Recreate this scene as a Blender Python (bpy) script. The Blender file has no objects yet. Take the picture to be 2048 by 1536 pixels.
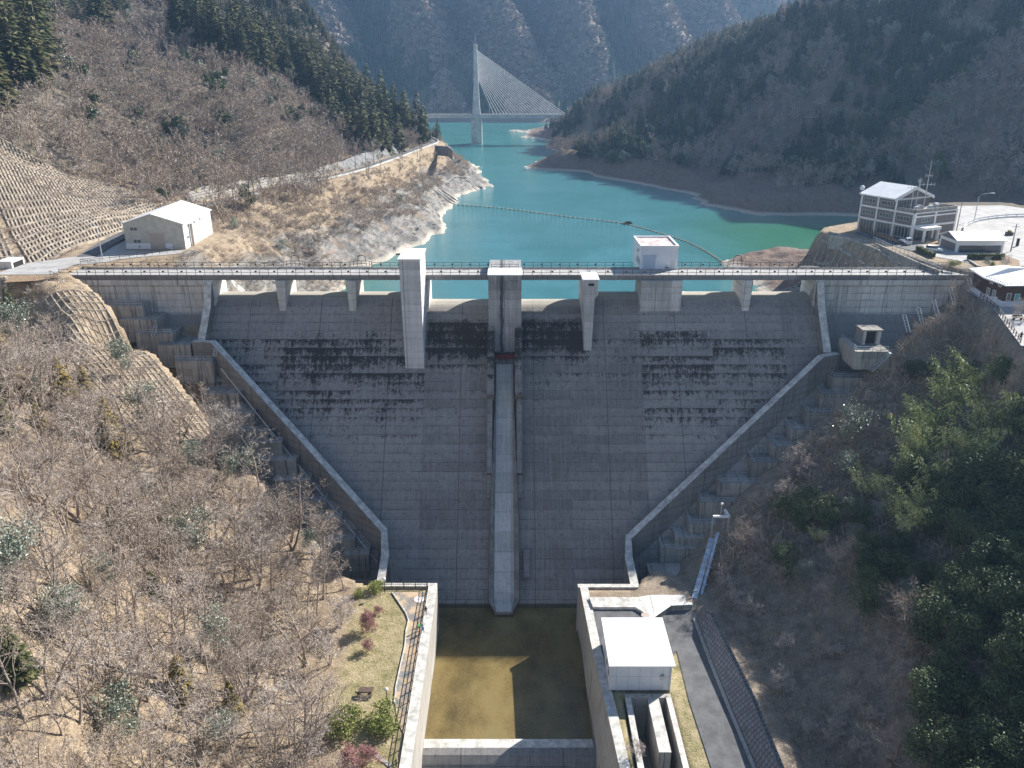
import bpy, math, random
import numpy as np
from mathutils import Vector, Matrix

scn = bpy.context.scene
COL = scn.collection
rnd = random.Random(7)
rng = np.random.default_rng(7)
R = math.radians

# ------------------------------------------------------------------ camera
CAMP = np.array([0.0, -172.2, 40.9])
FPX, PITCH = 1600.0, R(21.3)
cam_d = bpy.data.cameras.new('camera')
cam_d.sensor_width = 36.0
cam_d.lens = FPX / 2048 * 36.0
cam_d.clip_start = 0.5
cam_d.clip_end = 9000
cam = bpy.data.objects.new('camera', cam_d)
COL.objects.link(cam)
cam.location = CAMP
cam.rotation_euler = (R(90) - PITCH, 0, 0)
scn.camera = cam

# ------------------------------------------------------------------ light
SUNV = np.array([1.2, 1.0, 1.0])          # towards the sun
SUNV = SUNV / np.linalg.norm(SUNV)
world = bpy.data.worlds.new('World')
scn.world = world
world.use_nodes = True
wn = world.node_tree.nodes
wl = world.node_tree.links
wn.clear()
wo = wn.new('ShaderNodeOutputWorld')
wb = wn.new('ShaderNodeBackground')
ws = wn.new('ShaderNodeTexSky')
ws.sky_type = 'NISHITA'
ws.sun_disc = False
ws.sun_elevation = math.asin(SUNV[2])
ws.sun_rotation = math.atan2(SUNV[0], SUNV[1])
ws.altitude = 500
ws.air_density = 1.0
ws.dust_density = 0.6
ws.ozone_density = 1.0
wb.inputs[1].default_value = 0.066
wl.new(ws.outputs[0], wb.inputs[0])
wl.new(wb.outputs[0], wo.inputs[0])
sd = bpy.data.lights.new('sun', 'SUN')
sd.energy = 5.0
sd.angle = R(0.5)
sd.color = (1.0, 0.95, 0.87)
sun = bpy.data.objects.new('sun', sd)
COL.objects.link(sun)
sun.location = (200, 200, 300)
sun.rotation_euler = Vector(SUNV).to_track_quat('Z', 'Y').to_euler()
scn.view_settings.view_transform = 'Standard'
scn.view_settings.look = 'None'
scn.view_settings.exposure = 1.18
scn.view_settings.gamma = 1.0
scn.cycles.max_bounces = 6
scn.cycles.diffuse_bounces = 3
scn.cycles.transparent_max_bounces = 12
scn.cycles.volume_bounces = 0

# ------------------------------------------------------------------ measuring the photograph: a pixel and one known coordinate give a point
_f = np.array([0, math.cos(PITCH), -math.sin(PITCH)])
_u = np.array([0, math.sin(PITCH), math.cos(PITCH)])
_r = np.array([1.0, 0, 0])
def _ray(x, y): return _f + (x - 1024) / FPX * _r - (y - 768) / FPX * _u
def atZ(x, y, z):
    d = _ray(x, y); return CAMP + (z - CAMP[2]) / d[2] * d
def atY(x, y, Y):
    d = _ray(x, y); return CAMP + (Y - CAMP[1]) / d[1] * d
def atP(x, y, p, n):
    d = _ray(x, y); n = np.array(n, float)
    return CAMP + ((np.array(p, float) - CAMP) @ n) / (d @ n) * d
def project(P):
    v = np.asarray(P, float) - CAMP
    z = v @ _f
    z = np.where(z < 1, 1, z)
    return 1024 + FPX * (v @ _r) / z, 768 - FPX * (v @ _u) / z, z

# ------------------------------------------------------------------ object helpers
WLOC = {}
def tag(o, label=None, cat=None, group=None, kind=None):
    if label: o['label'] = label
    if cat: o['category'] = cat
    if group: o['group'] = group
    if kind: o['kind'] = kind
    return o
def thing(name, label, cat, loc=(0, 0, 0), group=None, rz=0):
    o = bpy.data.objects.new(name, None)
    o.empty_display_size = 0.5
    COL.objects.link(o)
    o.location = loc
    o.rotation_euler = (0, 0, rz)
    WLOC[o.name] = np.array(loc, float)
    return tag(o, label, cat, group)
def copy_tree(o, parent=None):
    c = o.copy(); COL.objects.link(c); c.parent = parent
    for ch in o.children: copy_tree(ch, c)
    return c
def link_mesh(name, me, parent=None, local=False):
    o = bpy.data.objects.new(name, me)
    COL.objects.link(o)
    if parent is not None:
        o.parent = parent
        if not local:
            pw = WLOC.get(parent.name, np.zeros(3))
            o.location = -pw
        WLOC[o.name] = np.zeros(3)
    return o

class MB:
    def __init__(s): s.v = []; s.f = []; s.m = []; s.k = 0
    def quad(s, *ps):
        b = len(s.v); s.v += [tuple(p) for p in ps]; s.f.append(tuple(range(b, b + len(ps)))); s.m.append(s.k); return s
    def hexa(s, lo, hi):
        """lo, hi: four points each, counter-clockwise seen from above"""
        b = len(s.v); s.v += [tuple(p) for p in lo] + [tuple(p) for p in hi]
        for f in ((3, 2, 1, 0), (4, 5, 6, 7), (0, 1, 5, 4), (1, 2, 6, 5), (2, 3, 7, 6), (3, 0, 4, 7)):
            s.f.append(tuple(b + i for i in f)); s.m.append(s.k)
        return s
    def box(s, x0, x1, y0, y1, z0, z1):
        return s.hexa([(x0, y0, z0), (x1, y0, z0), (x1, y1, z0), (x0, y1, z0)], [(x0, y0, z1), (x1, y0, z1), (x1, y1, z1), (x0, y1, z1)])
    def prism(s, pts, z0, z1):
        """polygon (x,y) ccw pulled up from z0 to z1 (numbers or per-point lists)"""
        n = len(pts); b = len(s.v)
        a = z0 if hasattr(z0, '__len__') else [z0] * n
        c = z1 if hasattr(z1, '__len__') else [z1] * n
        s.v += [(p[0], p[1], a[i]) for i, p in enumerate(pts)] + [(p[0], p[1], c[i]) for i, p in enumerate(pts)]
        s.f.append(tuple(b + i for i in reversed(range(n)))); s.m.append(s.k)
        s.f.append(tuple(b + n + i for i in range(n))); s.m.append(s.k)
        for i in range(n):
            j = (i + 1) % n
            s.f.append((b + i, b + j, b + n + j, b + n + i)); s.m.append(s.k)
        return s
    def extrude_x(s, prof, x0, x1):
        """closed profile of (y,z), pulled along x; caps included"""
        n = len(prof); b = len(s.v)
        s.v += [(x0, p[0], p[1]) for p in prof] + [(x1, p[0], p[1]) for p in prof]
        for i in range(n):
            j = (i + 1) % n
            s.f.append((b + i, b + j, b + n + j, b + n + i)); s.m.append(s.k)
        s.f.append(tuple(b + i for i in range(n - 1, -1, -1))); s.m.append(s.k)
        s.f.append(tuple(b + n + i for i in range(n))); s.m.append(s.k)
        return s
    def bar(s, p, q, w, h=None, up=(0, 0, 1)):
        """box beam between p and q"""
        p = np.array(p, float); q = np.array(q, float); h = h or w
        d = q - p; L = np.linalg.norm(d)
        if L < 1e-6: return s
        d /= L; up = np.array(up, float)
        if abs(d @ up) > .98: up = np.array([1.0, 0, 0])
        a = np.cross(d, up); a /= np.linalg.norm(a); c = np.cross(a, d)
        a *= w / 2; c *= h / 2
        return s.hexa([p - a - c, p + a - c, q + a - c, q - a - c], [p - a + c, p + a + c, q + a + c, q - a + c])
    def tube(s, pts, rad, n=8, cap=True):
        pts = [np.array(p, float) for p in pts]
        rr = rad if hasattr(rad, '__len__') else [rad] * len(pts)
        rings = []
        for i, p in enumerate(pts):
            d = pts[min(i + 1, len(pts) - 1)] - pts[max(i - 1, 0)]
            d = d / (np.linalg.norm(d) + 1e-9)
            up = np.array([0, 0, 1.0]) if abs(d[2]) < .95 else np.array([1.0, 0, 0])
            a = np.cross(d, up); a /= np.linalg.norm(a); c = np.cross(d, a)
            b = len(s.v)
            for k in range(n):
                t = 2 * math.pi * k / n
                s.v.append(tuple(p + rr[i] * (math.cos(t) * a + math.sin(t) * c)))
            rings.append(b)
        for i in range(len(rings) - 1):
            for k in range(n):
                k2 = (k + 1) % n
                s.f.append((rings[i] + k, rings[i + 1] + k, rings[i + 1] + k2, rings[i] + k2)); s.m.append(s.k)
        if cap:
            s.f.append(tuple(rings[0] + k for k in range(n))); s.m.append(s.k)
            s.f.append(tuple(rings[-1] + k for k in reversed(range(n)))); s.m.append(s.k)
        return s
    def ball(s, c, r, n=8, m=5, sz=1.0):
        b = len(s.v)
        for i in range(m + 1):
            ph = math.pi * i / m
            for k in range(n):
                t = 2 * math.pi * k / n
                s.v.append((c[0] + r * math.sin(ph) * math.cos(t), c[1] + r * math.sin(ph) * math.sin(t), c[2] + r * sz * math.cos(ph)))
        for i in range(m):
            for k in range(n):
                k2 = (k + 1) % n
                s.f.append((b + i * n + k, b + (i + 1) * n + k, b + (i + 1) * n + k2, b + i * n + k2)); s.m.append(s.k)
        return s
    def build(s, name, mat, parent=None, local=False, bevel=0, smooth=False):
        me = bpy.data.meshes.new(name)
        me.from_pydata(s.v, [], s.f)
        for m in (mat if isinstance(mat, (list, tuple)) else [mat]): me.materials.append(m)
        if isinstance(mat, (list, tuple)): me.polygons.foreach_set('material_index', s.m)
        if smooth: me.polygons.foreach_set('use_smooth', [True] * len(me.polygons))
        me.update()
        o = link_mesh(name, me, parent, local)
        if bevel:
            md = o.modifiers.new('bevel', 'BEVEL'); md.width = bevel; md.segments = 2; md.limit_method = 'ANGLE'
        return o

def np_mesh(name, V, F, mats, MI=None, smooth=False):
    me = bpy.data.meshes.new(name)
    V = np.ascontiguousarray(V, dtype=np.float32); F = np.ascontiguousarray(F, dtype=np.int32)
    me.vertices.add(len(V)); me.vertices.foreach_set('co', V.ravel())
    me.loops.add(F.size); me.loops.foreach_set('vertex_index', F.ravel())
    me.polygons.add(len(F))
    me.polygons.foreach_set('loop_start', np.arange(0, F.size, F.shape[1], dtype=np.int32))
    for m in mats: me.materials.append(m)
    if MI is not None: me.polygons.foreach_set('material_index', np.asarray(MI, dtype=np.int32))
    if smooth: me.polygons.foreach_set('use_smooth', np.ones(len(F), dtype=bool))
    me.update(calc_edges=True)
    return me

# ------------------------------------------------------------------ materials
def new_mat(name):
    m = bpy.data.materials.new(name); m.use_nodes = True
    nt = m.node_tree; nt.nodes.clear()
    out = nt.nodes.new('ShaderNodeOutputMaterial'); b = nt.nodes.new('ShaderNodeBsdfPrincipled')
    nt.links.new(b.outputs[0], out.inputs[0])
    return m, nt, b
class N:
    """tiny node-graph helper"""
    def __init__(s, nt): s.nt = nt; s.n = nt.nodes; s.l = nt.links
    def put(s, sock, v):
        if isinstance(v, bpy.types.NodeSocket): s.l.new(v, sock)
        elif v is not None:
            if hasattr(v, '__len__') and len(v) == 3 and sock.type == 'RGBA': v = tuple(v) + (1,)
            sock.default_value = v
    def coord(s, scale=(1, 1, 1), kind='Object', rot=(0, 0, 0)):
        t = s.n.new('ShaderNodeTexCoord'); m = s.n.new('ShaderNodeMapping')
        s.l.new(t.outputs[kind], m.inputs[0]); m.inputs['Scale'].default_value = scale; m.inputs['Rotation'].default_value = rot
        return m.outputs[0]
    def pos(s, scale=(1, 1, 1), rot=(0, 0, 0)):
        t = s.n.new('ShaderNodeNewGeometry'); m = s.n.new('ShaderNodeMapping')
        s.l.new(t.outputs['Position'], m.inputs[0]); m.inputs['Scale'].default_value = scale; m.inputs['Rotation'].default_value = rot
        return m.outputs[0]
    def noise(s, vec, scale, detail=4, rough=.6, dist=0):
        t = s.n.new('ShaderNodeTexNoise'); s.put(t.inputs['Vector'], vec)
        t.inputs['Scale'].default_value = scale; t.inputs['Detail'].default_value = detail
        t.inputs['Roughness'].default_value = rough; t.inputs['Distortion'].default_value = dist
        return t.outputs[0]
    def math(s, op, a, b=None, c=None, clamp=False):
        t = s.n.new('ShaderNodeMath'); t.operation = op; t.use_clamp = clamp
        s.put(t.inputs[0], a)
        if b is not None: s.put(t.inputs[1], b)
        if c is not None: s.put(t.inputs[2], c)
        return t.outputs[0]
    def mix(s, f, a, b, blend='MIX'):
        t = s.n.new('ShaderNodeMix'); t.data_type = 'RGBA'; t.blend_type = blend; t.clamp_factor = True
        s.put(t.inputs[0], f); s.put(t.inputs[6], a); s.put(t.inputs[7], b)
        return t.outputs[2]
    def ramp(s, f, stops):
        t = s.n.new('ShaderNodeValToRGB'); s.put(t.inputs[0], f)
        e = t.color_ramp.elements
        while len(e) > 1: e.remove(e[-1])
        for i, (p, c) in enumerate(stops):
            k = e[0] if i == 0 else e.new(p)
            k.position = p; k.color = tuple(c) + (1,) if len(c) == 3 else c
        return t.outputs[0]
    def sstep(s, f, a, b):
        t = s.n.new('ShaderNodeMapRange'); t.interpolation_type = 'SMOOTHSTEP'
        s.put(t.inputs[0], f); t.inputs[1].default_value = a; t.inputs[2].default_value = b
        return t.outputs[0]
    def sep(s, vec):
        t = s.n.new('ShaderNodeSeparateXYZ'); s.put(t.inputs[0], vec); return t.outputs
    def comb(s, x=0, y=0, z=0):
        t = s.n.new('ShaderNodeCombineXYZ'); s.put(t.inputs[0], x); s.put(t.inputs[1], y); s.put(t.inputs[2], z); return t.outputs[0]
    def bump(s, h, strength=.3, dist=.1):
        t = s.n.new('ShaderNodeBump'); t.inputs['Strength'].default_value = strength; t.inputs['Distance'].default_value = dist
        s.put(t.inputs['Height'], h); return t.outputs[0]
    def island(s):
        t = s.n.new('ShaderNodeNewGeometry'); return t.outputs['Random Per Island']
    def objrand(s):
        t = s.n.new('ShaderNodeObjectInfo'); return t.outputs['Random']
    def white(s, vec):
        t = s.n.new('ShaderNodeTexWhiteNoise'); t.noise_dimensions = '3D'; s.put(t.inputs['Vector'], vec); return t.outputs[0]

def plain(name, c, rough=.6, var=.12, scale=1.2, metal=0, bump=0.1, c2=None, spec=.4):
    m, nt, b = new_mat(name); g = N(nt); v = g.pos()
    n1 = g.noise(v, scale, 5, .65); n2 = g.noise(v, scale * 9, 3, .6)
    lo = tuple(max(0, x * (1 - var * 1.6)) for x in c) if c2 is None else c2
    hi = tuple(min(1, x * (1 + var)) for x in c)
    col = g.mix(g.sstep(n1, .3, .7), lo, hi)
    col = g.mix(g.math('MULTIPLY', n2, var * 1.2), col, tuple(x * .6 for x in c))
    g.put(b.inputs['Base Color'], col)
    b.inputs['Roughness'].default_value = rough; b.inputs['Metallic'].default_value = metal
    b.inputs['Specular IOR Level'].default_value = spec
    if bump: g.put(b.inputs['Normal'], g.bump(n2, bump, .05))
    return m

def concrete(name, base=(.30, .29, .27), dark=(.10, .095, .09), lift=1.5, joint=15.6, joff=0.0, streak=.5, moss=None, line=.6, dirtz=None, sub=None, var=.3):
    """form-worked mass concrete: pour lifts, contraction joints, run-off streaks, blotches"""
    m, nt, b = new_mat(name); g = N(nt)
    P = g.sep(g.pos()); x, y, z = P[0], P[1], P[2]
    zi = g.math('DIVIDE', z, lift); zf = g.math('FRACT', g.math('ADD', zi, 100.0))
    xx = g.math('ADD', g.math('MULTIPLY', x, 1.0), joff)
    xi = g.math('DIVIDE', xx, joint); xf = g.math('FRACT', g.math('ADD', xi, 100.0))
    cell = g.white(g.comb(g.math('FLOOR', g.math('ADD', xi, 100.0)), 0.0, g.math('FLOOR', g.math('ADD', zi, 100.0))))
    col_ = g.white(g.comb(g.math('FLOOR', g.math('ADD', xi, 100.0)), 5.0, 7.0))
    big = g.noise(g.pos(), .07, 4, .6); mid = g.noise(g.pos((1, 1, .35)), .7, 5, .65); fine = g.noise(g.pos(), 5.5, 3, .6)
    strk = g.noise(g.comb(x, y, g.math('MULTIPLY', z, .05)), 1.6, 4, .7)
    t = g.math('ADD', g.math('MULTIPLY', big, .45), g.math('MULTIPLY', mid, .35))
    t = g.math('ADD', t, g.math('MULTIPLY', g.math('SUBTRACT', cell, .5), .16))
    t = g.math('ADD', t, g.math('MULTIPLY', g.math('SUBTRACT', col_, .5), .22))
    t = g.math('ADD', t, g.math('MULTIPLY', g.math('SUBTRACT', fine, .5), .32)); t = g.math('ADD', t, .1)
    col = g.mix(g.sstep(t, .5 - var, .5 + var), tuple(q * .62 for q in base), tuple(q * 1.22 for q in base))
    col = g.mix(g.math('MULTIPLY', g.sstep(strk, .5, .72), streak), col, dark)
    # lift lines: a thin dark joint under a thin pale lip
    wob = g.math('MULTIPLY', g.noise(g.pos(), .8, 3), .05)
    zf2 = g.math('ADD', zf, wob)
    lw = .06
    sm = g.math('MULTIPLY', g.math('SUBTRACT', 1.0, g.sstep(zf2, .02, .55)), g.sstep(g.noise(g.pos((.5, .5, .9)), .8, 5, .75), .35, .7)); col = g.mix(g.math('MULTIPLY', sm, line * .75), col, tuple(q * .35 for q in base))
    ln = g.math('LESS_THAN', g.math('ABSOLUTE', g.math('SUBTRACT', zf2, .06)), lw)
    lnm = g.math('MULTIPLY', g.math('MULTIPLY', ln, line), g.sstep(g.noise(g.pos((.25, .25, 1)), .9, 3), .35, .62))
    col = g.mix(lnm, col, tuple(q * .25 for q in base))
    zh = g.math('FRACT', g.math('ADD', g.math('DIVIDE', zf2, .333), 10.0)); hl = g.math('MULTIPLY', g.math('LESS_THAN', zh, .1), g.math('MULTIPLY', g.noise(g.pos((.3, .3, 1)), 1.2, 4, .7), line * .55)); col = g.mix(hl, col, tuple(q * .4 for q in base))
    vs = g.noise(g.comb(g.math('MULTIPLY', x, 2.2), 0.0, g.math('MULTIPLY', z, .12)), 1.0, 5, .75); col = g.mix(g.math('MULTIPLY', g.sstep(vs, .45, .75), .38), col, tuple(min(1, q * 1.45) for q in base))
    pl = g.math('LESS_THAN', g.math('ABSOLUTE', g.math('SUBTRACT', zf2, .13)), .022)
    col = g.mix(g.math('MULTIPLY', pl, line * .35), col, tuple(min(1, q * 1.7) for q in base))
    jl = g.math('LESS_THAN', g.math('ABSOLUTE', g.math('SUBTRACT', xf, .5)), .09 / joint)
    col = g.mix(g.math('MULTIPLY', jl, .75), col, tuple(q * .35 for q in base))
    if sub:
        sf = g.math('FRACT', g.math('ADD', g.math('DIVIDE', xx, sub), 100.0))
        sj = g.math('LESS_THAN', g.math('ABSOLUTE', g.math('SUBTRACT', sf, .5)), .05 / sub)
        col = g.mix(g.math('MULTIPLY', sj, .3), col, tuple(q * .45 for q in base))
    if moss:
        z0, z1, x0, x1, amt = moss       # dark lichen: strongest near z1, fades to z0
        band = g.math('MULTIPLY', g.sstep(z, z0, z1), g.math('SUBTRACT', 1.0, g.sstep(z, z1 + 3.5, z1 + 5.5)))
        side = g.math('MULTIPLY', g.sstep(x, x0, x0 + 14), g.math('SUBTRACT', 1.0, g.sstep(x, x1 - 14, x1)))
        pn = g.noise(g.pos((1, 1, .6)), .25, 5, .7); fn = g.noise(g.pos((1.1, 1, .4)), 1.7, 6, .82); rown = g.math('SUBTRACT', g.math('MULTIPLY', zf, .10), .05)
        vst = g.noise(g.comb(g.math('MULTIPLY', x, 1.3), 0.0, g.math('MULTIPLY', z, .16)), 1.0, 4, .75)
        k = g.math('ADD', g.math('ADD', g.math('ADD', g.math('MULTIPLY', pn, .34), g.math('MULTIPLY', vst, .30)), g.math('MULTIPLY', fn, .56)), rown)
        k = g.math('ADD', k, g.math('ADD', g.math('MULTIPLY', g.math('SUBTRACT', cell, .5), .12), g.math('MULTIPLY', g.math('SUBTRACT', col_, .5), .10)))
        ctr = g.math('MULTIPLY', g.sstep(x, -19.5, -18), g.math('SUBTRACT', 1.0, g.sstep(x, 15.5, 17.5)))
        ctr = g.math('MULTIPLY', ctr, g.math('MULTIPLY', g.sstep(z, -20, -13), g.math('SUBTRACT', 1.0, g.sstep(z, -10.5, -8.6))))
        k = g.math('ADD', k, g.math('MULTIPLY', g.math('MULTIPLY', band, side), amt))
        k = g.math('ADD', k, g.math('MULTIPLY', ctr, g.math('ADD', .20, g.math('MULTIPLY', g.math('SUBTRACT', 1.0, band), .14))))
        mk = g.sstep(k, .80, .93)
        mk = g.math('MULTIPLY', mk, g.math('MAXIMUM', g.sstep(band, .02, .2), ctr))
        col = g.mix(g.math('MULTIPLY', mk, .93), col, g.mix(g.noise(g.pos(), 2.5, 3), (.012, .011, .012), (.045, .033, .024)))
    if moss: col = g.mix(g.math('MULTIPLY', g.sstep(y, .2, 2.2), g.math('SUBTRACT', .85, g.math('MULTIPLY', mid, .5))), col, (.52, .49, .42))
    g.put(b.inputs['Base Color'], col)
    b.inputs['Roughness'].default_value = .88; b.inputs['Specular IOR Level'].default_value = .25
    h = g.math('ADD', g.math('MULTIPLY', fine, .25), g.math('MULTIPLY', ln, -.5))
    g.put(b.inputs['Normal'], g.bump(h, .5, .06))
    return m

def dark_band(mat, z0, z1, c, amt):
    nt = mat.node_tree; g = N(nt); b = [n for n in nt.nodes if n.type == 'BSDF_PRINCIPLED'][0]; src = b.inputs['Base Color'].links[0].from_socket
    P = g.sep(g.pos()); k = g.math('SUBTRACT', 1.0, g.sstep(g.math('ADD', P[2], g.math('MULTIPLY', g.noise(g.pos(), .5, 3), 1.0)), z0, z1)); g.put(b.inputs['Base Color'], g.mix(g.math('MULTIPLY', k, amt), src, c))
def leafmat(name, cols, rough=.6, trans=.0, spec=.3):
    m, nt, b = new_mat(name); g = N(nt)
    r = g.island(); o = g.objrand()
    w = g.noise(g.pos(), .35, 3, .6)
    t = g.math('ADD', g.math('MULTIPLY', r, .6), g.math('ADD', g.math('MULTIPLY', w, .35), g.math('MULTIPLY', o, .25)))
    n = len(cols)
    g.put(b.inputs['Base Color'], g.ramp(g.math('DIVIDE', t, 1.15), [((i + .25) / n, c) for i, c in enumerate(cols)]))
    b.inputs['Roughness'].default_value = rough; b.inputs['Specular IOR Level'].default_value = spec
    return m

M = {}
M['dam'] = concrete('dam_concrete', (.315, .288, .272), (.06, .056, .055), moss=(-42, -16.5, -74, 74, .205), sub=3.9, joff=3.2, streak=.5)
M['damside'] = concrete('dam_concrete_side', (.26, .25, .24), (.07, .07, .07), sub=3.9, streak=.6)
M['pale'] = concrete('pale_concrete', (.62, .61, .59), (.14, .135, .13), lift=1.5, joint=7.0, streak=.35, line=.5, sub=2.0)
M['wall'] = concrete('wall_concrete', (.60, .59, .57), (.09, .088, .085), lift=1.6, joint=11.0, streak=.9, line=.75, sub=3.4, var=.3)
M['tower'] = concrete('tower_concrete', (.56, .56, .57), (.25, .25, .25), lift=1.5, joint=9, streak=.2, line=.3, sub=1.6)
M['old'] = concrete('weathered_concrete', (.36, .34, .31), (.08, .075, .06), lift=2.0, joint=6.0, streak=.8, line=.2)
M['block'] = concrete('block_concrete', (.36, .345, .32), (.05, .048, .04), lift=1.5, joint=4.0, streak=.9, line=.35)
M['chute'] = concrete('chute_concrete', (.58, .58, .56), (.22, .22, .21), lift=3.0, joint=50, joff=25, streak=.35, line=.25)
M['cap'] = plain('lit_pale_concrete', (.60, .58, .54), .85, .25, .8)  # pale concrete; sunlight on wall tops is put into its colour
M['white'] = plain('white_paint', (.80, .80, .79), .5, .05, .6, bump=.02)
M['whitewall'] = plain('white_panel', (.72, .75, .80), .55, .06, .3, bump=.03)
M['roof'] = plain('white_roof', (.82, .82, .82), .45, .05, .4, bump=.02)
M['cream'] = plain('cream_render', (.50, .49, .44), .8, .10, .8)
M['shutter'] = plain('beige_shutter', (.45, .38, .34), .6, .06, 1)
M['glass'] = plain('dark_glass', (.05, .065, .07), .12, .1, 1, bump=0, spec=.8)
M['rail'] = plain('dark_rail', (.10, .08, .07), .5, .2, 2, bump=0)
M['galv'] = plain('galvanised', (.50, .53, .56), .4, .1, 2, metal=.3, bump=0)
M['asphalt'] = plain('asphalt', (.13, .13, .135), .9, .2, .5)
M['paleroad'] = plain('pale_asphalt', (.40, .39, .38), .9, .15, .35)
M['brownwall'] = plain('brown_board', (.09, .045, .03), .7, .2, 3)
M['greywall'] = plain('grey_panel', (.20, .18, .175), .7, .08, 1)
M['red'] = plain('red_steel', (.22, .02, .03), .5, .2, 2)
M['bluepipe'] = plain('blue_steel', (.50, .57, .66), .35, .15, 1, metal=.3)
M['black'] = plain('black_metal', (.018, .018, .02), .4, .1, 2, bump=0)
M['wood'] = plain('brown_wood', (.12, .08, .06), .7, .2, 3)
M['bridge'] = plain('bridge_concrete', (.62, .62, .61), .8, .18, .25)
M['cable'] = plain('cable_white', (.80, .80, .80), .5, .05, 1, bump=0)
M['tar'] = plain('stained_roof', (.62, .54, .52), .7, .2, .6, c2=(.34, .22, .2))

dark_band(M['wall'], -9.3, -8.2, (.17, .165, .155), .8)  # wall concrete is darker below its white upper part
# ------------------------------------------------------------------ land: one height function
WL = -16.0                                    # reservoir level
CT = []
def cp(*rows):
    for r in rows: CT.append(tuple(float(q) for q in r))
def cpx(rows, dz=0.0):
    for x, y, Y in rows:
        p = atY(x, y, Y); CT.append((p[0], p[1], p[2] + dz))
# reservoir shore and bed
for x, y in ((760, 525), (800, 503), (845, 487), (886, 462), (890, 440), (905, 415), (912, 400), (935, 388), (985, 376), (962, 350), (935, 325), (905, 300), (850, 262), (835, 250)):
    p = atZ(x, y, WL); cp((p[0], p[1], WL)); cp((p[0] + 13, p[1], WL - 10))
for x, y in ((1010, 262), (1040, 275), (1100, 282), (1105, 298), (1062, 322), (1090, 340), (1180, 345), (1190, 352), (1260, 365), (1340, 380), (1430, 415), (1530, 432), (1620, 430), (1720, 432)):
    p = atZ(x, y, WL); cp((p[0], p[1], WL)); cp((p[0] - 9, p[1] - 9, WL - 9))
cp((175, 170, -16), (165, 155, -26), (215, 165, -13), (150, 120, -24), (130, 130, -28), (110, 118, -26))
for x, y in ((1560, 505), (1500, 515), (1450, 525), (1440, 540)):
    p = atZ(x, y, WL); cp((p[0], p[1], WL + .3)); cp((p[0] - 6, p[1] + 9, WL - 8))
cp((83, 72, -13), (92, 84, -12.5), (75, 62, -14), (70, 45, -15), (64, 30, -17), (72, 24, -14), (68, 12, -18))
cp((20, 60, -40), (0, 130, -40), (20, 220, -38), (0, 20, -50), (-20, 25, -45), (-30, 60, -30), (30, 20, -48), (50, 25, -30), (0, 400, -36), (-20, 560, -34), (-50, 760, -34), (-55, 640, -30), (60, 130, -36))
cp((-44, 40, -18), (-50, 22, -17), (-55, 45, -13), (-62, 20, -11), (-68, 12, -6), (-60, 8, -16), (-50, 8, -22), (-64, 36, -8), (-70, 60, -5), (-60, 90, -6.5), (-52, 120, -7), (-42, 160, -7), (-40, 200, -7), (-32, 240, -8), (-28, 265, -8))
# left hill above the road
cpx([(0, 470, 28), (0, 300, 70), (120, 330, 85), (250, 400, 75), (0, 180, 110)], -1)
cpx([(60, 160, 125), (200, 250, 130), (330, 380, 95), (300, 200, 170), (450, 250, 170), (480, 350, 125), (560, 340, 150), (650, 280, 200), (560, 190, 230), (645, 235, 240), (740, 300, 230)], -3)
cpx([(150, 100, 200), (300, 60, 250), (500, 100, 260), (600, 200, 240), (600, 60, 340), (700, 250, 260), (790, 240, 330), (720, 160, 360), (640, 60, 400), (590, 0, 430), (0, 0, 250), (300, 0, 350)], -10)
cp((-300, 300, 100), (-260, 480, 110), (-380, 380, 120), (-60, 380, 2), (-90, 450, 12), (-90, 560, 2), (-130, 700, 8), (-96, 620, -12), (-200, 620, 50), (-180, 860, 5), (-300, 800, 60), (-240, 150, 90), (-200, 60, 55), (-200, -20, 40), (-180, -90, 45), (-300, 0, 90), (-300, -150, 110), (-400, 150, 150), (-400, 700, 150))
# left road shelf
LROAD = [(-101, 16, .05), (-103.5, 34, .4), (-101, 56, 1.6), (-94.2, 80.9, 2.6), (-82, 115.7, 3), (-65, 156, 3.2), (-55, 215, 3.5), (-46.5, 275, 4), (-42.5, 296, 4.2), (-52, 330, 4.6), (-75, 400, 6)]
cp(*LROAD)
# right hill
cpx([(1170, 200, 500), (1330, 110, 420), (1480, 70, 375), (1600, 40, 340), (1700, 20, 305), (1800, 0, 285), (1870, 62, 258), (2048, 50, 232), (1500, 200, 315), (1650, 150, 280), (1800, 150, 240), (1900, 100, 240), (1150, 230, 540)], -9)
cpx([(2048, 300, 165), (1800, 300, 200), (1600, 300, 255), (1400, 300, 310), (1200, 290, 410)], -4)
for x, y in ((1105, 298), (1090, 340), (1180, 345), (1190, 352), (1260, 365), (1340, 380), (1430, 415), (1530, 432), (1620, 430), (1720, 432)):
    p = atZ(x, y, WL); cp((p[0] + 9, p[1] + 9, -6.0))
cp((262, 205, 62), (305, 245, 110), (310, 320, 150), (350, 330, 175), (400, 400, 200), (300, 160, 80), (360, 240, 150))
cp((236, 276, 62), (285, 318, 152), (270, 300, 128))
cp((120, 700, 6), (60, 640, -4), (30, 590, -12), (170, 600, 60), (250, 480, 78), (330, 420, 82), (460, 300, 190), (420, 180, 150), (290, 120, 60), (500, 500, 130), (300, 800, 70), (150, 850, 10), (600, 200, 150), (330, 20, 60), (260, 60, 20), (225, 115, 2))
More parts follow.
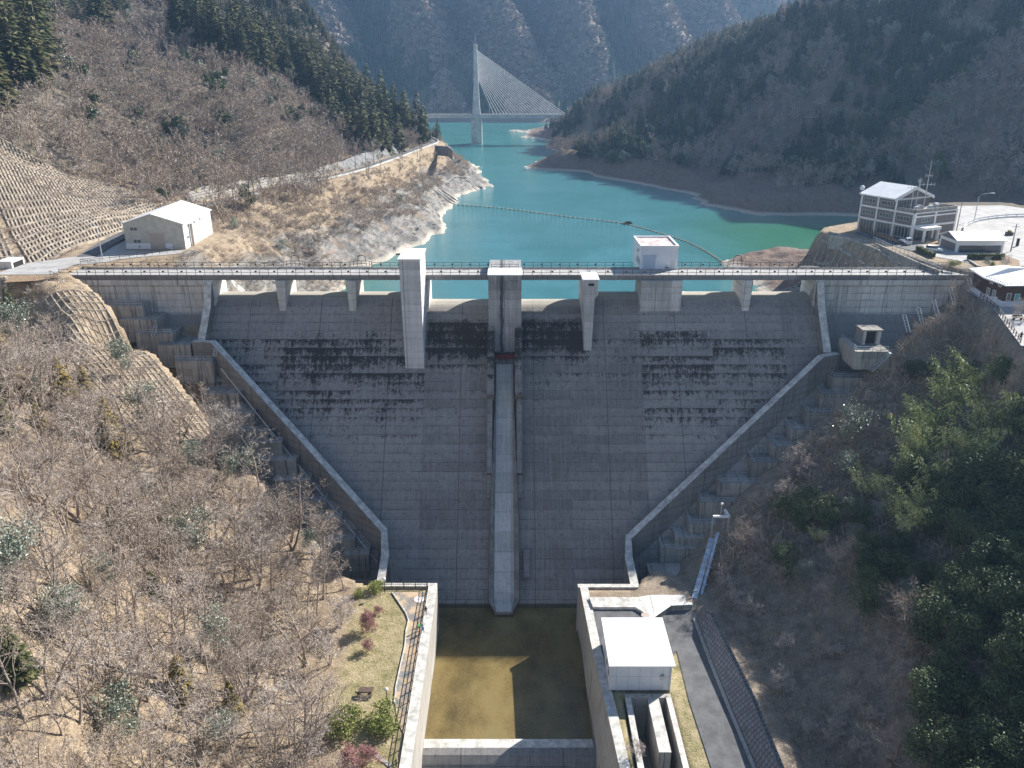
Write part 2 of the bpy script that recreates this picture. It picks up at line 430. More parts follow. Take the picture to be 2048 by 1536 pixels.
# abutments and the slopes below the dam
LCX = [(180, 575, -6), (240, 640, -12), (300, 700, -18), (380, 790, -25), (465, 890, -32), (560, 1000, -39), (640, 1090, -45)]
cpx(LCX); cp((-97, 0, -.8), (-29, -48, -47))
LCW = [atY(*q) for q in LCX]
for q in LCW: cp((q[0] - 7, q[1] - 6, q[2] + 3.0))
cp((101.7, -3, -2), (92, -6, -9.3), (76.7, -14, -16.4), (62, -25, -26.2), (46.3, -35, -36.5), (38.7, -41, -43), (33, -47, -47.5), (80, -2, -20), (68, -8, -26), (56, -16, -34), (44, -24, -42), (33, -32, -50), (26, -40, -55))
cp((0, -20, -62), (-30, -20, -60), (30, -20, -60), (0, 5, -55))
cpx([(0, 560, 5), (0, 640, -10), (110, 575, 0), (0, 800, -60), (0, 1000, -85), (300, 1000, -55), (300, 1300, -85), (500, 1300, -68), (500, 1100, -45), (240, 720, -16), (100, 700, -20), (0, 1300, -105), (300, 1536, -100)], -1)
cp((-40, -64, -43.5), (-36, -56, -44), (-38, -76, -44), (-34, -88, -45))
cpx([(1860, 640, -12), (1900, 750, -22), (1800, 850, -30), (1700, 1000, -42), (1600, 1100, -50), (1500, 1180, -55), (1700, 1300, -72), (1560, 1400, -78)], -.8)
cpx([(2048, 700, -32), (1900, 1100, -65), (2048, 1000, -65), (2048, 1300, -90), (1800, 1536, -95), (2048, 1536, -105)], -5)
cp((-75, -125, -12), (-110, -110, 10), (-120, -60, 6), (-90, -150, 10), (-50, -135, -30), (-35, -120, -44), (-40, -160, -36), (108, -60, -1), (115, -100, 4), (90, -140, 6), (60, -130, -26), (45, -120, -42), (50, -160, -40), (150, -40, 10), (170, -110, 40), (180, 0, 8))
CTA = np.array(CT)
_c, _z = CTA[:, :2], CTA[:, 2]
_S = np.array([1.0, 1.0])
def _phi(a, b):
    d = np.sqrt(((a[:, None, :] - b[None, :, :]) ** 2).sum(-1) + 4.0)
    return d
_A = _phi(_c, _c); _n = len(_c)
_Pm = np.c_[np.ones(_n), _c / 300.0]
_K = np.block([[_A + np.eye(_n) * -.6, _Pm], [_Pm.T, np.zeros((3, 3))]])
_w = np.linalg.solve(_K, np.r_[_z, 0, 0, 0])
def rbf(xy):
    out = np.empty(len(xy))
    for i in range(0, len(xy), 40000):
        q = xy[i:i + 40000]
        out[i:i + 40000] = _phi(q, _c) @ _w[:_n] + np.c_[np.ones(len(q)), q / 300.0] @ _w[_n:]
    return out
_T = np.random.default_rng(3).random((256, 256))
def vnoise(x, y, s, o=0):
    x = x / s + 31.7 * o + 900; y = y / s + 17.3 * o + 900
    xi = np.floor(x).astype(int); yi = np.floor(y).astype(int); fx = x - xi; fy = y - yi
    fx = fx * fx * (3 - 2 * fx); fy = fy * fy * (3 - 2 * fy)
    a = _T[xi % 256, yi % 256]; b = _T[(xi + 1) % 256, yi % 256]; c = _T[xi % 256, (yi + 1) % 256]; d = _T[(xi + 1) % 256, (yi + 1) % 256]
    return (a * (1 - fx) + b * fx) * (1 - fy) + (c * (1 - fx) + d * fx) * fy - .5
def sdf_poly(x, y, P):
    P = np.array(P, float); d = np.full(x.shape, 1e9); ins = np.zeros(x.shape, bool)
    for i in range(len(P)):
        a = P[i]; b = P[(i + 1) % len(P)]; e = b - a
        t = np.clip(((x - a[0]) * e[0] + (y - a[1]) * e[1]) / (e @ e), 0, 1)
        d = np.minimum(d, np.hypot(x - a[0] - t * e[0], y - a[1] - t * e[1]))
        c = (a[1] > y) != (b[1] > y)
        xx = (b[0] - a[0]) * (y - a[1]) / ((b[1] - a[1]) if b[1] != a[1] else 1e-9) + a[0]
        ins ^= c & (x < xx)
    return np.where(ins, -d, d)
def dist_line(x, y, L):
    d = np.full(x.shape, 1e9); z = np.zeros(x.shape)
    for i in range(len(L) - 1):
        a = np.array(L[i], float); b = np.array(L[i + 1], float); e = (b - a)[:2]
        t = np.clip(((x - a[0]) * e[0] + (y - a[1]) * e[1]) / (e @ e), 0, 1)
        q = np.hypot(x - a[0] - t * e[0], y - a[1] - t * e[1])
        m = q < d; d = np.where(m, q, d); z = np.where(m, a[2] + t * (b[2] - a[2]), z)
    return d, z
FL_LEFT = [(-113, -4), (-104, -5), (-97.5, -3), (-97.4, 7.5), (-90, 9.5), (-84, 15), (-79.5, 21), (-75, 44), (-93, 50), (-99.5, 42), (-103.5, 24), (-106, 12), (-114, 4)]
FL_RIGHT = [(97, 7.5), (103.5, -2), (106, -8), (125, -12), (150, -14), (172, -10), (180, 60), (165, 100), (130, 98), (112, 70), (88, 53), (85, 47)]
_hp = [atZ(a, b, -3.0)[:2] for a, b in ((1956, 596), (1990, 625), (2042, 694))]
FL_HUT = [tuple(_hp[0]), tuple(_hp[1]), tuple(_hp[2]), (_hp[2][0] + 18, _hp[2][1] - 2), (_hp[2][0] + 24, _hp[0][1] + 6), (_hp[0][0] + 2, _hp[0][1] + 6)]
FL_PARK = [(-14.2, -48.8), (-24.5, -48.2), (-30, -53), (-33, -64), (-29, -78), (-23, -90), (-14.2, -92)]
FL_YARD = [(13.2, -49.3), (26, -44), (34, -50), (33.2, -58), (36.5, -70), (37.5, -95), (42, -135), (13.2, -135)]
RIVER_L, RIVER_R = -14.3, 13.2
def HF(x, y):
    """height of the ground at arrays x, y"""
    x = np.asarray(x, float); y = np.asarray(y, float); sh = x.shape
    X = x.ravel(); Y = y.ravel()
    h = rbf(np.c_[X, Y])
    amp = np.clip((np.abs(h - WL) - 2) / 14, .15, 1) * np.clip((Y + 40) / 150, .25, 1.6)
    dc_, _q = dist_line(X, Y, [tuple(q) for q in LCW]); calm = np.clip((dc_ - 4) / 22, .12, 1); amp = amp * calm
    h = h + amp * (vnoise(X, Y, 55, 1) * 9 + vnoise(X, Y, 24, 2) * 4.5 + vnoise(X, Y, 10, 3) * 1.8)
    h = h + calm * vnoise(X, Y, 3.5, 4) * .55 + vnoise(X, Y, 1.7, 5) * .22
    # erosion ribs on the exposed shore
    shore = (h < -5) & (h > -22) & (Y > 12)
    h = np.where(shore, h + vnoise(X + Y * .6, Y * .25 - X * .15, 6, 6) * 3.0 + vnoise(X, Y, 2.2, 8) * 1.2, h)
    dl, zl = dist_line(X, Y, LROAD)
    t = np.clip((dl - 3.2) / 6, 0, 1); t = t * t * (3 - 2 * t); h = zl * (1 - t) + h * t
    for P, z, bl in ((FL_LEFT, 0.0, 5.0), (FL_RIGHT, .35, 6.0), (FL_PARK, -46.55, 9.0), (FL_YARD, -46.55, 6.0)):
        d = sdf_poly(X, Y, P)
        t = np.clip(d / bl, 0, 1); t = t * t * (3 - 2 * t); h = z * (1 - t) + h * t
    d = sdf_poly(X, Y, FL_HUT); t = np.clip(d / 3.0, 0, 1); h = -3.1 * (1 - t) + h * t
    h = np.where((X > 17.3) & (X < 23.5) & (Y < -77.6), -54.5, h)
    rr_ = np.interp(-Y, [50, 67, 80, 91, 150], [13.0, 13.6, 14.5, 15.1, 18.6])
    inr = (X > RIVER_L) & (X < rr_) & (Y < -49.5)
    h = np.where(inr, np.where(Y > -77, -56.75, -60.0), h)
    # keep the ground under the dam body
    fz = np.where(Y < -2, -9 - (-2 - Y) / .85, -9.0) - 2.5
    ins = (Y > -50.2) & (Y < 5.5) & (X > -98) & (X < 101)
    lx = np.interp(Y, [-49] + [q[1] for q in LCW[::-1]] + [0, 6], [-25.5] + [q[0] + .4 for q in LCW[::-1]] + [-97.6, -97.6])
    rx = np.interp(Y, [-49, -46, -42, -36, -30, -21, -12, -3, 0, 6], [22.5, 25, 27, 32, 42, 56, 72, 88, 97.6, 97.6])
    ins &= (X > lx) & (X < rx)
    h = np.where(ins, np.minimum(h, fz), h)
    return h.reshape(sh)

# raster of the height for fast look-ups
RX = np.arange(-440, 560.1, 2.0); RY = np.arange(-172, 760.1, 2.0)
_gx, _gy = np.meshgrid(RX, RY, indexing='ij')
RH = HF(_gx, _gy)
def H(x, y):
    x = np.asarray(x, float); y = np.asarray(y, float)
    fx = np.clip((x - RX[0]) / 2, 0, len(RX) - 1.001); fy = np.clip((y - RY[0]) / 2, 0, len(RY) - 1.001)
    i = fx.astype(int); j = fy.astype(int); fx = fx - i; fy = fy - j
    return (RH[i, j] * (1 - fx) + RH[i + 1, j] * fx) * (1 - fy) + (RH[i, j + 1] * (1 - fx) + RH[i + 1, j + 1] * fx) * fy
def Hs(x, y): return float(HF(np.array([x]), np.array([y]))[0])
def seen(x, y, z, margin=60, steps=40, clear=0.0):
    """which points are in frame and not behind the land"""
    P = np.c_[x, y, z]; px, py, dz = project(P)
    ok = (px > -margin) & (px < 2048 + margin) & (py > -margin) & (py < 1536 + margin) & ((P - CAMP) @ _f > 5)
    for t in np.linspace(.08, .97, steps):
        q = CAMP + (P - CAMP) * t
        ok &= ~(H(q[:, 0], q[:, 1]) > q[:, 2] + clear)
    return ok
#@@TERRAIN
def axis(segs):
    o = []
    for a, b, s in segs: o += list(np.arange(a, b, s))
    o.append(segs[-1][1]); return np.array(o)
gx = axis([(-440, -180, 6), (-180, -125, 2), (-125, 110, .8), (110, 190, 2), (190, 560, 6)])
gy = axis([(-172, -130, 2), (-130, 60, .8), (60, 130, 1.4), (130, 320, 2.5), (320, 760, 6)])
GX, GY = np.meshgrid(gx, gy, indexing='ij')
GZ = HF(GX, GY)
nx, ny = GX.shape
V = np.c_[GX.ravel(), GY.ravel(), GZ.ravel()]
idx = np.arange(nx * ny).reshape(nx, ny)
F = np.stack([idx[:-1, :-1], idx[1:, :-1], idx[1:, 1:], idx[:-1, 1:]], -1).reshape(-1, 4)

def ground_mat():
    m, nt, b = new_mat('hillside_ground'); g = N(nt)
    at = g.n.new('ShaderNodeVertexColor'); at.layer_name = 'zone'
    sp = g.n.new('ShaderNodeSeparateColor'); g.l.new(at.outputs[0], sp.inputs[0])
    grass, rock, dark = sp.outputs[0], sp.outputs[1], sp.outputs[2]
    big = g.noise(g.pos(), .045, 4, .6); mid = g.noise(g.pos(), .5, 6, .7); fine = g.noise(g.pos(), 4, 4, .75)
    k = g.math('ADD', g.math('MULTIPLY', mid, .6), g.math('MULTIPLY', fine, .4))
    soil = g.ramp(k, [(.3, (.12, .088, .062)), (.42, (.26, .198, .14)), (.55, (.40, .318, .225)), (.7, (.54, .45, .335))])
    soil = g.mix(g.math('MULTIPLY', g.sstep(big, .45, .65), .4), soil, (.30, .225, .17))
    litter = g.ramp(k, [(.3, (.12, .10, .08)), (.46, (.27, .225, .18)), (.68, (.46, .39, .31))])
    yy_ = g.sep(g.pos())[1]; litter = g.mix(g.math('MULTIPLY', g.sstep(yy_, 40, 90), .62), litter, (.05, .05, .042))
    gr = g.ramp(g.math('ADD', g.math('MULTIPLY', mid, .7), g.math('MULTIPLY', fine, .35)), [(.36, (.14, .14, .06)), (.47, (.27, .24, .12)), (.58, (.40, .33, .20)), (.75, (.50, .42, .28))])
    st = g.noise(g.pos((1, .35, 1.2), (R(20), R(-35), R(25))), .55, 7, .72, .6)
    rk = g.ramp(g.math('ADD', g.math('MULTIPLY', st, .7), g.math('MULTIPLY', fine, .3)), [(.34, (.03, .03, .03)), (.42, (.14, .135, .13)), (.54, (.29, .275, .255)), (.68, (.45, .42, .38))])
    rk = g.mix(g.math('MULTIPLY', g.sstep(g.noise(g.pos(), .12, 5, .7), .52, .68), .7), rk, (.33, .24, .165)); rk = g.mix(g.sstep(g.noise(g.pos((1, .6, 1.5)), .16, 6, .75, .8), .585, .63), rk, (.03, .03, .032))
    z = g.sep(g.pos())[2]; x = g.sep(g.pos())[0]; y = g.sep(g.pos())[1]
    brown = g.mix(k, (.16, .105, .085), (.30, .21, .16))
    rk = g.mix(g.math('MULTIPLY', g.sstep(g.math('SUBTRACT', x, g.math('MULTIPLY', y, -.02)), -4, 18), .75), rk, brown)
    # pale waterline ring
    rk = g.mix(g.math('SUBTRACT', 1.0, g.sstep(z, WL + .5, WL + 1.6)), rk, (.52, .47, .40))
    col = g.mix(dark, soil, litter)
    col = g.mix(rock, col, rk)
    col = g.mix(grass, col, gr)
    g.put(b.inputs['Base Color'], col); b.inputs['Roughness'].default_value = .95; b.inputs['Specular IOR Level'].default_value = .1
    hh = g.math('ADD', g.math('MULTIPLY', mid, .8), g.math('MULTIPLY', fine, .35))
    hh = g.math('ADD', hh, g.math('MULTIPLY', g.math('MULTIPLY', st, rock), 1.6))
    g.put(b.inputs['Normal'], g.bump(hh, .9, .5))
    return m
me = np_mesh('ground', V, F, [ground_mat()], smooth=True)
zx, zy, zz = V[:, 0], V[:, 1], V[:, 2]
zone = np.zeros((len(V), 4), np.float32); zone[:, 3] = 1
dpk = sdf_poly(zx, zy, [(-13.5, -48), (-25, -47.5), (-27, -56), (-25, -66), (-25, -78), (-20, -92), (-13.5, -95)])
zone[:, 0] = np.clip(1 - dpk / 3 + vnoise(zx, zy, 3, 9), 0, 1)
dyd = sdf_poly(zx, zy, [(13, -66), (26, -66), (30, -135), (13, -135)])
zone[:, 0] = np.maximum(zone[:, 0], np.clip(.9 - dyd / 2, 0, 1))
nzs = vnoise(zx, zy, 14, 11) * 5 + vnoise(zx, zy, 5, 12) * 3
rk = np.clip((-3.8 + nzs - zz) / 2.5, 0, 1) * (zy > 8) * (zz > -60)
rk = np.maximum(rk, np.clip((zy > 8) * (zx < -55) * (zx > -80) * (zy < 24) * .8, 0, 1))
zone[:, 1] = rk
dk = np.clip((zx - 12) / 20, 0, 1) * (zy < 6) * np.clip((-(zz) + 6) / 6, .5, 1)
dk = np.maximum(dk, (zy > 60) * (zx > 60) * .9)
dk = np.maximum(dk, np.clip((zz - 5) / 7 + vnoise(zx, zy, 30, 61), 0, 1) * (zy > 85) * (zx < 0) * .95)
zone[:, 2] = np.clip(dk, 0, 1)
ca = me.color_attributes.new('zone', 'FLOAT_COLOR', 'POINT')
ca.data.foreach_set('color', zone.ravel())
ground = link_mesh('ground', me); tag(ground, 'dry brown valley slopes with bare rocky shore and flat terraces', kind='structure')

# far mountains
def HM(x, y):
    y0 = 880 + np.clip(x - 240, 0, 1e9) * .95 + np.clip(-x - 330, 0, 1e9) * .2 + vnoise(x, y * 0, 240, 21) * 90
    s = y - y0
    base = np.where(s > 0, s * .56, s * .25) - 14
    w = x + .30 * (y - 900)
    rid = np.abs(((w / 125 + .9 * vnoise(x, y, 330, 22)) % 1.0) * 2 - 1)
    rid = rid * rid * (3 - 2 * rid)
    h = base + np.clip(s, 0, 260) / 260 * (rid * 135 - 45) + vnoise(x, y, 95, 23) * 38 * np.clip(s / 120, .1, 1) + vnoise(x, y, 38, 24) * 13 * np.clip(s / 60, .2, 1)
    cap = 260 + (y - 900) * .10
    return np.minimum(h, cap + vnoise(x, y, 300, 25) * 120)
fx = axis([(-1100, -420, 22), (-420, 460, 9), (460, 2600, 26)]); fy = axis([(740, 1500, 9), (1500, 4200, 34)])
FX, FY = np.meshgrid(fx, fy, indexing='ij'); FZ = HM(FX, FY)
nx2, ny2 = FX.shape; idx = np.arange(nx2 * ny2).reshape(nx2, ny2)
F2 = np.stack([idx[:-1, :-1], idx[1:, :-1], idx[1:, 1:], idx[:-1, 1:]], -1).reshape(-1, 4)
def mtn_mat():
    m, nt, b = new_mat('mountain_forest_floor'); g = N(nt)
    k = g.noise(g.pos(), .03, 6, .75); f = g.noise(g.pos(), .25, 5, .8)
    col = g.ramp(g.math('ADD', g.math('MULTIPLY', k, .5), g.math('MULTIPLY', f, .5)), [(.35, (.10, .075, .06)), (.5, (.19, .145, .115)), (.65, (.28, .22, .18))])
    z = g.sep(g.pos())[2]
    col = g.mix(g.math('SUBTRACT', 1.0, g.sstep(z, -9, -5)), col, (.40, .33, .26))
    g.put(b.inputs['Base Color'], col); b.inputs['Roughness'].default_value = .95
    g.put(b.inputs['Normal'], g.bump(f, 1, 3))
    return m
mtn = link_mesh('far_mountains', np_mesh('far_mountains', np.c_[FX.ravel(), FY.ravel(), FZ.ravel()], F2, [mtn_mat()], smooth=True))
tag(mtn, 'steep hazy wooded mountains across the lake with ridges and gullies', kind='structure')

# ------------------------------------------------------------------ water
def water_mat():
    m, nt, b = new_mat('lake_water'); g = N(nt)
    P = g.sep(g.pos())
    n = g.noise(g.pos((1, .6, 1)), .02, 4, .6)
    t = g.sstep(g.math('ADD', P[1], g.math('MULTIPLY', n, 120)), 60, 620)
    col = g.mix(t, (.045, .178, .20), (.055, .235, .225))
    wind = g.sstep(g.noise(g.pos((.4, 1.6, 1), (0, 0, R(12))), .02, 5, .6), .42, .62); col = g.mix(g.math('MULTIPLY', wind, .35), col, (.08, .24, .28))
    edge = g.math('MAXIMUM', g.sstep(P[0], 48, 100), g.math('SUBTRACT', 1.0, g.sstep(P[0], -55, -28)))
    edge = g.math('MULTIPLY', edge, g.math('SUBTRACT', 1.0, g.sstep(P[1], 130, 210)))
    col = g.mix(g.math('MULTIPLY', edge, .85), col, (.035, .17, .075))
    g.put(b.inputs['Base Color'], col)
    b.inputs['Roughness'].default_value = .09; b.inputs['IOR'].default_value = 1.33
    w1 = g.noise(g.pos((1, 1.8, 1), (0, 0, R(20))), .9, 5, .65); w2 = g.noise(g.pos((1, .5, 1), (0, 0, R(-15))), .05, 3, .6)
    w3 = g.noise(g.pos((1, 2.2, 1), (0, 0, R(35))), 3.2, 3, .6)
    h = g.math('MULTIPLY', g.math('ADD', w1, g.math('MULTIPLY', w3, .45)), g.math('ADD', g.sstep(w2, .3, .7), .25))
    g.put(b.inputs['Normal'], g.bump(h, .8, .3))
    return m
wb_ = MB(); wb_.quad((-170, 3, WL), (260, 3, WL), (260, 1000, WL), (-500, 1000, WL), (-500, 560, WL), (-170, 400, WL))
lake = wb_.build('reservoir_water', water_mat()); tag(lake, 'turquoise reservoir water with light ripples behind the dam', kind='structure')
def basin_mat():
    m = bpy.data.materials.new('basin_water'); m.use_nodes = True; nt = m.node_tree; nt.nodes.clear(); g = N(nt)
    out = nt.nodes.new('ShaderNodeOutputMaterial'); tr = nt.nodes.new('ShaderNodeBsdfTransparent'); gl = nt.nodes.new('ShaderNodeBsdfGlossy')
    fr = nt.nodes.new('ShaderNodeFresnel'); mx = nt.nodes.new('ShaderNodeMixShader')
    tr.inputs[0].default_value = (.58, .55, .44, 1); gl.inputs['Roughness'].default_value = .05; fr.inputs[0].default_value = 1.36
    nb = g.bump(g.noise(g.pos((1, 1.6, 1)), 2.2, 4, .6), .35, .06)
    fr2 = nt.nodes.new('ShaderNodeLayerWeight'); nt.nodes.remove(fr); fr2.inputs[0].default_value = .5
    nt.links.new(nb, gl.inputs['Normal'])
    nt.links.new(g.math('ADD', g.math('MULTIPLY', g.math('POWER', fr2.outputs['Facing'], 4), .7), .03), mx.inputs[0]); nt.links.new(tr.outputs[0], mx.inputs[1]); nt.links.new(gl.outputs[0], mx.inputs[2]); nt.links.new(mx.outputs[0], out.inputs[0])
    return m
bw = MB(); bw.quad((-14.2, -76.3, -56), (12.6, -76.3, -56), (12.6, -49.3, -56), (22.6, -49.3, -56), (22.9, -36, -56), (-24.9, -36, -56), (-24.3, -48.5, -56), (-14.2, -48.5, -56))
o = bw.build('basin_water', basin_mat()); tag(o, 'shallow clear water in the stilling basin at the dam foot', kind='structure')
def floor_mat():
    m, nt, b = new_mat('basin_floor_silt'); g = N(nt)
    a = g.noise(g.pos((1, .6, 1)), .16, 5, .6); f = g.noise(g.pos(), 3, 5, .7)
    col = g.ramp(g.math('ADD', g.math('MULTIPLY', a, .7), g.math('MULTIPLY', f, .3)), [(.32, (.20, .165, .10)), (.46, (.44, .36, .21)), (.58, (.66, .55, .34)), (.72, (.60, .57, .42))])
    g.put(b.inputs['Base Color'], col); b.inputs['Roughness'].default_value = .9
    return m
fb = MB(); fb.quad((-14.2, -76.6, -56.6), (14, -76.6, -56.6), (24, -49, -56.6), (24, -34, -56.6), (-25.5, -34, -56.6), (-25, -49, -56.6))
o = fb.build('basin_floor', floor_mat()); tag(o, 'golden brown silty floor of the stilling basin', kind='structure')
FN = np.array([0, -.76194, .64765]); FP = np.array([0, -2.0, -9.0])
def fy(z): return -2 - (-9 - z) * .85
def onface(X, z, h=0.0):
    return np.array([X, fy(z), z]) + FN * h
dam = thing('dam', 'long grey concrete gravity dam with stained spillway face, piers and crest road', 'dam', (0, -20, -56))
TOE = [(-41.95, -56), (-42.8, -57), (-42.8, -60)]
def prof(lip):
    if lip == 'high': top = [(7.0, -30), (7.0, -7.5), (6.2, -6.2), (5.2, -5.65), (4.0, -5.5), (2.8, -5.62), (1.6, -5.95), (.6, -6.5), (-.4, -7.25), (-1.3, -8.15), (-2, -9)]
    else: top = [(7.0, -30), (7.0, -9), (6.2, -7.8), (5.2, -7.4), (4.0, -7.3), (2.8, -7.4), (1.6, -7.7), (.6, -8.1), (-.4, -8.6), (-1.4, -9.2), (-2.4, -9.9), (-3.3, -10.55)]
    return top + TOE + [(7.0, -60)]
for lip, a, b in (('high', -66.2, -21), ('low', -21, 17), ('high', 17, 67)):
    mb = MB(); mb.extrude_x(prof(lip), a, b)
    mb.build('spillway_face', M['dam'], dam)
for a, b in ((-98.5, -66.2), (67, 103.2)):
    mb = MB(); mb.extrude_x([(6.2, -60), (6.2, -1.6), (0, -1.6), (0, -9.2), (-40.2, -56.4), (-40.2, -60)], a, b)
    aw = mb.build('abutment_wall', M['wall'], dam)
    mb = MB(); mb.box(a, b, -.55, -.003, -2.7, -1.6); mb.build('cornice', M['wall'], aw)
# crest road
mb = MB(); mb.box(-99.5, 104.5, -.6, 6.6, -1.55, -.75); mb.box(-99.5, 104.5, -.6, -.25, -.75, -.45); mb.box(-99.5, 104.5, 6.3, 6.6, -.75, -.35)
mb.build('crest_slab', M['damside'], dam)
mb = MB(); mb.box(-99.5, 104.5, -.25, 6.3, -.75, -.6)
mb.build('crest_roadway', M['paleroad'], dam)

def rail_run(mb, pts, h=1.2, sp=2.0, bars=(1.0, .45), w=.09, bw=.08):
    for i in range(len(pts) - 1):
        a = np.array(pts[i], float); b = np.array(pts[i + 1], float)
        L = np.linalg.norm((b - a)[:2]); n = max(1, int(round(L / sp)))
        for k in range(n + (1 if i == len(pts) - 2 else 0)):
            p = a + (b - a) * k / n
            mb.bar(p, p + [0, 0, h], w)
        for q in bars: mb.bar(a + [0, 0, h * q], b + [0, 0, h * q], bw)
mb = MB(); rail_run(mb, [(-99, -.42, -.45), (104, -.42, -.45)], 1.25, 2.0); mb.build('railing', M['rail'], dam)
mb = MB()
look = [-49.5, -34.3, 51.5, 67.5]
xs = [-94]
for c in look: xs += [c - 2.6, c + 2.6]
xs += [98.5]
runs = [(xs[i], xs[i + 1]) for i in range(0, len(xs), 2)]
for a, b in runs:
    if a < 27.3 < b:
        rail_run(mb, [(a, 6.42, -.4), (27.2, 6.42, -.4)]); rail_run(mb, [(36.4, 6.42, -.4), (b, 6.42, -.4)])
    else: rail_run(mb, [(a, 6.42, -.4), (b, 6.42, -.4)])
mb.build('railing', M['rail'], dam)
for c in look:
    arc = [(c + 2.6 * math.cos(t), 6.42 + 1.7 * math.sin(t), -.4) for t in np.linspace(math.pi, 0, 9)]
    sl = MB(); sl.prism([(p[0] * 1.0, p[1] + .15) for p in reversed(arc)] + [(c - 2.6, 6.6), (c + 2.6, 6.6)], -1.5, -.4)
    lk = sl.build('lookout', M['damside'], dam)
    m2 = MB(); rail_run(m2, arc, 1.2, .9)
    m2.tube([(c - .9, arc[4][1], .7), (c - .85, arc[4][1], 1.6), (c - .45, arc[4][1], 2.0), (c + .45, arc[4][1], 2.0), (c + .85, arc[4][1], 1.6), (c + .9, arc[4][1], .7)], .08, 5)
    r_ = m2.build('railing', M['rail'], lk)
# small square lamps hung on the railings
lb = MB(); lb.box(-.2, .2, -.16, .16, -.18, .22); lbm = None
for side, yy, zz in (('f', -.42, .25), ('r', 6.42, .3)):
    n = 49 if side == 'f' else 46
    for i in range(n):
        x = -96.5 + i * 4.05 + (0 if side == 'f' else 2)
        if side == 'r' and (26 < x < 37.5 or any(abs(x - c) < 3 for c in look)): continue
        if lbm is None: o = lb.build('rail_lamp', M['rail'], dam); lbm = o.data
        else: o = bpy.data.objects.new('rail_lamp', lbm); COL.objects.link(o); o.parent = dam
        o.location = np.array([x, yy, zz]) - WLOC['dam']
# piers
def pier(x0, x1, yf, zt, zb, mat, taper=.0, name='pier'):
    mb = MB(); c = (x0 + x1) / 2; w = (x1 - x0) / 2
    mb.hexa([(c - w * (1 - taper), yf, zb), (c + w * (1 - taper), yf, zb), (x1, 7.4, zb), (x0, 7.4, zb)], [(x0, yf, zt), (x1, yf, zt), (x1, 7.4, zt), (x0, 7.4, zt)])
    return mb.build(name, mat, dam)
pier(-51.7, -49.6, -1.45, -1.56, -10, M['pale'], .45)
pier(-36.2, -34.1, -1.45, -1.56, -10, M['pale'], .35)
pier(50.5, 52.7, -1.45, -1.56, -10, M['pale'], .4)
pier(28.3, 37.3, -1.5, -1.56, -10, M['pale'], .03)
pier(-67.8, -65.6, -.62, -1.56, -12, M['pale'], .1)
pier(66.4, 68.6, -.62, -1.56, -12, M['pale'], .1)
# central gate pier with its run-off streak
M['gatepier'] = concrete('gate_pier_concrete', (.47, .47, .48), (.10, .10, .10), lift=2.0, joint=7.4, joff=.1 + 3.7 + 1.55, streak=.35, line=.6, sub=1.85, var=.25)
def add_streak(mat, x0, w, ztop, zbot):
    nt = mat.node_tree; g = N(nt); b = [n for n in nt.nodes if n.type == 'BSDF_PRINCIPLED'][0]
    src = b.inputs['Base Color'].links[0].from_socket
    P = g.sep(g.pos()); d = g.math('ABSOLUTE', g.math('SUBTRACT', g.math('ADD', P[0], g.math('MULTIPLY', g.math('SUBTRACT', g.noise(g.pos((.2, .2, .25)), 1, 3), .5), .8)), x0))
    k = g.math('SUBTRACT', 1.0, g.sstep(d, w * .35, w)); k = g.math('MULTIPLY', k, g.math('SUBTRACT', 1.0, g.math('MULTIPLY', g.noise(g.pos(), 2.5, 4), .3)))
    top = g.math('MULTIPLY', g.sstep(P[2], -5, 0), .45)
    k = g.math('MAXIMUM', k, g.math('MULTIPLY', top, g.sstep(g.noise(g.pos((1.4, 1.4, .12)), 1.3, 3), .3, .6)))
    g.put(b.inputs['Base Color'], g.mix(k, src, (.035, .033, .032)))
add_streak(M['gatepier'], -2.25, .55, 0, -18)
mb = MB(); mb.box(-5.0, 2.0, -7.7, 7.4, -15.9, 1.15)
gp = mb.build('gate_pier', M['gatepier'], dam)
mb = MB(); mb.box(-5.15, 2.15, -7.85, -1.6, 1.15, 1.4); mb.build('cap_slab', M['roof'], gp)
mb = MB(); rail_run(mb, [(-4.4, -1.7, 1.3), (1.4, -1.7, 1.3)], .9, 2.0); mb.build('railing', M['rail'], gp)
for a, b in ((-5.2, -3.75), (.6, 2.1)):
    mb = MB()
    lo = [onface(a, -10.8, -.5), onface(b, -10.8, -.5), onface(b, -10.8, -.5), onface(a, -10.8, -.5)]
    # upper high wall, then a lower one
    def wallseg(z0, z1, h, a=a, b=b):
        p = [onface(a, z1, -1), onface(b, z1, -1), onface(b, z0, -1), onface(a, z0, -1)]
        q = [onface(a, z1, h), onface(b, z1, h), onface(b, z0, h), onface(a, z0, h)]
        mb.hexa(p, q)
    wallseg(-12.9, -24.3, 4.6)
    sgn = 1 if a < -2 else -1
    a2, b2 = (a, b - .35) if sgn > 0 else (a + .35, b)
    wallseg(-24.4, -36.5, 2.0, a2, b2)
    wallseg(-36.6, -40.2, .8, a2, b2 if sgn > 0 else b2)
    mb.build('guide_wall', M['dam'], dam)
mb = MB(); mb.box(-3.7, .55, -8.6, -7.2, -18.6, -15.9); mb.build('gate_recess', M['black'], dam)
mb = MB(); mb.box(-3.7, .55, -8.75, -8.62, -17.2, -15.95)
for k in range(5): mb.box(-3.7 + k * 1.02, -3.55 + k * 1.02, -8.95, -8.76, -17.2, -15.95)
mb.box(-3.7, .55, -9.0, -8.76, -16.65, -16.5); mb.build('gate', M['red'], dam)
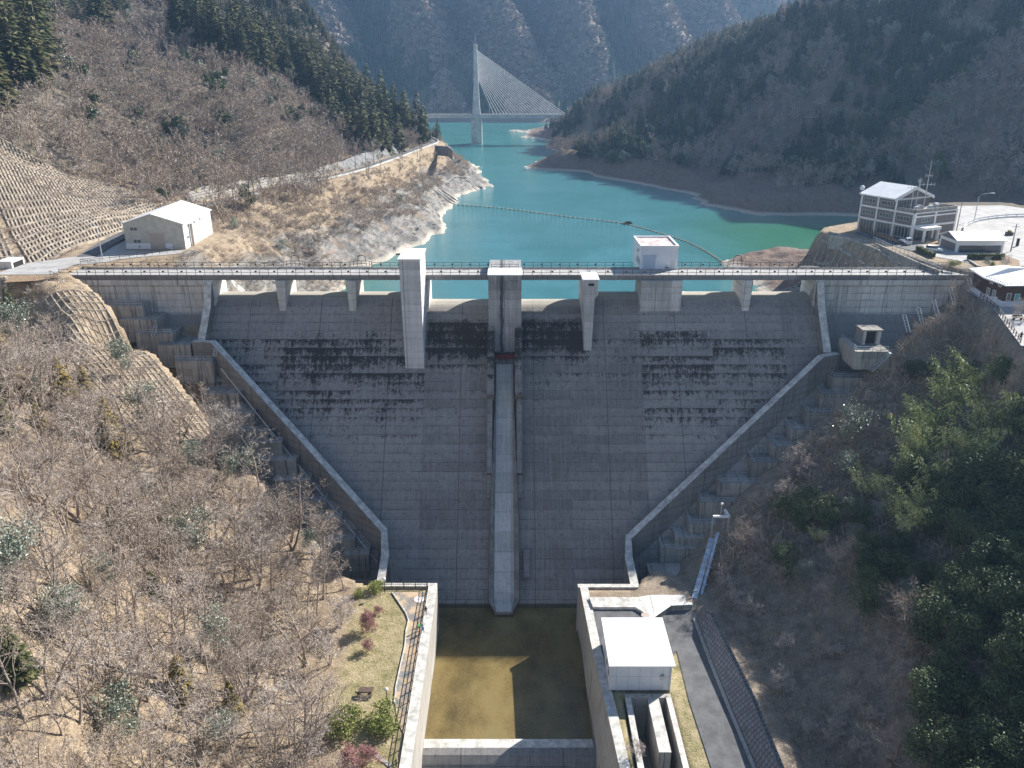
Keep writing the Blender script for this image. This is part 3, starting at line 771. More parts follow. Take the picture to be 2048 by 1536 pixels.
# chute: trough down the face
mb = MB()
def csec(z, wo, wi, h, fl, end=None):
    return [onface(-1.58 + s_ * w_, z, hh) for s_, w_, hh in ((-1, wo, -.3), (-1, wo - .25, h), (-1, wi, fl), (1, wi, fl), (1, wo - .25, h), (1, wo, -.3))]
zs = [-18.0, -26, -36, -44, -52, -55.5]
ws_ = [(2.15, 1.75, 1.0, .35), (2.3, 1.75, 1.3, .4), (2.75, 1.8, 1.6, .6), (3.1, 1.85, 1.8, .8), (3.2, 1.9, 1.9, .9), (3.2, 1.9, 1.9, .9)]
secs = [csec(z, *w) for z, w in zip(zs, ws_)]
for i in range(len(secs) - 1):
    for k in range(5):
        mb.k = 1 if k in (2,) else 0
        mb.quad(secs[i][k], secs[i + 1][k], secs[i + 1][k + 1], secs[i][k + 1])
mb.k = 0
e = secs[-1]; tip = [np.array([-1.58 + s_ * w_, yy, zz]) for s_, w_, yy, zz in ((-1, 1.7, -44.0, -57), (-1, 1.7, -45.3, -55.4), (-1, 1.45, -45.3, -55.4), (1, 1.45, -45.3, -55.4), (1, 1.7, -45.3, -55.4), (1, 1.7, -44.0, -57))]
for k in range(5):
    mb.k = 1 if k == 2 else 0
    mb.quad(e[k], tip[k], tip[k + 1], e[k + 1])
mb.k = 0; mb.quad(tip[1], (tip[1][0], tip[1][1], -58), (tip[4][0], tip[4][1], -58), tip[4])
M['chuteside'] = plain('chute_side', (.26, .235, .22), .9, .25, .6)
mb.build('chute', [M['chuteside'], M['chute']], dam)
mb = MB(); p = [onface(2.3, -52.2, -.5), onface(4.3, -52.2, -.5), onface(4.3, -48.2, -.5), onface(2.3, -48.2, -.5)]
q = [onface(2.3, -52.2, .9), onface(3.4, -52.2, .9), onface(3.4, -48.2, .9), onface(2.3, -48.2, .9)]; mb.hexa(p, q); mb.build('plinth', M['dam'], dam)
# lift tower
mb = MB(); mb.hexa([(-22.9, -10.2, -22), (-18.9, -10.2, -22), (-18.9, 0.2, -22), (-23.1, 0.2, -22)], [(-23.25, -10.2, 5.0), (-18.9, -10.2, 5.0), (-18.9, .2, 5.0), (-23.25, .2, 5.0)])
tw = mb.build('lift_tower', M['tower'], dam)
mb = MB(); mb.box(-23.5, -18.65, -10.45, .4, 5.0, 5.25); mb.build('tower_roof', M['roof'], tw)
mb = MB(); mb.tube([(-24.0, -1.5, -.5), (-24.3, -1.5, 3.2), (-24.3, -1.5, 4.2)], .1, 6); mb.box(-24.5, -23.4, -1.7, -1.2, 3.0, 3.5); mb.box(-25.0, -24.0, -1.7, -1.3, 4.2, 4.5); mb.build('mast', M['rail'], tw)
pier(-23.0, -18.5, .2, -1.56, -12, M['pale'], 0)
# slim measuring pier with its box head
mb = MB(); mb.hexa([(15.6, -7.5, -17), (17.2, -7.5, -17), (17.6, 7.4, -17), (15.3, 7.4, -17)], [(15.35, -7.5, -3.9), (17.55, -7.5, -3.9), (17.7, 7.4, -3.9), (15.3, 7.4, -3.9)])
mb.hexa([(15.35, -7.5, -3.9), (17.55, -7.5, -3.9), (17.7, -1, -3.9), (15.3, -1, -3.9)], [(15.05, -7.6, -3.0), (18.2, -7.6, -3.0), (18.2, -1, -3.0), (15.05, -1, -3.0)])
mb.box(15.05, 18.2, -7.6, -1, -3.0, .1)
sp_ = mb.build('slim_pier', M['tower'], dam)
mb = MB(); mb.box(14.85, 18.4, -7.8, -.8, .1, .35); mb.build('cap_slab', M['roof'], sp_)
mb = MB(); mb.box(16.1, 17.3, -7.68, -7.6, -1.1, -.55); mb.build('louvre', M['black'], sp_)
mb = MB(); mb.hexa([(15.3, -1, -12), (17.7, -1, -12), (17.7, 7.4, -12), (15.3, 7.4, -12)], [(15.3, -1, -1.56), (17.7, -1, -1.56), (17.7, 7.4, -1.56), (15.3, 7.4, -1.56)]); mb.build('pier', M['pale'], dam)
# training walls: top strip follows the photo's kinks
def twall(pts, th, depth, mat, name='training_wall'):
    """pts: top centre line; th thickness; depth: how far down"""
    mb = MB(); n = len(pts); P = np.array(pts, float); L = []; Rr = []
    for i in range(n):
        d = (P[min(i + 1, n - 1)] - P[max(i - 1, 0)])[:2]; d /= np.linalg.norm(d); nn = np.array([-d[1], d[0]]) * th / 2
        L.append(P[i] + [nn[0], nn[1], 0]); Rr.append(P[i] - [nn[0], nn[1], 0])
    for i in range(n - 1):
        mb.k = 0
        q = [Rr[i], Rr[i + 1], L[i + 1], L[i]]; dn = np.array([0, 0, depth])
        mb.hexa([a - dn for a in q], q)
    o = mb.build(name, [mat], dam)
    c = MB()
    for i in range(n - 1):
        q = [Rr[i], Rr[i + 1], L[i + 1], L[i]]; c.quad(*[a + np.array([0, 0, .012]) for a in q])
    c.build('coping', M['cap'], o)  # thin sheet, its colour carries the sunlit look of the wall top
    return o
LW = [(-66.6, -.7, -1.7), (-66.6, -3.2, -6.8), (-66.7, -8.9, -12.9)]
twall(LW, 1.6, 4.2, M['damside'])
LW2 = [(-68.2, -9.3, -12.7), (-63.8, -9.7, -12.7), (-44.4, -22.6, -27.9), (-25.2, -35.7, -43.3), (-24.2, -42, -45.0), (-24.1, -49.2, -46.4)]
twall(LW2, 1.5, 14, M['damside'])
RW = [(67.6, -.7, -1.7), (67.6, -3.2, -6.8), (67.4, -10.5, -14.9)]
twall(RW, 1.6, 4.2, M['damside'])
RW2 = [(69.6, -10.6, -15.0), (65.6, -11.9, -15.2), (44.2, -24.2, -29.8), (22.9, -36.6, -44.3), (22.3, -42, -45.4), (22.4, -49.6, -46.4)]
twall(RW2, 1.5, 14, M['damside'])
twall([(-24.8, -49.25, -46.4), (-13.7, -49.3, -46.4)], 1.0, 12, M['old'], 'wing_wall')
twall([(23, -49.7, -46.3), (12.0, -49.7, -46.3)], 1.0, 12, M['old'], 'wing_wall')
# diagonal handrail on the left wall
mb = MB(); a = onface(-61, -19, 0); mb.tube([(-61.5, -13.5, -17.5), (-44.5, -25.0, -33.5), (-26.5, -38.2, -49.0)], .12, 5); mb.build('handrail', M['galv'], dam)

# side walls and end sill of the stilling basin
bl = thing('basin_wall', 'sunlit left concrete wall of the stilling basin beside the fenced walk', 'wall', (-14.4, -70, -57), group='walls of the stilling basin')
mb = MB(); mb.box(-15.15, -13.65, -150, -49.8, -61, -46.4); mb.build('wall', M['old'], bl)
mb = MB(); mb.box(-15.2, -13.6, -150, -49.85, -46.4, -46.32); mb.build('coping', M['cap'], bl)
br = thing('basin_wall', 'shaded right concrete wall of the stilling basin below the white valve house', 'wall', (13.5, -70, -57), group='walls of the stilling basin')
mb = MB(); ry = [-50.2, -67, -80, -91, -150]; rx_ = [12.35, 13.0, 13.9, 14.5, 18.0]
for i in range(4):
    mb.hexa([(12.3, ry[i + 1], -61), (16, ry[i + 1], -61), (16, ry[i], -61), (12.3, ry[i], -61)],
            [(rx_[i + 1], ry[i + 1], -46.3), (rx_[i + 1] + 1.45, ry[i + 1], -46.3), (rx_[i] + 1.45, ry[i], -46.3), (rx_[i], ry[i], -46.3)])
mb.build('wall', M['old'], br)
mb = MB()
for i in range(4): mb.quad((rx_[i + 1], ry[i + 1], -46.28), (rx_[i + 1] + 1.45, ry[i + 1], -46.28), (rx_[i] + 1.45, ry[i], -46.28), (rx_[i], ry[i], -46.28))
mb.build('coping', M['cap'], br)
sill = thing('end_sill', 'low rounded concrete weir closing the basin, its crest coloured pale as if sunlit', 'weir', (-.7, -78, -57))
mb = MB(); mb.extrude_x([(-76.3, -60), (-76.3, -55.75), (-76.6, -55.6), (-78.3, -55.6), (-79.3, -55.9), (-80.3, -56.7), (-84, -60.8), (-90, -61.2), (-90, -62)], -14, 13); mb.build('weir', M['damside'], sill)
mb = MB(); mb.quad((-13.6, -78.2, -55.58), (12.6, -78.2, -55.58), (12.4, -76.5, -55.58), (-13.6, -76.5, -55.58)); mb.build('crest', M['cap'], sill)  # sill top sheet, coloured pale to stand for sunlight on it
rv = MB(); rv.quad((-14, -150, -59.5), (16, -150, -59.5), (16, -81, -59.5), (-14, -81, -59.5)); tag(rv.build('river_channel', M['damside']), 'concrete apron of the river channel below the weir', kind='structure')

# stepped foundation blocks on both abutments
def block(x0, x1, y0, y1, zt, h, label, group, stairs=0, rails=True, mat='block'):
    b = thing('concrete_block', label, 'concrete block', ((x0 + x1) / 2, y0, zt - h), group)
    mb = MB(); mb.hexa([(x0, y0 - .35, zt - h), (x1, y0 - .35, zt - h), (x1, y1, zt - h), (x0, y1, zt - h)], [(x0, y0, zt), (x1, y0, zt), (x1, y1, zt), (x0, y1, zt)])
    mb.build('block', M[mat], b)
    if stairs:
        s = MB(); n = 9; xa, xb = (x1 - 3.6, x1 - .4) if stairs > 0 else (x0 + .4, x0 + 3.6)
        hh = min(h, 3.9)
        za = zt; zb_ = zt - hh
        lo = xa; hi = xb
        for k in range(n):
            t = k / (n - 1); X = lo + (hi - lo) * t; Z_ = zb_ + (za - zb_) * t
            s.box(X - .28, X + .28, y0 - 1.35, y0 - .42, Z_ - .1, Z_)
        s.bar((lo, y0 - 1.38, zb_ - .1), (hi, y0 - 1.38, za - .1), .08, .3); s.bar((lo, y0 - .45, zb_ - .1), (hi, y0 - .45, za - .1), .08, .3)
        s.bar((lo, y0 - 1.38, zb_ + 1), (hi, y0 - 1.38, za + 1), .09)
        for k in range(5):
            t = k / 4; X = lo + (hi - lo) * t; s.bar((X, y0 - 1.38, zb_ + (za - zb_) * t), (X, y0 - 1.38, zb_ + (za - zb_) * t + 1), .07)
        s.build('stair', M['galv'], b)
    if rails:
        r = MB(); rail_run(r, [(x0 + .2, y1 - .6, zt), (x0 + .2, y0 + .15, zt), (x1 - .3, y0 + .15, zt)], 1.0, 1.5, (1.0, .5), .06, .06); r.build('railing', M['galv'], b)
ordl = ['topmost', 'second from the top', 'third from the top', 'fourth from the top', 'fifth from the top', 'sixth from the top', 'seventh from the top', 'eighth from the top', 'ninth from the top', 'tenth from the top', 'lowest']
lcorn = [(477, 787), (506, 826), (534, 862), (562, 884), (592, 921), (619, 961), (650, 1002), (680, 1038), (708, 1080), (737, 1109)]
dL = np.array([38.6, -26.0]); dL /= np.linalg.norm(dL); nL = np.array([dL[1], -dL[0]])          # outward (-x,-y)
if nL[0] > 0: nL = -nL
bp = np.array([-63.8, -9.7]) + nL * 1.6
prevz = None
for i, (a, b) in enumerate(lcorn):
    p = atP(a, b, FP + FN * 3.2, FN)
    w = 7.5 if i < 9 else 5
    block(p[0] - w, p[0], p[1], p[1] + 7.5, p[2], 6.5, 'dark concrete foundation block on the left abutment, %s of the lower flight' % ordl[i], 'left abutment blocks', 0, False)
rcorn = [(1666, 756), (1642, 789), (1614, 826), (1582, 860), (1545, 893), (1505, 925), (1438, 967), (1401, 1005), (1379, 1049), (1351, 1075), (1322, 1098)]
dR = np.array([-42.7, -24.7]); dR /= np.linalg.norm(dR); nR = np.array([-dR[1], dR[0]])
if nR[0] < 0: nR = -nR
bp = np.array([65.6, -11.9]) + nR * 1.9
ordr = ordl[:]
for i, (a, b) in enumerate(rcorn):
    p = atP(a, b, FP + FN * 3.4, FN)
    nm = ordl[i] if i < 10 else 'lowest'
    block(p[0], p[0] + 8.5, p[1], p[1] + 6.5, p[2], 6.5, 'foundation block with steel stair on the right abutment, %s of its flight' % nm, 'right abutment blocks', 1, i not in (9,), 'block')
p = atZ(1302, 1166, -49.5)
block(p[0], p[0] + 8.6, p[1], p[1] + 6, -49.0, 3.0, 'wide pale concrete platform at the foot of the right abutment stair', 'right abutment platforms', -1, False, 'old')
# big blocks near the top on each side
p = atY(1712, 703, -17)
block(p[0], p[0] + 7, p[1], p[1] + 9, p[2], 3.8, 'large pale concrete platform in front of the gallery doorway', 'right abutment platforms', 1, True, 'old')
p = atP(1660, 742, (66, -13, 0), (nR[0], nR[1], 0))
gd = thing('gallery_doorway', 'small concrete doorway housing with dark opening on the right dam slope', 'doorway', (78, -9, -16))
a = atY(1727, 664, -12.5); b = atY(1763, 664, -12.5); zt = a[2] + .2; zb_ = atY(1730, 697, -12.5)[2]
mb = MB(); mb.box(a[0] - .3, b[0] + .3, -12.8, -8.6, zt, zt + .3); mb.build('roof', M['old'], gd)
mb = MB(); mb.box(a[0], a[0] + .7, -12.5, -8.8, zb_ - .5, zt); mb.box(b[0] - .7, b[0], -12.5, -8.8, zb_ - .5, zt); mb.build('side_wall', M['pale'], gd)
mb = MB(); mb.box(a[0] + .7, b[0] - .7, -11.5, -11.3, zb_ - .5, zt); mb.build('door', M['black'], gd)
# left upper steps against the abutment wall
for i, (a, b, yy, w, h) in enumerate(((285, 612, -4, 9, 4), (312, 640, -6, 8, 5), (345, 668, -8, 8, 5), (380, 690, -10, 7, 5), (425, 722, -12.5, 8, 5))):
    p = atY(a, b, yy)
    block(p[0] - w, p[0], yy, yy + 7, p[2], h, 'dark mossy concrete step beneath the left abutment wall, %s of five' % ordl[i], 'left upper steps', 0, i % 2 == 0)
for i, (a, b, yy) in enumerate(((352, 600, -3), (308, 650, -7), (402, 650, -9), (431, 690, -11.5))):
    p = atY(a, b, yy); q = atY(a - 6, b + 22, yy - 1.5)
    s = MB(); s.tube([p, q], .08, 5); s.tube([p + [.7, 0, 0], q + [.7, 0, 0]], .08, 5)
    for k in range(6): s.bar(p + (q - p) * k / 5, p + (q - p) * k / 5 + [.7, 0, 0], .07)
    tag(s.build('ladder', M['galv']), 'steel ladder on the dark left abutment steps, %s to the crest' % ['nearest', 'second', 'third', 'farthest'][i], 'ladder', 'abutment ladders')
for i, (a, b, yy) in enumerate(((1934, 556, -3), (1897, 575, -5), (1864, 600, -7), (1833, 615, -8.5), (1805, 630, -10.5))):
    p = atY(a, b, yy); q = atY(a + 9, b + 34, yy - 2)
    s = MB(); s.tube([p, q], .09, 5); s.tube([p + [.7, 0, 0], q + [.7, 0, 0]], .09, 5)
    for k in range(7): s.bar(p + (q - p) * k / 6, p + (q - p) * k / 6 + [.7, 0, 0], .07)
    tag(s.build('ladder', M['galv']), 'steel ladder under the right abutment wall, %s to the crest' % ['nearest', 'second', 'third', 'fourth', 'farthest'][i], 'ladder', 'abutment ladders')
# ------------------------------------------------------------------ buildings
def frame_window(parent, c, w, h, face, panes=2, frame='white', depth=.12, glass='glass'):
    """window on a wall; c centre on the wall plane, face = unit outward (x,y); builds frame with its pane as sub-part"""
    c = np.array(c, float); n = np.array([face[0], face[1], 0.0]); t = np.array([-n[1], n[0], 0.0]); z = np.array([0, 0, 1.0])
    mb = MB(); f = .09
    def bb(a0, a1, b0, b1, d0, d1):
        q = [c + t * u_ + z * v_ + n * d for d in (d0, d1) for u_, v_ in ((a0, b0), (a1, b0), (a1, b1), (a0, b1))]
        mb.hexa(q[:4], q[4:])
    bb(-w / 2, w / 2, -h / 2, -h / 2 + f, 0.003, depth); bb(-w / 2, w / 2, h / 2 - f, h / 2, 0.003, depth)
    for k in range(panes + 1):
        u0 = -w / 2 + k * (w - f) / panes; bb(u0, u0 + f, -h / 2 + f, h / 2 - f, 0.003, depth)
    fr = mb.build('window', M[frame], parent)
    mb = MB(); bb(-w / 2 + f, w / 2 - f, -h / 2 + f, h / 2 - f, .004, .03); mb.build('pane', M[glass], fr)
    return fr

# intake house on the dam crest
a = atZ(1279.5, 538.8, -.6); xr = atZ(1354, 538.8, -.6)[0]; y0 = a[1]; zt = atY(1283, 492.5, y0)[2]; yb = atZ(1300, 473, zt)[1]
ih = thing('intake_house', 'pale blue white gate house with flat stained roof standing on the dam crest', 'building', (a[0], y0, -.6))
mb = MB(); mb.box(a[0], xr, y0, yb, -1.2, zt - .25); mb.build('wall', M['whitewall'], ih)
mb = MB()
for x in np.arange(a[0] + .7, xr, .75): mb.box(x, x + .07, y0 - .035, y0 - .002, -.4, zt - .3)
mb.build('cladding_rib', M['whitewall'], ih)
mb = MB(); w = .35; mb.box(a[0] - .1, xr + .1, y0 - .1, y0 + w, zt - .25, zt + .15); mb.box(a[0] - .1, xr + .1, yb - w, yb + .1, zt - .25, zt + .15)
mb.box(a[0] - .1, a[0] + w, y0 + w, yb - w, zt - .25, zt + .15); mb.box(xr - w, xr + .1, y0 + w, yb - w, zt - .25, zt + .15); mb.build('parapet', M['white'], ih)
mb = MB(); mb.box(a[0] + w, xr - w, y0 + w, yb - w, zt - .25, zt - .2); mb.build('roof', M['tar'], ih)
mb = MB(); mb.box(a[0] + .6, a[0] + 3.4, y0 - .08, y0 - .003, -.6, 2.0); mb.box(a[0] + .45, a[0] + 3.55, y0 - .16, y0 - .003, 2.02, 2.7); mb.build('roller_door', M['bluepipe'] if False else plain('blue_grey_shutter', (.46, .54, .66), .5, .05, 1), ih)
mb = MB(); mb.box(xr - 1.5, xr - .6, y0 - .07, y0 - .003, -.6, 1.5); mb.build('door', plain('pale_door', (.62, .63, .62), .5, .05, 1), ih)
mb = MB(); mb.box(xr - 2.75, xr - 2.0, y0 - .05, y0 - .003, .5, 1.2); mb.build('notice', M['white'], ih)
mb = MB(); mb.tube([(xr - 2.4, y0 - .5, -.6), (xr - 2.4, y0 - .5, .5)], .05, 5); mb.ball((xr - 2.7, y0 - .5, -.1), .22, 6, 4, .6); mb.ball((xr - 2.1, y0 - .5, -.1), .22, 6, 4, .6); mb.build('valve_stand', M['black'], ih)
for k in range(3): frame_window(ih, (a[0], y0 + 1.1 + k * 1.7, 1.0), .6, 1.3, (-1, 0), 1, 'galv')
mb = MB(); mb.box(a[0] - .35, a[0] - .003, y0 + 2.6, y0 + 3.2, 2.9, 3.5); mb.build('vent_hood', M['galv'], ih)
# warehouse on the left bank
g0 = .05; A = atZ(254, 498, g0); B = atZ(371, 498, g0); ye = (A[1] + B[1]) / 2
zE = atY(247, 447.5, ye)[2]; zR = atY(302, 428.5, ye)[2]; C_ = atZ(362, 402.5, zR); yb = C_[1]; xm = (A[0] + B[0]) / 2; dx = C_[0] - xm
wh = thing('warehouse', 'cream gabled storehouse with bright white roof and roller door beside the dam', 'building', (xm, ye, 0))
P0, P1, P2, P3 = (A[0], ye), (B[0], ye), (B[0] + dx, yb), (A[0] + dx, yb)
mb = MB(); mb.prism([P0, P1, P2, P3], g0 - 1, zE - .05)
b0 = len(mb.v); mb.v += [(A[0], ye, zE - .05), (B[0], ye, zE - .05), (xm, ye, zR - .08), (A[0] + dx, yb, zE - .05), (B[0] + dx, yb, zE - .05), (xm + dx, yb, zR - .08)]
mb.f += [(b0, b0 + 1, b0 + 2), (b0 + 4, b0 + 3, b0 + 5)]; mb.m += [0, 0]; mb.build('wall', M['cream'], wh)
mb = MB(); x1 = B[0]; mb.prism([(x1 + .003, ye + .05), (x1 + .12, ye + .05), (x1 + .12 + dx, yb), (x1 + .003 + dx, yb)], -6, zE - .06); mb.prism([(x1 - 2.6, ye + 1), (x1, ye + .3), (x1 + dx, yb), (x1 - 2.6, yb)], -6, g0 - 1.01); mb.build('side_wall', M['white'], wh)
def slab_roof(mb, e0, e1, r1, r0, th=.22, over=.5):
    mb.hexa([e0, e1, r1, r0], [np.array(p) + [0, 0, th] for p in (e0, e1, r1, r0)])
for s_ in (-1, 1):
    xe = (A[0] if s_ < 0 else B[0]) + s_ * .5; ze = zE - .5 * (zR - zE) / (B[0] - xm)
    mb = MB(); pts = [(xe, ye - .5, ze), (xm, ye - .5, zR), (xm + dx, yb + .4, zR), (xe + dx, yb + .4, ze)]
    if s_ > 0: pts = [(xm, ye - .5, zR), (xe, ye - .5, ze), (xe + dx, yb + .4, ze), (xm + dx, yb + .4, zR)]
    mb.hexa(pts, [(p[0], p[1], p[2] + .22) for p in pts]); mb.build('roof', M['roof'], wh)
mb = MB(); mb.box(xm - 1.2, xm + 2.4, ye - .1, ye - .003, g0, 4.0); mb.build('roller_door', M['shutter'], wh)
mb = MB(); mb.box(A[0], xm - 1.25, ye - .06, ye - .003, g0, 1.45); mb.build('plinth', M['whitewall'], wh); mb = MB(); mb.box(xm + 2.45, xm + 4.2, ye - .06, ye - .003, g0, 1.45); mb.build('plinth', M['whitewall'], wh)
frame_window(wh, (A[0] + 2.5, ye, 5.0), 1.9, .95, (0, -1), 2, 'galv'); frame_window(wh, (A[0] + 2.9, ye, 2.0), 1.9, .95, (0, -1), 2, 'galv')
mb = MB(); mb.box(A[0] + 3.0, A[0] + 3.6, ye - .12, ye - .065, .45, .95); mb.build('vent', M['shutter'], wh)
for k, yy in enumerate((3.5, 8.0, 12.5)): frame_window(wh, (B[0] + .12 + dx * yy / (yb - ye), ye + yy, 5.3), .8, .7, (1, 0), 1, 'galv')
frame_window(wh, (B[0] + .16, ye + 2.4, 2.6), .7, .7, (1, 0), 1, 'galv')
mb = MB(); mb.tube([(B[0] + .45, ye + 4.4, 5.6), (B[0] + .45, ye + 4.4, -4)], .38, 8); mb.build('duct', M['shutter'], wh)
# slipway seen under the crest road
sw = thing('slipway', 'white concrete slipway with red rails running down to the lake', 'slipway', (-66, 14, -10))
s0 = np.array([-72.5, 12.5, -4.2]); s1 = np.array([-56.5, 9.0, -17]); ww = np.array([1.6, 5.6, 0])
mb = MB()
for k in range(3):
    o0 = ww * (k * .42); mb.hexa([s0 + o0 - [0, 0, 1], s1 + o0 - [0, 0, 1], s1 + o0 + ww * .34 - [0, 0, 1], s0 + o0 + ww * .34 - [0, 0, 1]], [s0 + o0, s1 + o0, s1 + o0 + ww * .34, s0 + o0 + ww * .34])
mb.build('ramp', M['cap'], sw)
for k in (0, 1):
    mb = MB(); o0 = ww * (.1 + k * .42) + [0, 0, .12]; mb.bar(s0 + o0, s1 + o0, .2); mb.build('rail', M['red'], sw)

# office block on the right bank
GZ0 = .4
FLc = atZ(1821, 481, GZ0)[:2]; FR = atZ(1905, 471, GZ0)[:2]; BL = atZ(1754.7, 456.7, GZ0)[:2]
ux = (FR - FLc); Wf = np.linalg.norm(ux); ux /= Wf
uy = np.array([-ux[1], ux[0]]); D = 17.5
if (BL - FLc) @ uy < 0: uy = -uy
off = thing('dam_office', 'three storey white framed grey office with gabled roof and rooftop antennas', 'building', (FLc[0], FLc[1], GZ0))
def L2(a, b, z): p = FLc + ux * a + uy * b; return np.array([p[0], p[1], z])
def obox(mb, a0, a1, b0, b1, z0, z1):
    mb.hexa([L2(a0, b0, z0), L2(a1, b0, z0), L2(a1, b1, z0), L2(a0, b1, z0)], [L2(a0, b0, z1), L2(a1, b0, z1), L2(a1, b1, z1), L2(a0, b1, z1)])
z1, z2, z3 = GZ0 + 3.5, GZ0 + 6.7, GZ0 + 9.7
mb = MB(); obox(mb, 0, Wf, 0, 7.0, GZ0 - .5, z2 + .25); obox(mb, 0, Wf - 2.2, 7.0, D, GZ0 - .5, z3); mb.build('wall', M['greywall'], off)
mb = MB()
e = .16
for b in (0, 5.8, 11.6, D - .4): obox(mb, -e, -.003, b, b + .45, GZ0, z3 if b > 5.5 else z2)
obox(mb, -e, -.003, .45, D, z1 - .25, z1 + .2); obox(mb, -e - .01, -.004, .45, D, z2 - .25, z2 + .2); obox(mb, -e - .02, -.005, 6.9, D, z3 - .3, z3 + .02)
for a_ in (0, Wf * .47, Wf - .45): obox(mb, a_ - (e if a_ == 0 else 0), a_ + .5, -e, -.003, GZ0, z2 + .3)
obox(mb, .5, Wf, -e - .01, -.004, z1 - .2, z1 + .3); obox(mb, .5, Wf, -e - .01, -.004, z2 - .9, z2 - .55); obox(mb, -.2, Wf + .15, -e - .02, -.005, z2 + .05, z2 + .3)
obox(mb, Wf + .003, Wf + e, 0, .5, GZ0, z2 + .3); obox(mb, Wf + .003, Wf + e, 6.4, 6.9, GZ0, z2 + .3)
mb.build('white_frame', M['white'], off)
for b, n in ((1.0, 1), (6.6, 1), (12.3, 1)):
    for z in (z1 + 1.3, z2 + 1.2):
        if z > z2 and b < 5: continue
        frame_window(off, L2(-.01, b + 2.3, z + .35), 3.9, 1.15, -ux, 4, 'galv')
for b in (1.0, 6.6, 12.3): frame_window(off, L2(-.01, b + 2.2, GZ0 + 1.75), 4.2, 2.8, -ux, 4, 'galv')
frame_window(off, L2(Wf * .25 + .3, -.01, z1 + 1.5), 3.4, 1.2, -uy, 3, 'galv')
# gabled roof over the rear block: ridge along uy... front gable faces the terrace
mb = MB(); rm = (Wf - 2.2) / 2; zr = z3 + 2.6
b0 = len(mb.v); mb.v += [tuple(L2(0, 7.02, z3)), tuple(L2(Wf - 2.2, 7.02, z3)), tuple(L2(rm, 7.02, zr - .1)), tuple(L2(0, D, z3)), tuple(L2(Wf - 2.2, D, z3)), tuple(L2(rm, D, zr - .1))]
mb.f += [(b0, b0 + 1, b0 + 2), (b0 + 4, b0 + 3, b0 + 5)]; mb.m += [0, 0]; mb.build('gable', M['greywall'], off)
for s_ in (0, 1):
    mb = MB(); ea = -.6 if s_ == 0 else Wf - 1.6
    q = [L2(ea, 6.3, z3 - .15), L2(rm, 6.3, zr), L2(rm, D + .5, zr), L2(ea, D + .5, z3 - .15)]
    if s_: q = [q[1], q[0], q[3], q[2]]
    mb.hexa(q, [p + [0, 0, .25] for p in q]); mb.build('roof', M['roof'], off)
    mb = MB(); q2 = [L2(ea, 6.25, z3 - .45), L2(rm, 6.25, zr - .3)]; mb.bar(q2[0], q2[1], .1, .5); mb.build('barge_board', M['white'], off)
mb = MB(); obox(mb, .2, Wf - 2.4, 6.9, 6.98, z3 - .5, z3 - .1); mb.build('fascia', M['white'], off)
for a_ in (2.2, 5.2): frame_window(off, L2(a_ + 1, 6.98, z2 + 1.7), 2.6, 1.5, -uy, 3, 'galv')
mb = MB(); obox(mb, .3, Wf - .1, .1, .35, z2 + .25, z2 + 1.1); obox(mb, Wf - .35, Wf - .1, .35, 6.6, z2 + .25, z2 + 1.1); obox(mb, .1, .35, .35, 6.6, z2 + .25, z2 + 1.1); mb.build('terrace_parapet', M['old'], off)
mb = MB()
for a_, b_ in ((3, 2.4), (5.6, 3.6), (8, 2.2), (11.5, 3), (13, 4.4)): obox(mb, a_, a_ + 1.3, b_, b_ + .9, z2 + .25, z2 + 1.35)
mb.build('roof_unit', M['galv'], off)
# entrance canopy
mb = MB(); obox(mb, .6, 6.6, -3.2, -.17, GZ0 + 2.9, GZ0 + 3.6); mb.build('canopy', M['white'], off)
for a_ in (.9, 5.9):
    mb = MB(); obox(mb, a_, a_ + .5, -3.0, -2.5, GZ0 - .2, GZ0 + 2.89); mb.build('column', M['white'], off)
mb = MB(); obox(mb, 1.2, 6.0, -.15, -.05, GZ0, GZ0 + 2.7); mb.build('entrance_glazing', M['glass'], off)
# antennas
def antenna(a_, b_, h, arms, label):
    t = thing('antenna_mast', label, 'antenna', tuple(L2(a_, b_, z2 + .25)), 'antennas on the office roof')
    base = L2(a_, b_, z2 + .25); mb = MB(); mb.tube([base, base + [0, 0, h]], [.14, .07], 6)
    mb.build('mast', M['galv'], t)
    for f_, L_ in arms:
        mb = MB(); c = base + [0, 0, h * f_]
        mb.bar(c - [L_, 0, 0], c + [L_, 0, 0], .09)
        for q in np.linspace(-L_, L_, 5): mb.bar(c + [q, 0, -.5], c + [q, 0, .5], .06)
        mb.build('aerial', M['galv'], t)
antenna(1.9, 3.2, 6.4, ((.93, 1.5),), 'shorter antenna mast at the left corner of the office roof terrace')
antenna(8.2, 4.4, 12.5, ((.5, 1.9), (.68, .9)), 'tallest antenna mast on the office roof terrace')
antenna(6.2, 5.2, 8.0, ((.9, .5), (.35, .8)), 'slim weather mast between the two larger antennas on the office roof')
t = thing('satellite_dish', 'small white dish on a pole behind the office roof eave', 'dish', tuple(L2(-.6, D, z3 - .2)))
mb = MB(); mb.tube([L2(-.6, D, z3 - .2), L2(-.6, D, z3 + 1.2)], .07, 5); mb.build('pole', M['galv'], t)
mb = MB(); mb.ball(tuple(L2(-.6, D - .2, z3 + 1.6)), .65, 10, 6); mb.build('dish', M['white'], t)
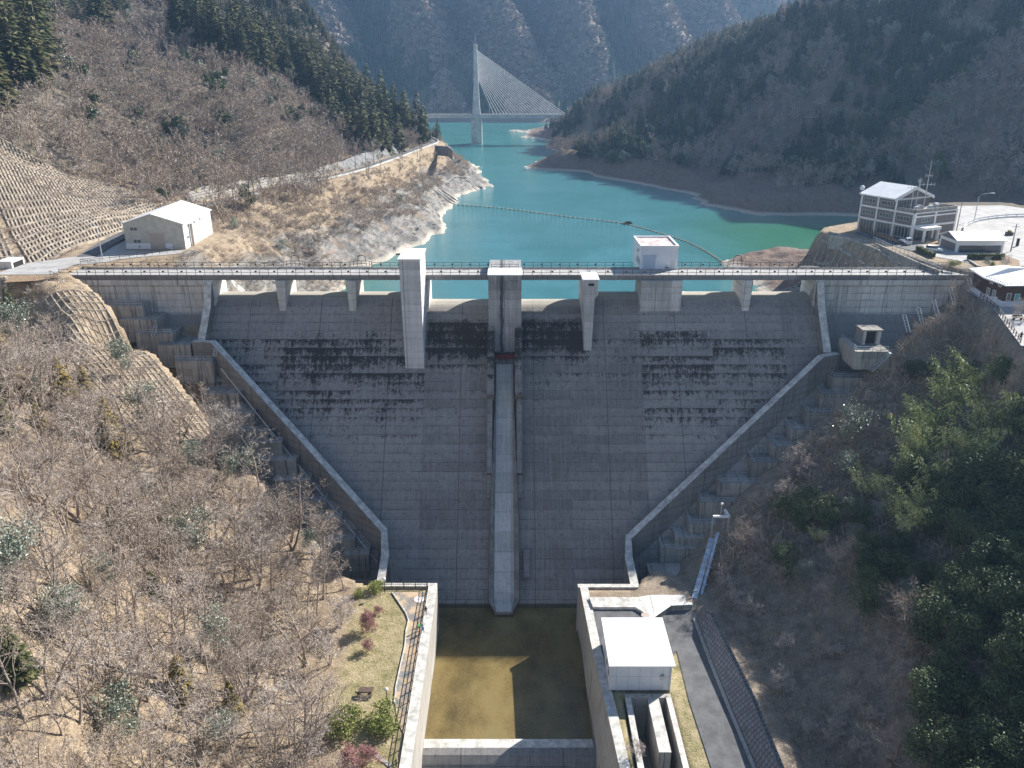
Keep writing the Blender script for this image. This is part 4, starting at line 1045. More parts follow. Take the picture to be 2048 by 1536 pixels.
# garage beside it
ga = atZ(1900, 503, GZ0 - .1)[:2]; gw = atZ(1993, 503, GZ0 - .1)[0] - ga[0]
gt = thing('garage', 'low white and grey garage with shallow gabled roof beside the office', 'building', (ga[0], ga[1], .3))
x0, x1_, y0_, y1_ = ga[0] + .6, ga[0] + gw + .4, ga[1] - 1.5, ga[1] + 6.5
mb = MB(); mb.box(x0, x1_, y0_, y1_, -.3, 3.2); mb.build('wall', M['greywall'], gt)
mb = MB(); mb.box(x0 - .1, x1_ + .1, y0_ - .12, y0_ - .003, 2.1, 3.2)
for q in (x0 - .1, x1_ - .4): mb.box(q, q + .5, y0_ - .12, y0_ - .003, -.2, 2.1)
mb.box(x0 - .12, x0 - .003, y0_, y0_ + .5, -.2, 3.1); mb.box(x0 - .12, x0 - .003, y1_ - .5, y1_, -.2, 3.1); mb.box(x0 - .13, x0 - .004, y0_ + .5, y1_ - .5, 2.4, 3.1); mb.build('white_frame', M['white'], gt)
ym = (y0_ + y1_) / 2
for q0, q1 in ((y0_ - .6, ym), (ym, y1_ + .6)):
    mb = MB(); zz0, zz1 = (3.15, 4.6) if q1 == ym else (4.6, 3.15)
    q = [(x0 - .5, q0, zz0), (x1_ + .5, q0, zz0), (x1_ + .5, q1, zz1), (x0 - .5, q1, zz1)]; mb.hexa(q, [(p[0], p[1], p[2] + .2) for p in q]); mb.build('roof', M['roof'], gt)
mb = MB(); b0 = 0; mb.v += [(x0, y0_, 3.1), (x0, y1_, 3.1), (x0, ym, 4.55)]; mb.f += [(0, 2, 1)]; mb.m += [0]; mb.build('gable', M['greywall'], gt)
mb = MB(); mb.box(x0 + .8, x1_ - .8, y0_ - .06, y0_ - .003, .1, 2.05); mb.build('opening', M['glass'], gt)
# brown hut with white roof at the right edge
hz = -3.0
h0 = atZ(1966, 599, hz); h1 = atZ(2006, 614, hz)
hut = thing('restaurant_hut', 'dark brown timber pavilion with broad white hipped roof at the right end of the dam', 'building', (h0[0] + 4, h0[1] + 2, hz))
hx, hy = h0[0], h0[1]
foot = [(hx, hy), (h1[0] - .3, h1[1]), (h1[0] + 11, h1[1] + .5), (h1[0] + 12, h1[1] + 6), (hx + 9, hy + 9.5), (hx + 1.2, hy + 7)]
mb = MB(); mb.prism(foot, hz - 1, hz + 1.2); mb.build('base', M['whitewall'], hut)
mb = MB(); mb.prism([(p[0], p[1]) for p in foot], hz + 1.2, hz + 4.7); mb.build('wall', M['brownwall'], hut)
cx_, cy_ = np.mean([p[0] for p in foot]), np.mean([p[1] for p in foot])
rim = [(cx_ + (p[0] - cx_) * 1.17, cy_ + (p[1] - cy_) * 1.17, hz + 4.5) for p in foot]
mb = MB(); n = len(rim); mb.v = rim + [(p[0], p[1], p[2] + .22) for p in rim] + [(cx_ - 1.5, cy_, hz + 6.4), (cx_ + 3, cy_, hz + 6.4)]
mb.f.append(tuple(reversed(range(n)))); mb.m.append(0)
for i in range(n):
    j = (i + 1) % n; mb.f.append((i, j, n + j, n + i)); mb.m.append(0)
    ap = [2 * n if k in (0, 5, 4) else 2 * n + 1 for k in (i, j)]
    mb.f.append((n + i, n + j, ap[1], ap[0]) if ap[0] != ap[1] else (n + i, n + j, ap[0])); mb.m.append(0)
mb.build('roof', M['roof'], hut)
sg = MB()
for i in range(3):
    pa = np.array(rim[i]); pb = np.array(rim[i + 1]); nn = int(np.linalg.norm(pb - pa) / .7)
    for k in range(nn):
        q = pa + (pb - pa) * (k + .5) / nn; q = q + (np.array([cx_, cy_, hz + 6.4]) - q) * .07 + [0, 0, .27]; sg.box(q[0] - .07, q[0] + .07, q[1] - .07, q[1] + .07, q[2] - .03, q[2] + .2)
sg.build('snow_guard', M['greywall'], hut)
e0 = np.array(foot[0]); e1 = np.array(foot[1]); dd = e1 - e0; Ld = np.linalg.norm(dd); dd /= Ld; nn = np.array([dd[1], -dd[0]])
for t_ in (.18, .5): frame_window(hut, (*(e0 + dd * Ld * t_), hz + 2.0), .95, 1.5, nn, 2); 
for t_ in (.25, .7): frame_window(hut, (*(e0 + dd * Ld * t_), hz + 4.0), .9, .6, nn, 2)
e0 = np.array(foot[1]); e1 = np.array(foot[2]); dd = e1 - e0; Ld = np.linalg.norm(dd); dd /= Ld; nn = np.array([dd[1], -dd[0]])
M['teal'] = plain('teal_curtain', (.10, .38, .40), .6, .15, 2)
frame_window(hut, (*(e0 + dd * 1.0), hz + 2.1), .95, 1.5, nn, 1, glass='glass'); frame_window(hut, (*(e0 + dd * 2.7), hz + 2.0), 1.1, 1.4, nn, 1, glass='teal')
frame_window(hut, (*(e0 + dd * 5.0), hz + 1.5), 1.7, 2.2, nn, 2, glass='teal'); frame_window(hut, (*(e0 + dd * 8.0), hz + 2.0), 1.1, 1.4, nn, 1, glass='teal')
mb = MB(); p = np.array(foot[0]) * .45 + np.array(foot[1]) * .55; mb.box(p[0] - .2, p[0] + 1.0, p[1] - 1.0, p[1] - .2, hz, hz + 1.6); mb.build('outdoor_unit', M['white'], hut)
# patio fence below the hut
def post_fence(name, label, pts, cat='fence', h=1.1, sp=1.6, mat='wood', bars=(1.0, .55), w=.12, infill=False, group=None, ground_=True, pname='post'):
    t = thing(name, label, cat, tuple(pts[0]), group)
    P = [np.array(p, float) for p in pts]; posts = []; rails = MB()
    for i in range(len(P) - 1):
        L = np.linalg.norm((P[i + 1] - P[i])[:2]); n = max(1, int(round(L / sp)))
        for k in range(n + (i == len(P) - 2)): posts.append(P[i] + (P[i + 1] - P[i]) * k / n)
        for q in bars: rails.bar(P[i] + [0, 0, h * q], P[i + 1] + [0, 0, h * q], .08)
        if infill:
            m_ = max(2, int(L / .32))
            for k in range(m_): q = P[i] + (P[i + 1] - P[i]) * (k + .5) / m_; rails.bar(q + [0, 0, .12], q + [0, 0, h], .035)
    rails.build('rails', M[mat], t)
    pm = MB(); pm.box(-w / 2, w / 2, -w / 2, w / 2, -.2, h + .06); me_ = None
    for q in posts[:100]:
        if me_ is None: o = pm.build(pname, M[mat], t); me_ = o.data
        else: o = bpy.data.objects.new(pname, me_); COL.objects.link(o); o.parent = t
        o.location = q - np.array(pts[0], float)
    return t
pf = [atZ(1960, 596, hz), atZ(1993, 622, hz), atZ(2040, 688, hz - .2)]
post_fence('patio_fence', 'brown wooden rail fence along the edge of the pavilion patio', pf, mat='wood', sp=2.0)
pa = MB(); q = [atZ(1958, 597, hz), atZ(1992, 624, hz), atZ(2042, 692, hz)]
pa.quad(q[0], q[1], q[2], (q[2][0] + 18, q[2][1] - 2, hz), (q[2][0] + 24, q[0][1] + 8, hz), (q[0][0] + 1, q[0][1] + 9, hz))
for v_i in range(len(pa.v)): pa.v[v_i] = (pa.v[v_i][0], pa.v[v_i][1], hz + .05)
tag(pa.build('patio', M['paleroad']), 'pale paved patio around the pavilion', kind='structure')
p = atZ(2035, 640, hz)
t = thing('picnic_bench', 'wooden bench on the patio in front of the pavilion', 'bench', tuple(p), 'benches'); mb = MB(); mb.box(p[0] - .9, p[0] + .9, p[1] - .2, p[1] + .2, hz + .42, hz + .48); mb.build('seat', M['wood'], t)
mb = MB(); mb.box(p[0] - .9, p[0] + .9, p[1] + .35, p[1] + .42, hz + .55, hz + .9); mb.build('backrest', M['wood'], t)
for s_ in (-.7, .7): mb = MB(); mb.box(p[0] + s_ - .05, p[0] + s_ + .05, p[1] - .18, p[1] + .4, hz, hz + .41); mb.build('leg', M['wood'], t)

# white valve house by the basin
x0, x1_ = 14.75, 23.9; yv0, yv1 = -76.3, -65.6; zb_, zt = -46.5, -41.6
vh = thing('valve_house', 'plain white box building with flat white roof beside the stilling basin', 'building', (19.3, -71, zb_))
mb = MB(); mb.box(x0, x1_, yv0, yv1, zb_ - .5, zt); mb.build('wall', M['whitewall'], vh)
mb = MB(); mb.box(x0 - .3, x1_ + .45, yv0 - .35, yv1 + .35, zt, zt + .22); mb.build('roof', M['roof'], vh)
mb = MB()
for x in np.arange(x0 + .9, x1_, 1.75): mb.box(x, x + .05, yv0 - .02, yv0 - .003, zb_, zt - .02)
mb.box(x0, x1_, yv0 - .02, yv0 - .003, zb_ + 2.9, zb_ + 2.95); mb.build('panel_joint', M['galv'], vh)
mb = MB(); mb.box(x1_ - 1.7, x1_ - 1.2, yv0 - .5, yv0 - .003, zb_ + 2.6, zb_ + 3.3); mb.build('vent_hood', M['galv'], vh)
mb = MB(); mb.box(x0 + .05, x1_ - .05, yv0 - .03, yv0 - .021, zb_ - .1, zb_ + .35); mb.build('dirt_band', plain('damp_stain', (.22, .20, .18), .9, .4, 2), vh)
mb = MB(); mb.box(x0 - .05, x0 - .003, yv0 + 6.4, yv0 + 7.5, zb_, zb_ + 2.1); mb.build('door', M['galv'], vh)
for yy in (1.6, 3.6): mb = MB(); mb.box(x0 - .06, x0 - .003, yv0 + yy, yv0 + yy + 1.0, zb_ + 1.6, zb_ + 2.4); mb.build('louvre', M['greywall'], vh)
mb = MB(); mb.tube([(x1_ - .3, yv0 - .1, zt), (x1_ - .3, yv0 - .1, zb_)], .06, 6); mb.build('downpipe', M['galv'], vh)
# outlet channels downstream of it
oc = thing('outlet_channel', 'twin deep concrete outlet channels with pale wall tops below the white building', 'channel', (20.5, -84, -47))
T_, Bz = -46.15, -53.5
for nm, (a_, b_, c, d, mt) in {'left': (16.9, 17.75, -140, -77.9, 'old'), 'mid': (20.2, 21.9, -88.2, -77.9, 'old'), 'right': (23.0, 23.8, -140, -77.9, 'old')}.items():
    mb = MB(); mb.box(a_, b_, c, d, Bz - 1, T_); w_ = mb.build('wall', M[mt], oc)
    mb = MB(); mb.quad((a_, c, T_ + .01), (b_, c, T_ + .01), (b_, d, T_ + .01), (a_, d, T_ + .01)); mb.build('coping', M['cap'], w_)
mb = MB(); mb.box(16.9, 23.8, -77.9, -77.1, Bz - 1, T_); mb.build('end_wall', M['old'], oc)
mb = MB(); mb.quad((16.9, -140, Bz), (23.5, -140, Bz), (23.5, -77.5, Bz), (16.9, -77.5, Bz)); mb.build('floor', M['block'], oc)
mb = MB()
for r_i in range(4):
    for c_i in range(2): mb.tube([(18.4 + c_i * 1.0, -84.5 - r_i * 1.3, Bz + .01), (18.4 + c_i * 1.0, -84.5 - r_i * 1.3, Bz + .03)], .17, 8)
mb.build('drain_holes', M['black'], oc)
# yard on the right of the basin
pl = thing('outlet_platform', 'sunlit pale concrete platform with a sunken slot beside the dam toe', 'platform', (18, -54, -46.6))
q0 = atZ(1178, 1194, -45.9); q1 = atZ(1278, 1194, -45.9); q2 = atZ(1300, 1232, -45.9); q3 = atZ(1271, 1214, -45.9); q4 = atZ(1186, 1214, -45.9)
mb = MB(); mb.prism([tuple(p[:2]) for p in (q4, q3, q2, q1, q0)], -46.8, -45.9); mb.build('slab', M['cap'], pl)
mb = MB(); q5 = atZ(1300, 1190, -45.88); mb.prism([tuple(p[:2]) for p in (q2, atZ(1318, 1222, -45.9), atZ(1340, 1208, -45.9), atZ(1372, 1206, -45.9), atZ(1372, 1190, -45.9), q5, q1)], -46.8, -45.88); mb.build('slab', M['pale'], pl)
wl_ = thing('low_white_wall', 'bright white topped low wall bending along the yard behind the white building', 'wall', tuple(atZ(1303, 1235, -46.5)))
pts = [atZ(1301, 1236, -45.3), atZ(1340, 1209, -45.3), atZ(1384, 1207, -45.3)]
mb = MB()
for i in range(2): mb.bar(pts[i] - [0, 0, .65], pts[i + 1] - [0, 0, .65], .55, 1.3)
mb.build('wall', M['old'], wl_)
mb = MB()
for i in range(2): mb.bar(pts[i] + [0, 0, .03], pts[i + 1] + [0, 0, .03], .7, .05)
mb.build('coping', M['white'], wl_)
p = atZ(1291, 1233, -45.8); mb = MB(); mb.tube([p, p + [0, 0, .3]], .75, 14); tag(mb.build('manhole', M['shutter']), 'round beige manhole collar at the bend of the low white wall', 'manhole')
yr = MB()
yp = [(1180, 1218), (1268, 1216), (1300, 1240), (1385, 1212), (1402, 1250), (1450, 1380), (1520, 1540), (1420, 1540), (1372, 1400), (1330, 1300), (1330, 1250), (1196, 1250), (1196, 1300)]
yr.quad(*reversed([atZ(a, b, -46.42) for a, b in [(1180, 1216), (1268, 1214), (1298, 1234), (1386, 1208), (1404, 1250), (1345, 1310), (1200, 1310)]]))
yr.quad(*reversed([atZ(a, b, -46.418) for a, b in [(1340, 1270), (1404, 1250), (1452, 1380), (1524, 1560), (1560, 1700), (1470, 1700), (1424, 1540), (1378, 1400), (1356, 1310)]]))
tag(yr.build('service_yard', M['asphalt']), 'grey asphalt service yard and road along the right side of the basin', kind='structure')
# masonry revetment along that road
mm, nt, bb_ = new_mat('masonry_blocks'); g = N(nt); br_ = g.n.new('ShaderNodeTexBrick'); g.put(br_.inputs['Vector'], g.pos((1, 1, 1), (R(60), R(15), R(35))))
br_.inputs['Scale'].default_value = 1.0; br_.inputs['Brick Width'].default_value = .6; br_.inputs['Row Height'].default_value = .4; br_.inputs['Mortar Size'].default_value = .035
g.put(br_.inputs['Color1'], (.20, .20, .21)); g.put(br_.inputs['Color2'], (.29, .29, .30)); g.put(br_.inputs['Mortar'], (.05, .05, .05))
g.put(bb_.inputs['Base Color'], g.mix(g.math('MULTIPLY', g.noise(g.pos(), 1.5, 4), .5), br_.outputs[0], (.10, .10, .09))); bb_.inputs['Roughness'].default_value = .9
M['masonry'] = mm
rvt = thing('stone_revetment', 'sloping grey masonry revetment between the service road and the shaded hillside', 'revetment', tuple(atZ(1392, 1236, -46.5)))
bot = [atZ(a, b, -46.6) for a, b in ((1392, 1240), (1422, 1318), (1462, 1418), (1512, 1536), (1560, 1640))]
top = [atZ(a, b, -43.6) for a, b in ((1420, 1226), (1454, 1296), (1505, 1400), (1560, 1536), (1600, 1640))]
mb = MB()
for i in range(4):
    mb.hexa([bot[i] + [2.6, 1, -.5], bot[i] - [0, 0, .5], bot[i + 1] - [0, 0, .5], bot[i + 1] + [2.6, 1, -.5]], [top[i] + [.6, .2, 0], bot[i] + [0, 0, .6], bot[i + 1] + [0, 0, .6], top[i + 1] + [.6, .2, 0]])
    mb.quad(bot[i] + [-.02, 0, .62], top[i] + [0, 0, .02], top[i + 1] + [0, 0, .02], bot[i + 1] + [-.02, 0, .62])
mb.build('facing', M['masonry'], rvt)
mb = MB()
for i in range(4): mb.bar(bot[i] + [-.35, 0, .25], bot[i + 1] + [-.35, 0, .25], .5, .35)
mb.build('gutter_kerb', M['old'], rvt)
# pipes and their gantry
for k, ((a, b), (c, d)) in enumerate((((1424, 1078), (1386, 1206)), ((1436, 1066), (1396, 1214)))):
    p = atY(a, b, -41.5); q = atY(c, d, -53.8)
    t = thing('conduit', ['wider pale blue steel trough running down the slope to the yard', 'narrower blue pipe beside the wide trough on the slope'][k], 'pipe', tuple(q))
    mb = MB(); mb.bar(p, q, .95 if k == 0 else .5, .45); mb.build('duct', M['bluepipe'], t)
    mb = MB()
    for f_ in np.linspace(.05, .95, 9): c_ = p + (q - p) * f_; mb.bar(c_ - [.6, 0, -.26], c_ + [.6, 0, .26], .12)
    mb.build('clamp', M['galv'], t)
    for f_ in (.15, .5, .85): c_ = p + (q - p) * f_; mb = MB(); mb.bar(c_ - [0, 0, 2.2], c_ - [0, 0, .24], .18); mb.build('support', M['old'], t)
gn = thing('gantry', 'white steel gantry frame above the top of the blue pipes', 'gantry', tuple(atY(1427, 1075, -41)))
g1, g2, g3 = atY(1426, 1033, -40), atY(1458, 1033, -40), atY(1450, 1020, -37.5)
mb = MB(); mb.bar(g1, g2, .45, .4); mb.bar(g2, g3, .45, .4); mb.build('beam', M['white'], gn)
for p in (g1, g2, g3): mb = MB(); mb.bar(p - [0, 0, .3], p - [0, 0, 5.5], .28); mb.build('leg', M['galv'], gn)
p = atY(1444, 1008, -38); mb = MB(); mb.tube([p - [0, 0, 3], p], .06, 5); mb.ball(p, .3, 8, 5); tag(mb.build('warning_lamp', M['white']), 'small white lamp on a post above the gantry', 'lamp')

# ------------------------------------------------------------------ park on the left of the basin
PZ = -46.5
def ribbon_from_px(name, left, right, z, mat, label, kind='structure'):
    mb = MB(); L = [atZ(a, b, z) for a, b in left]; Rr = [atZ(a, b, z) for a, b in right]
    for i in range(len(L) - 1): mb.quad(L[i + 1], Rr[i + 1], Rr[i], L[i])
    return tag(mb.build(name, mat), label, kind=kind)
mmp, nt, b_ = new_mat('worn_path'); g = N(nt)
g.put(b_.inputs['Base Color'], g.mix(g.sstep(g.math('ADD', g.noise(g.pos(), .35, 4, .6), g.math('MULTIPLY', g.noise(g.pos(), 3, 4, .7), .4)), .58, .8), (.20, .195, .19), (.50, .37, .24))); b_.inputs['Roughness'].default_value = .95
ribbon_from_px('promenade', [(784, 1184), (800, 1208), (812, 1226), (817, 1240), (812, 1262), (810, 1290), (801, 1330), (792, 1372), (789, 1405), (796, 1445), (806, 1466)],
               [(862, 1184), (858, 1208), (856, 1226), (854, 1240), (851, 1262), (848, 1290), (842, 1330), (838, 1372), (835, 1405), (829, 1445), (826, 1466)], PZ + .06, mmp, 'worn asphalt walk with tan patches along the basin wall')
kl = [(784, 1184), (800, 1208), (812, 1226), (817, 1240), (812, 1262), (810, 1290), (801, 1330), (792, 1372), (789, 1405)]
mb = MB()
for i in range(len(kl) - 1): mb.bar(atZ(*kl[i], PZ + .12), atZ(*kl[i + 1], PZ + .12), .16, .16)
tag(mb.build('path_kerb', M['cap']), 'thin pale kerb line between the lawn and the walk', 'kerb')
fz_ = PZ + .05
f1 = [(-24.0, -49.9, fz_), (-15.4, -49.9, fz_)]; f2 = [(-15.4, -49.9, fz_), (-15.4, -89.5, fz_)]
post_fence('park_fence', 'black baluster fence across the top of the walk facing the dam', f1, mat='black', infill=True, sp=2.2, group='park fences')
post_fence('park_fence', 'long black baluster fence between the walk and the basin wall', f2, mat='black', infill=True, sp=2.2, group='park fences')
s0 = np.array([-15.6, -90.2, fz_]); s1 = np.array([-21.5, -96.5, fz_ - 3.5])
post_fence('stair_fence', 'black rail descending the park steps at the bottom edge', [s0, s1], mat='black', infill=True, sp=1.8, group='park fences')
st = thing('park_steps', 'flight of dark edged steps going down from the walk', 'steps', tuple(s0))
for k in range(14):
    mb = MB(); c_ = s0 + (s1 - s0) * k / 14 + [-.3, 0, 0]; w_ = np.array([-3.2, 2.6, 0]); dd = (s1 - s0) / 14; dd[2] = 0
    q = [c_, c_ + dd, c_ + dd + w_, c_ + w_]; q = q[::-1] if np.cross(q[1] - q[0], q[2] - q[1])[2] < 0 else q
    mb.hexa([p - [0, 0, .6] for p in q], [p + [0, 0, .02] for p in q]); mb.build('step', M['old'], st)
def globe_lamp(px, label):
    p = atZ(px[0], px[1], PZ); t = thing('park_lamp', label, 'lamp', tuple(p), 'globe lamps in the park')
    mb = MB(); mb.tube([p, p + [0, 0, 2.9]], .07, 6); mb.build('post', M['black'], t); mb = MB(); mb.ball(tuple(p + [0, 0, 3.1]), .3, 10, 7); mb.build('globe', M['white'], t)
globe_lamp((770, 1187), 'white globe lamp beside the fence at the dam end of the park'); globe_lamp((775, 1412), 'white globe lamp standing behind the green bush on the lawn')
p = atZ(732, 1388, PZ)
t = thing('picnic_table', 'dark brown picnic table with bench seats on the lawn', 'picnic table', tuple(p))
mb = MB(); mb.box(p[0] - 1.1, p[0] + 1.1, p[1] - .4, p[1] + .4, PZ + .7, PZ + .78); mb.build('table_top', M['wood'], t)
for s_ in (-1, 1): mb = MB(); mb.box(p[0] - 1.1, p[0] + 1.1, p[1] + s_ * .85 - .15, p[1] + s_ * .85 + .15, PZ + .4, PZ + .46); mb.build('seat', M['wood'], t)
for s_ in (-.8, .8): mb = MB(); mb.box(p[0] + s_ - .06, p[0] + s_ + .06, p[1] - .8, p[1] + .8, PZ - .05, PZ + .39); mb.box(p[0] + s_ - .06, p[0] + s_ + .06, p[1] - .1, p[1] + .1, PZ + .39, PZ + .7); mb.build('leg', M['wood'], t)
p = atZ(838, 1199, PZ + .1); mb = MB(); mb.k = 1; mb.tube([p, p + [0, 0, .02]], [1.0, 1.0], 24); mb.k = 0; mb.tube([p + [0, 0, .02], p + [0, 0, .035]], [.9, .9], 24)
mb.k = 1
for s_ in (-.2, .2): mb.box(p[0] + s_ - .07, p[0] + s_ + .03, p[1] - .2, p[1] + .2, p[2] + .036, p[2] + .045)
tag(mb.build('painted_disc', [M['white'], plain('rust_red_paint', (.5, .18, .1), .7)]), 'white round manhole disc with red rim and two small marks on the walk', 'manhole cover')
p = atZ(815, 1285, PZ); 
# ------------------------------------------------------------------ people
def person(base, facing, label, top, legs, pose=0, hair=(.02, .018, .016), skin=(.45, .28, .2), pack=None):
    t = thing('person', label, 'person', tuple(base), rz=facing)
    J = {'hip': (0, 0, .93), 'chest': (0, .02, 1.28), 'neck': (0, .03, 1.45), 'head': (0, -.0, 1.60), 'crown': (0, .0, 1.68)}
    E_ = [('hip', 'chest'), ('chest', 'neck'), ('neck', 'head'), ('head', 'crown')]; Rr = {'hip': .15, 'chest': .17, 'neck': .06, 'head': .1, 'crown': .085}
    st_ = .12 if pose else .03
    for s_, n in ((-1, 'l'), (1, 'r')):
        J['th' + n] = (s_ * .1, 0, .86); J['kn' + n] = (s_ * .11, -s_ * st_ * .8 - .03, .48); J['an' + n] = (s_ * .11, -s_ * st_ * 1.6, .08); J['to' + n] = (s_ * .12, -s_ * st_ * 1.6 - .18, .04)
        J['sh' + n] = (s_ * .19, .02, 1.38); J['el' + n] = (s_ * .27, .05 - (.25 if pose == 2 else 0), 1.12); J['wr' + n] = (s_ * (.26 if pose != 2 else .15), -.1 - (.3 if pose == 2 else 0), .90 if pose != 2 else 1.1); J['ha' + n] = (s_ * (.26 if pose != 2 else .12), -.16 - (.32 if pose == 2 else 0), .80 if pose != 2 else 1.12)
        E_ += [('hip', 'th' + n), ('th' + n, 'kn' + n), ('kn' + n, 'an' + n), ('an' + n, 'to' + n), ('chest', 'sh' + n), ('sh' + n, 'el' + n), ('el' + n, 'wr' + n), ('wr' + n, 'ha' + n)]
        Rr.update({'th' + n: .1, 'kn' + n: .065, 'an' + n: .045, 'to' + n: .035, 'sh' + n: .075, 'el' + n: .05, 'wr' + n: .035, 'ha' + n: .03})
    ks = list(J); me = bpy.data.meshes.new('body'); me.from_pydata([J[k] for k in ks], [(ks.index(a), ks.index(b)) for a, b in E_], [])
    o = bpy.data.objects.new('body', me); COL.objects.link(o)
    o.modifiers.new('skin', 'SKIN'); sv = me.skin_vertices[0].data
    for i, k in enumerate(ks): sv[i].radius = (Rr[k], Rr[k] * (.75 if k in ('chest', 'hip') else 1)); sv[i].use_root = (k == 'hip')
    ss = o.modifiers.new('sub', 'SUBSURF'); ss.levels = 1; ss.render_levels = 2
    m, nt, b = new_mat('clothed_body'); g = N(nt); z = g.sep(g.coord())[2]; x = g.sep(g.coord())[0]; y = g.sep(g.coord())[1]
    c = g.mix(g.math('GREATER_THAN', z, .95), legs, top); c = g.mix(g.math('GREATER_THAN', z, 1.47), c, skin)
    hr = g.math('MAXIMUM', g.math('GREATER_THAN', z, 1.66), g.math('MULTIPLY', g.math('GREATER_THAN', z, 1.5), g.math('GREATER_THAN', y, .02)))
    c = g.mix(hr, c, hair); c = g.mix(g.math('LESS_THAN', z, .1), c, (.02, .02, .02))
    g.put(b.inputs['Base Color'], c); b.inputs['Roughness'].default_value = .8
    me.materials.append(m); o.parent = t
    fm = MB(); fm.ball((0, -.115, 1.585), .022, 6, 4)
    for s_ in (-1, 1): fm.ball((s_ * .035, -.105, 1.62), .012, 6, 4); fm.ball((s_ * .1, 0, 1.6), .025, 6, 4, 1.3)
    fm.box(-.03, .03, -.112, -.1, 1.535, 1.545); fm.build('face', plain('skin_tone', skin, .6), t, local=True)
    hm = MB()
    for s_ in (-1, 1):
        hx_, hy_, hz_ = J['ha' + ('l' if s_ < 0 else 'r')]
        for k in range(4): hm.tube([(hx_ + (k - 1.5) * .016, hy_, hz_), (hx_ + (k - 1.5) * .017, hy_ - .03, hz_ - .05), (hx_ + (k - 1.5) * .016, hy_ - .035 - (.01 if k in (1, 2) else 0), hz_ - .085)], [.009, .008, .006], 5)
        hm.tube([(hx_ - s_ * .025, hy_, hz_ + .02), (hx_ - s_ * .05, hy_ - .03, hz_ - .02)], [.01, .007], 5)
    hm.build('fingers', bpy.data.materials['skin_tone'], t, local=True)
    hb = MB(); hb.ball((0, .015, 1.655), .108, 10, 6, .9); hb.build('hair', plain('dark_hair', hair, .8), t, local=True)
    if pack: pk = MB(); pk.box(-.15, .15, .16, .33, 1.0, 1.42); pk.build('backpack', plain('pack_cloth', pack, .8), t, local=True, bevel=.04)
    return t
person(atZ(852, 1229, PZ + .06), R(200), 'person in dark clothing walking on the promenade nearest the dam', (.06, .045, .06), (.10, .10, .12), 1)
person(atZ(837, 1262, PZ + .06), R(60), 'person in a green top on the promenade behind the one in blue', (.12, .5, .2), (.03, .03, .05), 2)
person(atZ(846, 1266, PZ + .06), R(250), 'person in a bright blue jacket by the promenade fence', (.03, .30, .55), (.02, .03, .07), 1, pack=(.7, .72, .75))
person(atZ(2040, 682, hz + .06), R(150), 'person in black at the patio railing below the brown pavilion', (.015, .015, .018), (.02, .02, .025), 2)
# ------------------------------------------------------------------ roads, kerbs and plazas
def line_offset(L, d):
    P = np.array([p[:2] for p in L], float); out = []
    for i in range(len(P)):
        a = P[min(i + 1, len(P) - 1)] - P[max(i - 1, 0)]; a /= np.linalg.norm(a); out.append(P[i] + d * np.array([-a[1], a[0]]))
    return out
def dense(L, step=3.0):
    o = []
    for i in range(len(L) - 1):
        a = np.array(L[i], float); b = np.array(L[i + 1], float); n = max(1, int(np.linalg.norm(b - a) / step))
        o += [a + (b - a) * k / n for k in range(n)]
    o.append(np.array(L[-1], float)); return o
def smooth(L, it=2):
    for _ in range(it):
        o = [np.array(L[0], float)]
        for i in range(len(L) - 1):
            a = np.array(L[i], float); b = np.array(L[i + 1], float); o += [a * .75 + b * .25, a * .25 + b * .75]
        o.append(np.array(L[-1], float)); L = o
    return L
LR = smooth(LROAD, 2)
def ribbon(name, L, w0, w1, lift, mat, label, kind='structure'):
    a = line_offset(L, w0); b = line_offset(L, w1); mb = MB()
    for i in range(len(L) - 1):
        mb.quad((*a[i], L[i][2] + lift), (*b[i], L[i][2] + lift), (*b[i + 1], L[i + 1][2] + lift), (*a[i + 1], L[i + 1][2] + lift))
    return tag(mb.build(name, mat), label, kind=kind)
ribbon('lakeside_road', LR, 2.3, -2.3, .16, M['asphalt'], 'narrow asphalt road along the left bank of the lake')
mb = MB(); o = line_offset(LR, -2.5)
for i in range(6, len(LR) - 4):
    mb.bar((*o[i], LR[i][2] + .35), (*o[i + 1], LR[i + 1][2] + .35), .45, .6)
tag(mb.build('road_parapet', M['cap']), 'pale low concrete parapet on the lake side of the left bank road', 'parapet')
def flat_sheet(name, pts, z, mat, label):
    mb = MB(); mb.quad(*[(p[0], p[1], z) for p in pts]); 
    o = mb.build(name, mat); return tag(o, label, kind='structure')
def ccw(P): 
    a = sum(P[i][0] * P[(i + 1) % len(P)][1] - P[(i + 1) % len(P)][0] * P[i][1] for i in range(len(P))); return P if a > 0 else P[::-1]
lp = [(-112, -2.5), (-99.6, -2.2), (-99.6, 7), (-94, 9.3), (-92, 13), (-80.5, 19), (-80, 22.6), (-95, 22.6), (-95, 38), (-101.5, 38), (-103.6, 16), (-112, 8)]
flat_sheet('left_plaza', ccw(lp), .09, M['paleroad'], 'grey asphalt forecourt joining the dam crest to the left bank')
rp = [(104.5, -2.6), (130, -8), (170, 0), (176, 60), (160, 92), (132, 90), (116, 72), (116.5, 44), (118, 30), (104, 27), (100, 33), (98, 31), (99, 15), (104.5, 7)]
flat_sheet('right_plaza', ccw(rp), .44, M['paleroad'], 'pale asphalt plaza and turning loop on the right bank')
flat_sheet('office_forecourt', ccw([(92, 44), (100.5, 50), (101.5, 33.2), (103, 27), (98, 14), (96.5, 22)]), .46, M['asphalt'], 'dark asphalt strip in front of the office')
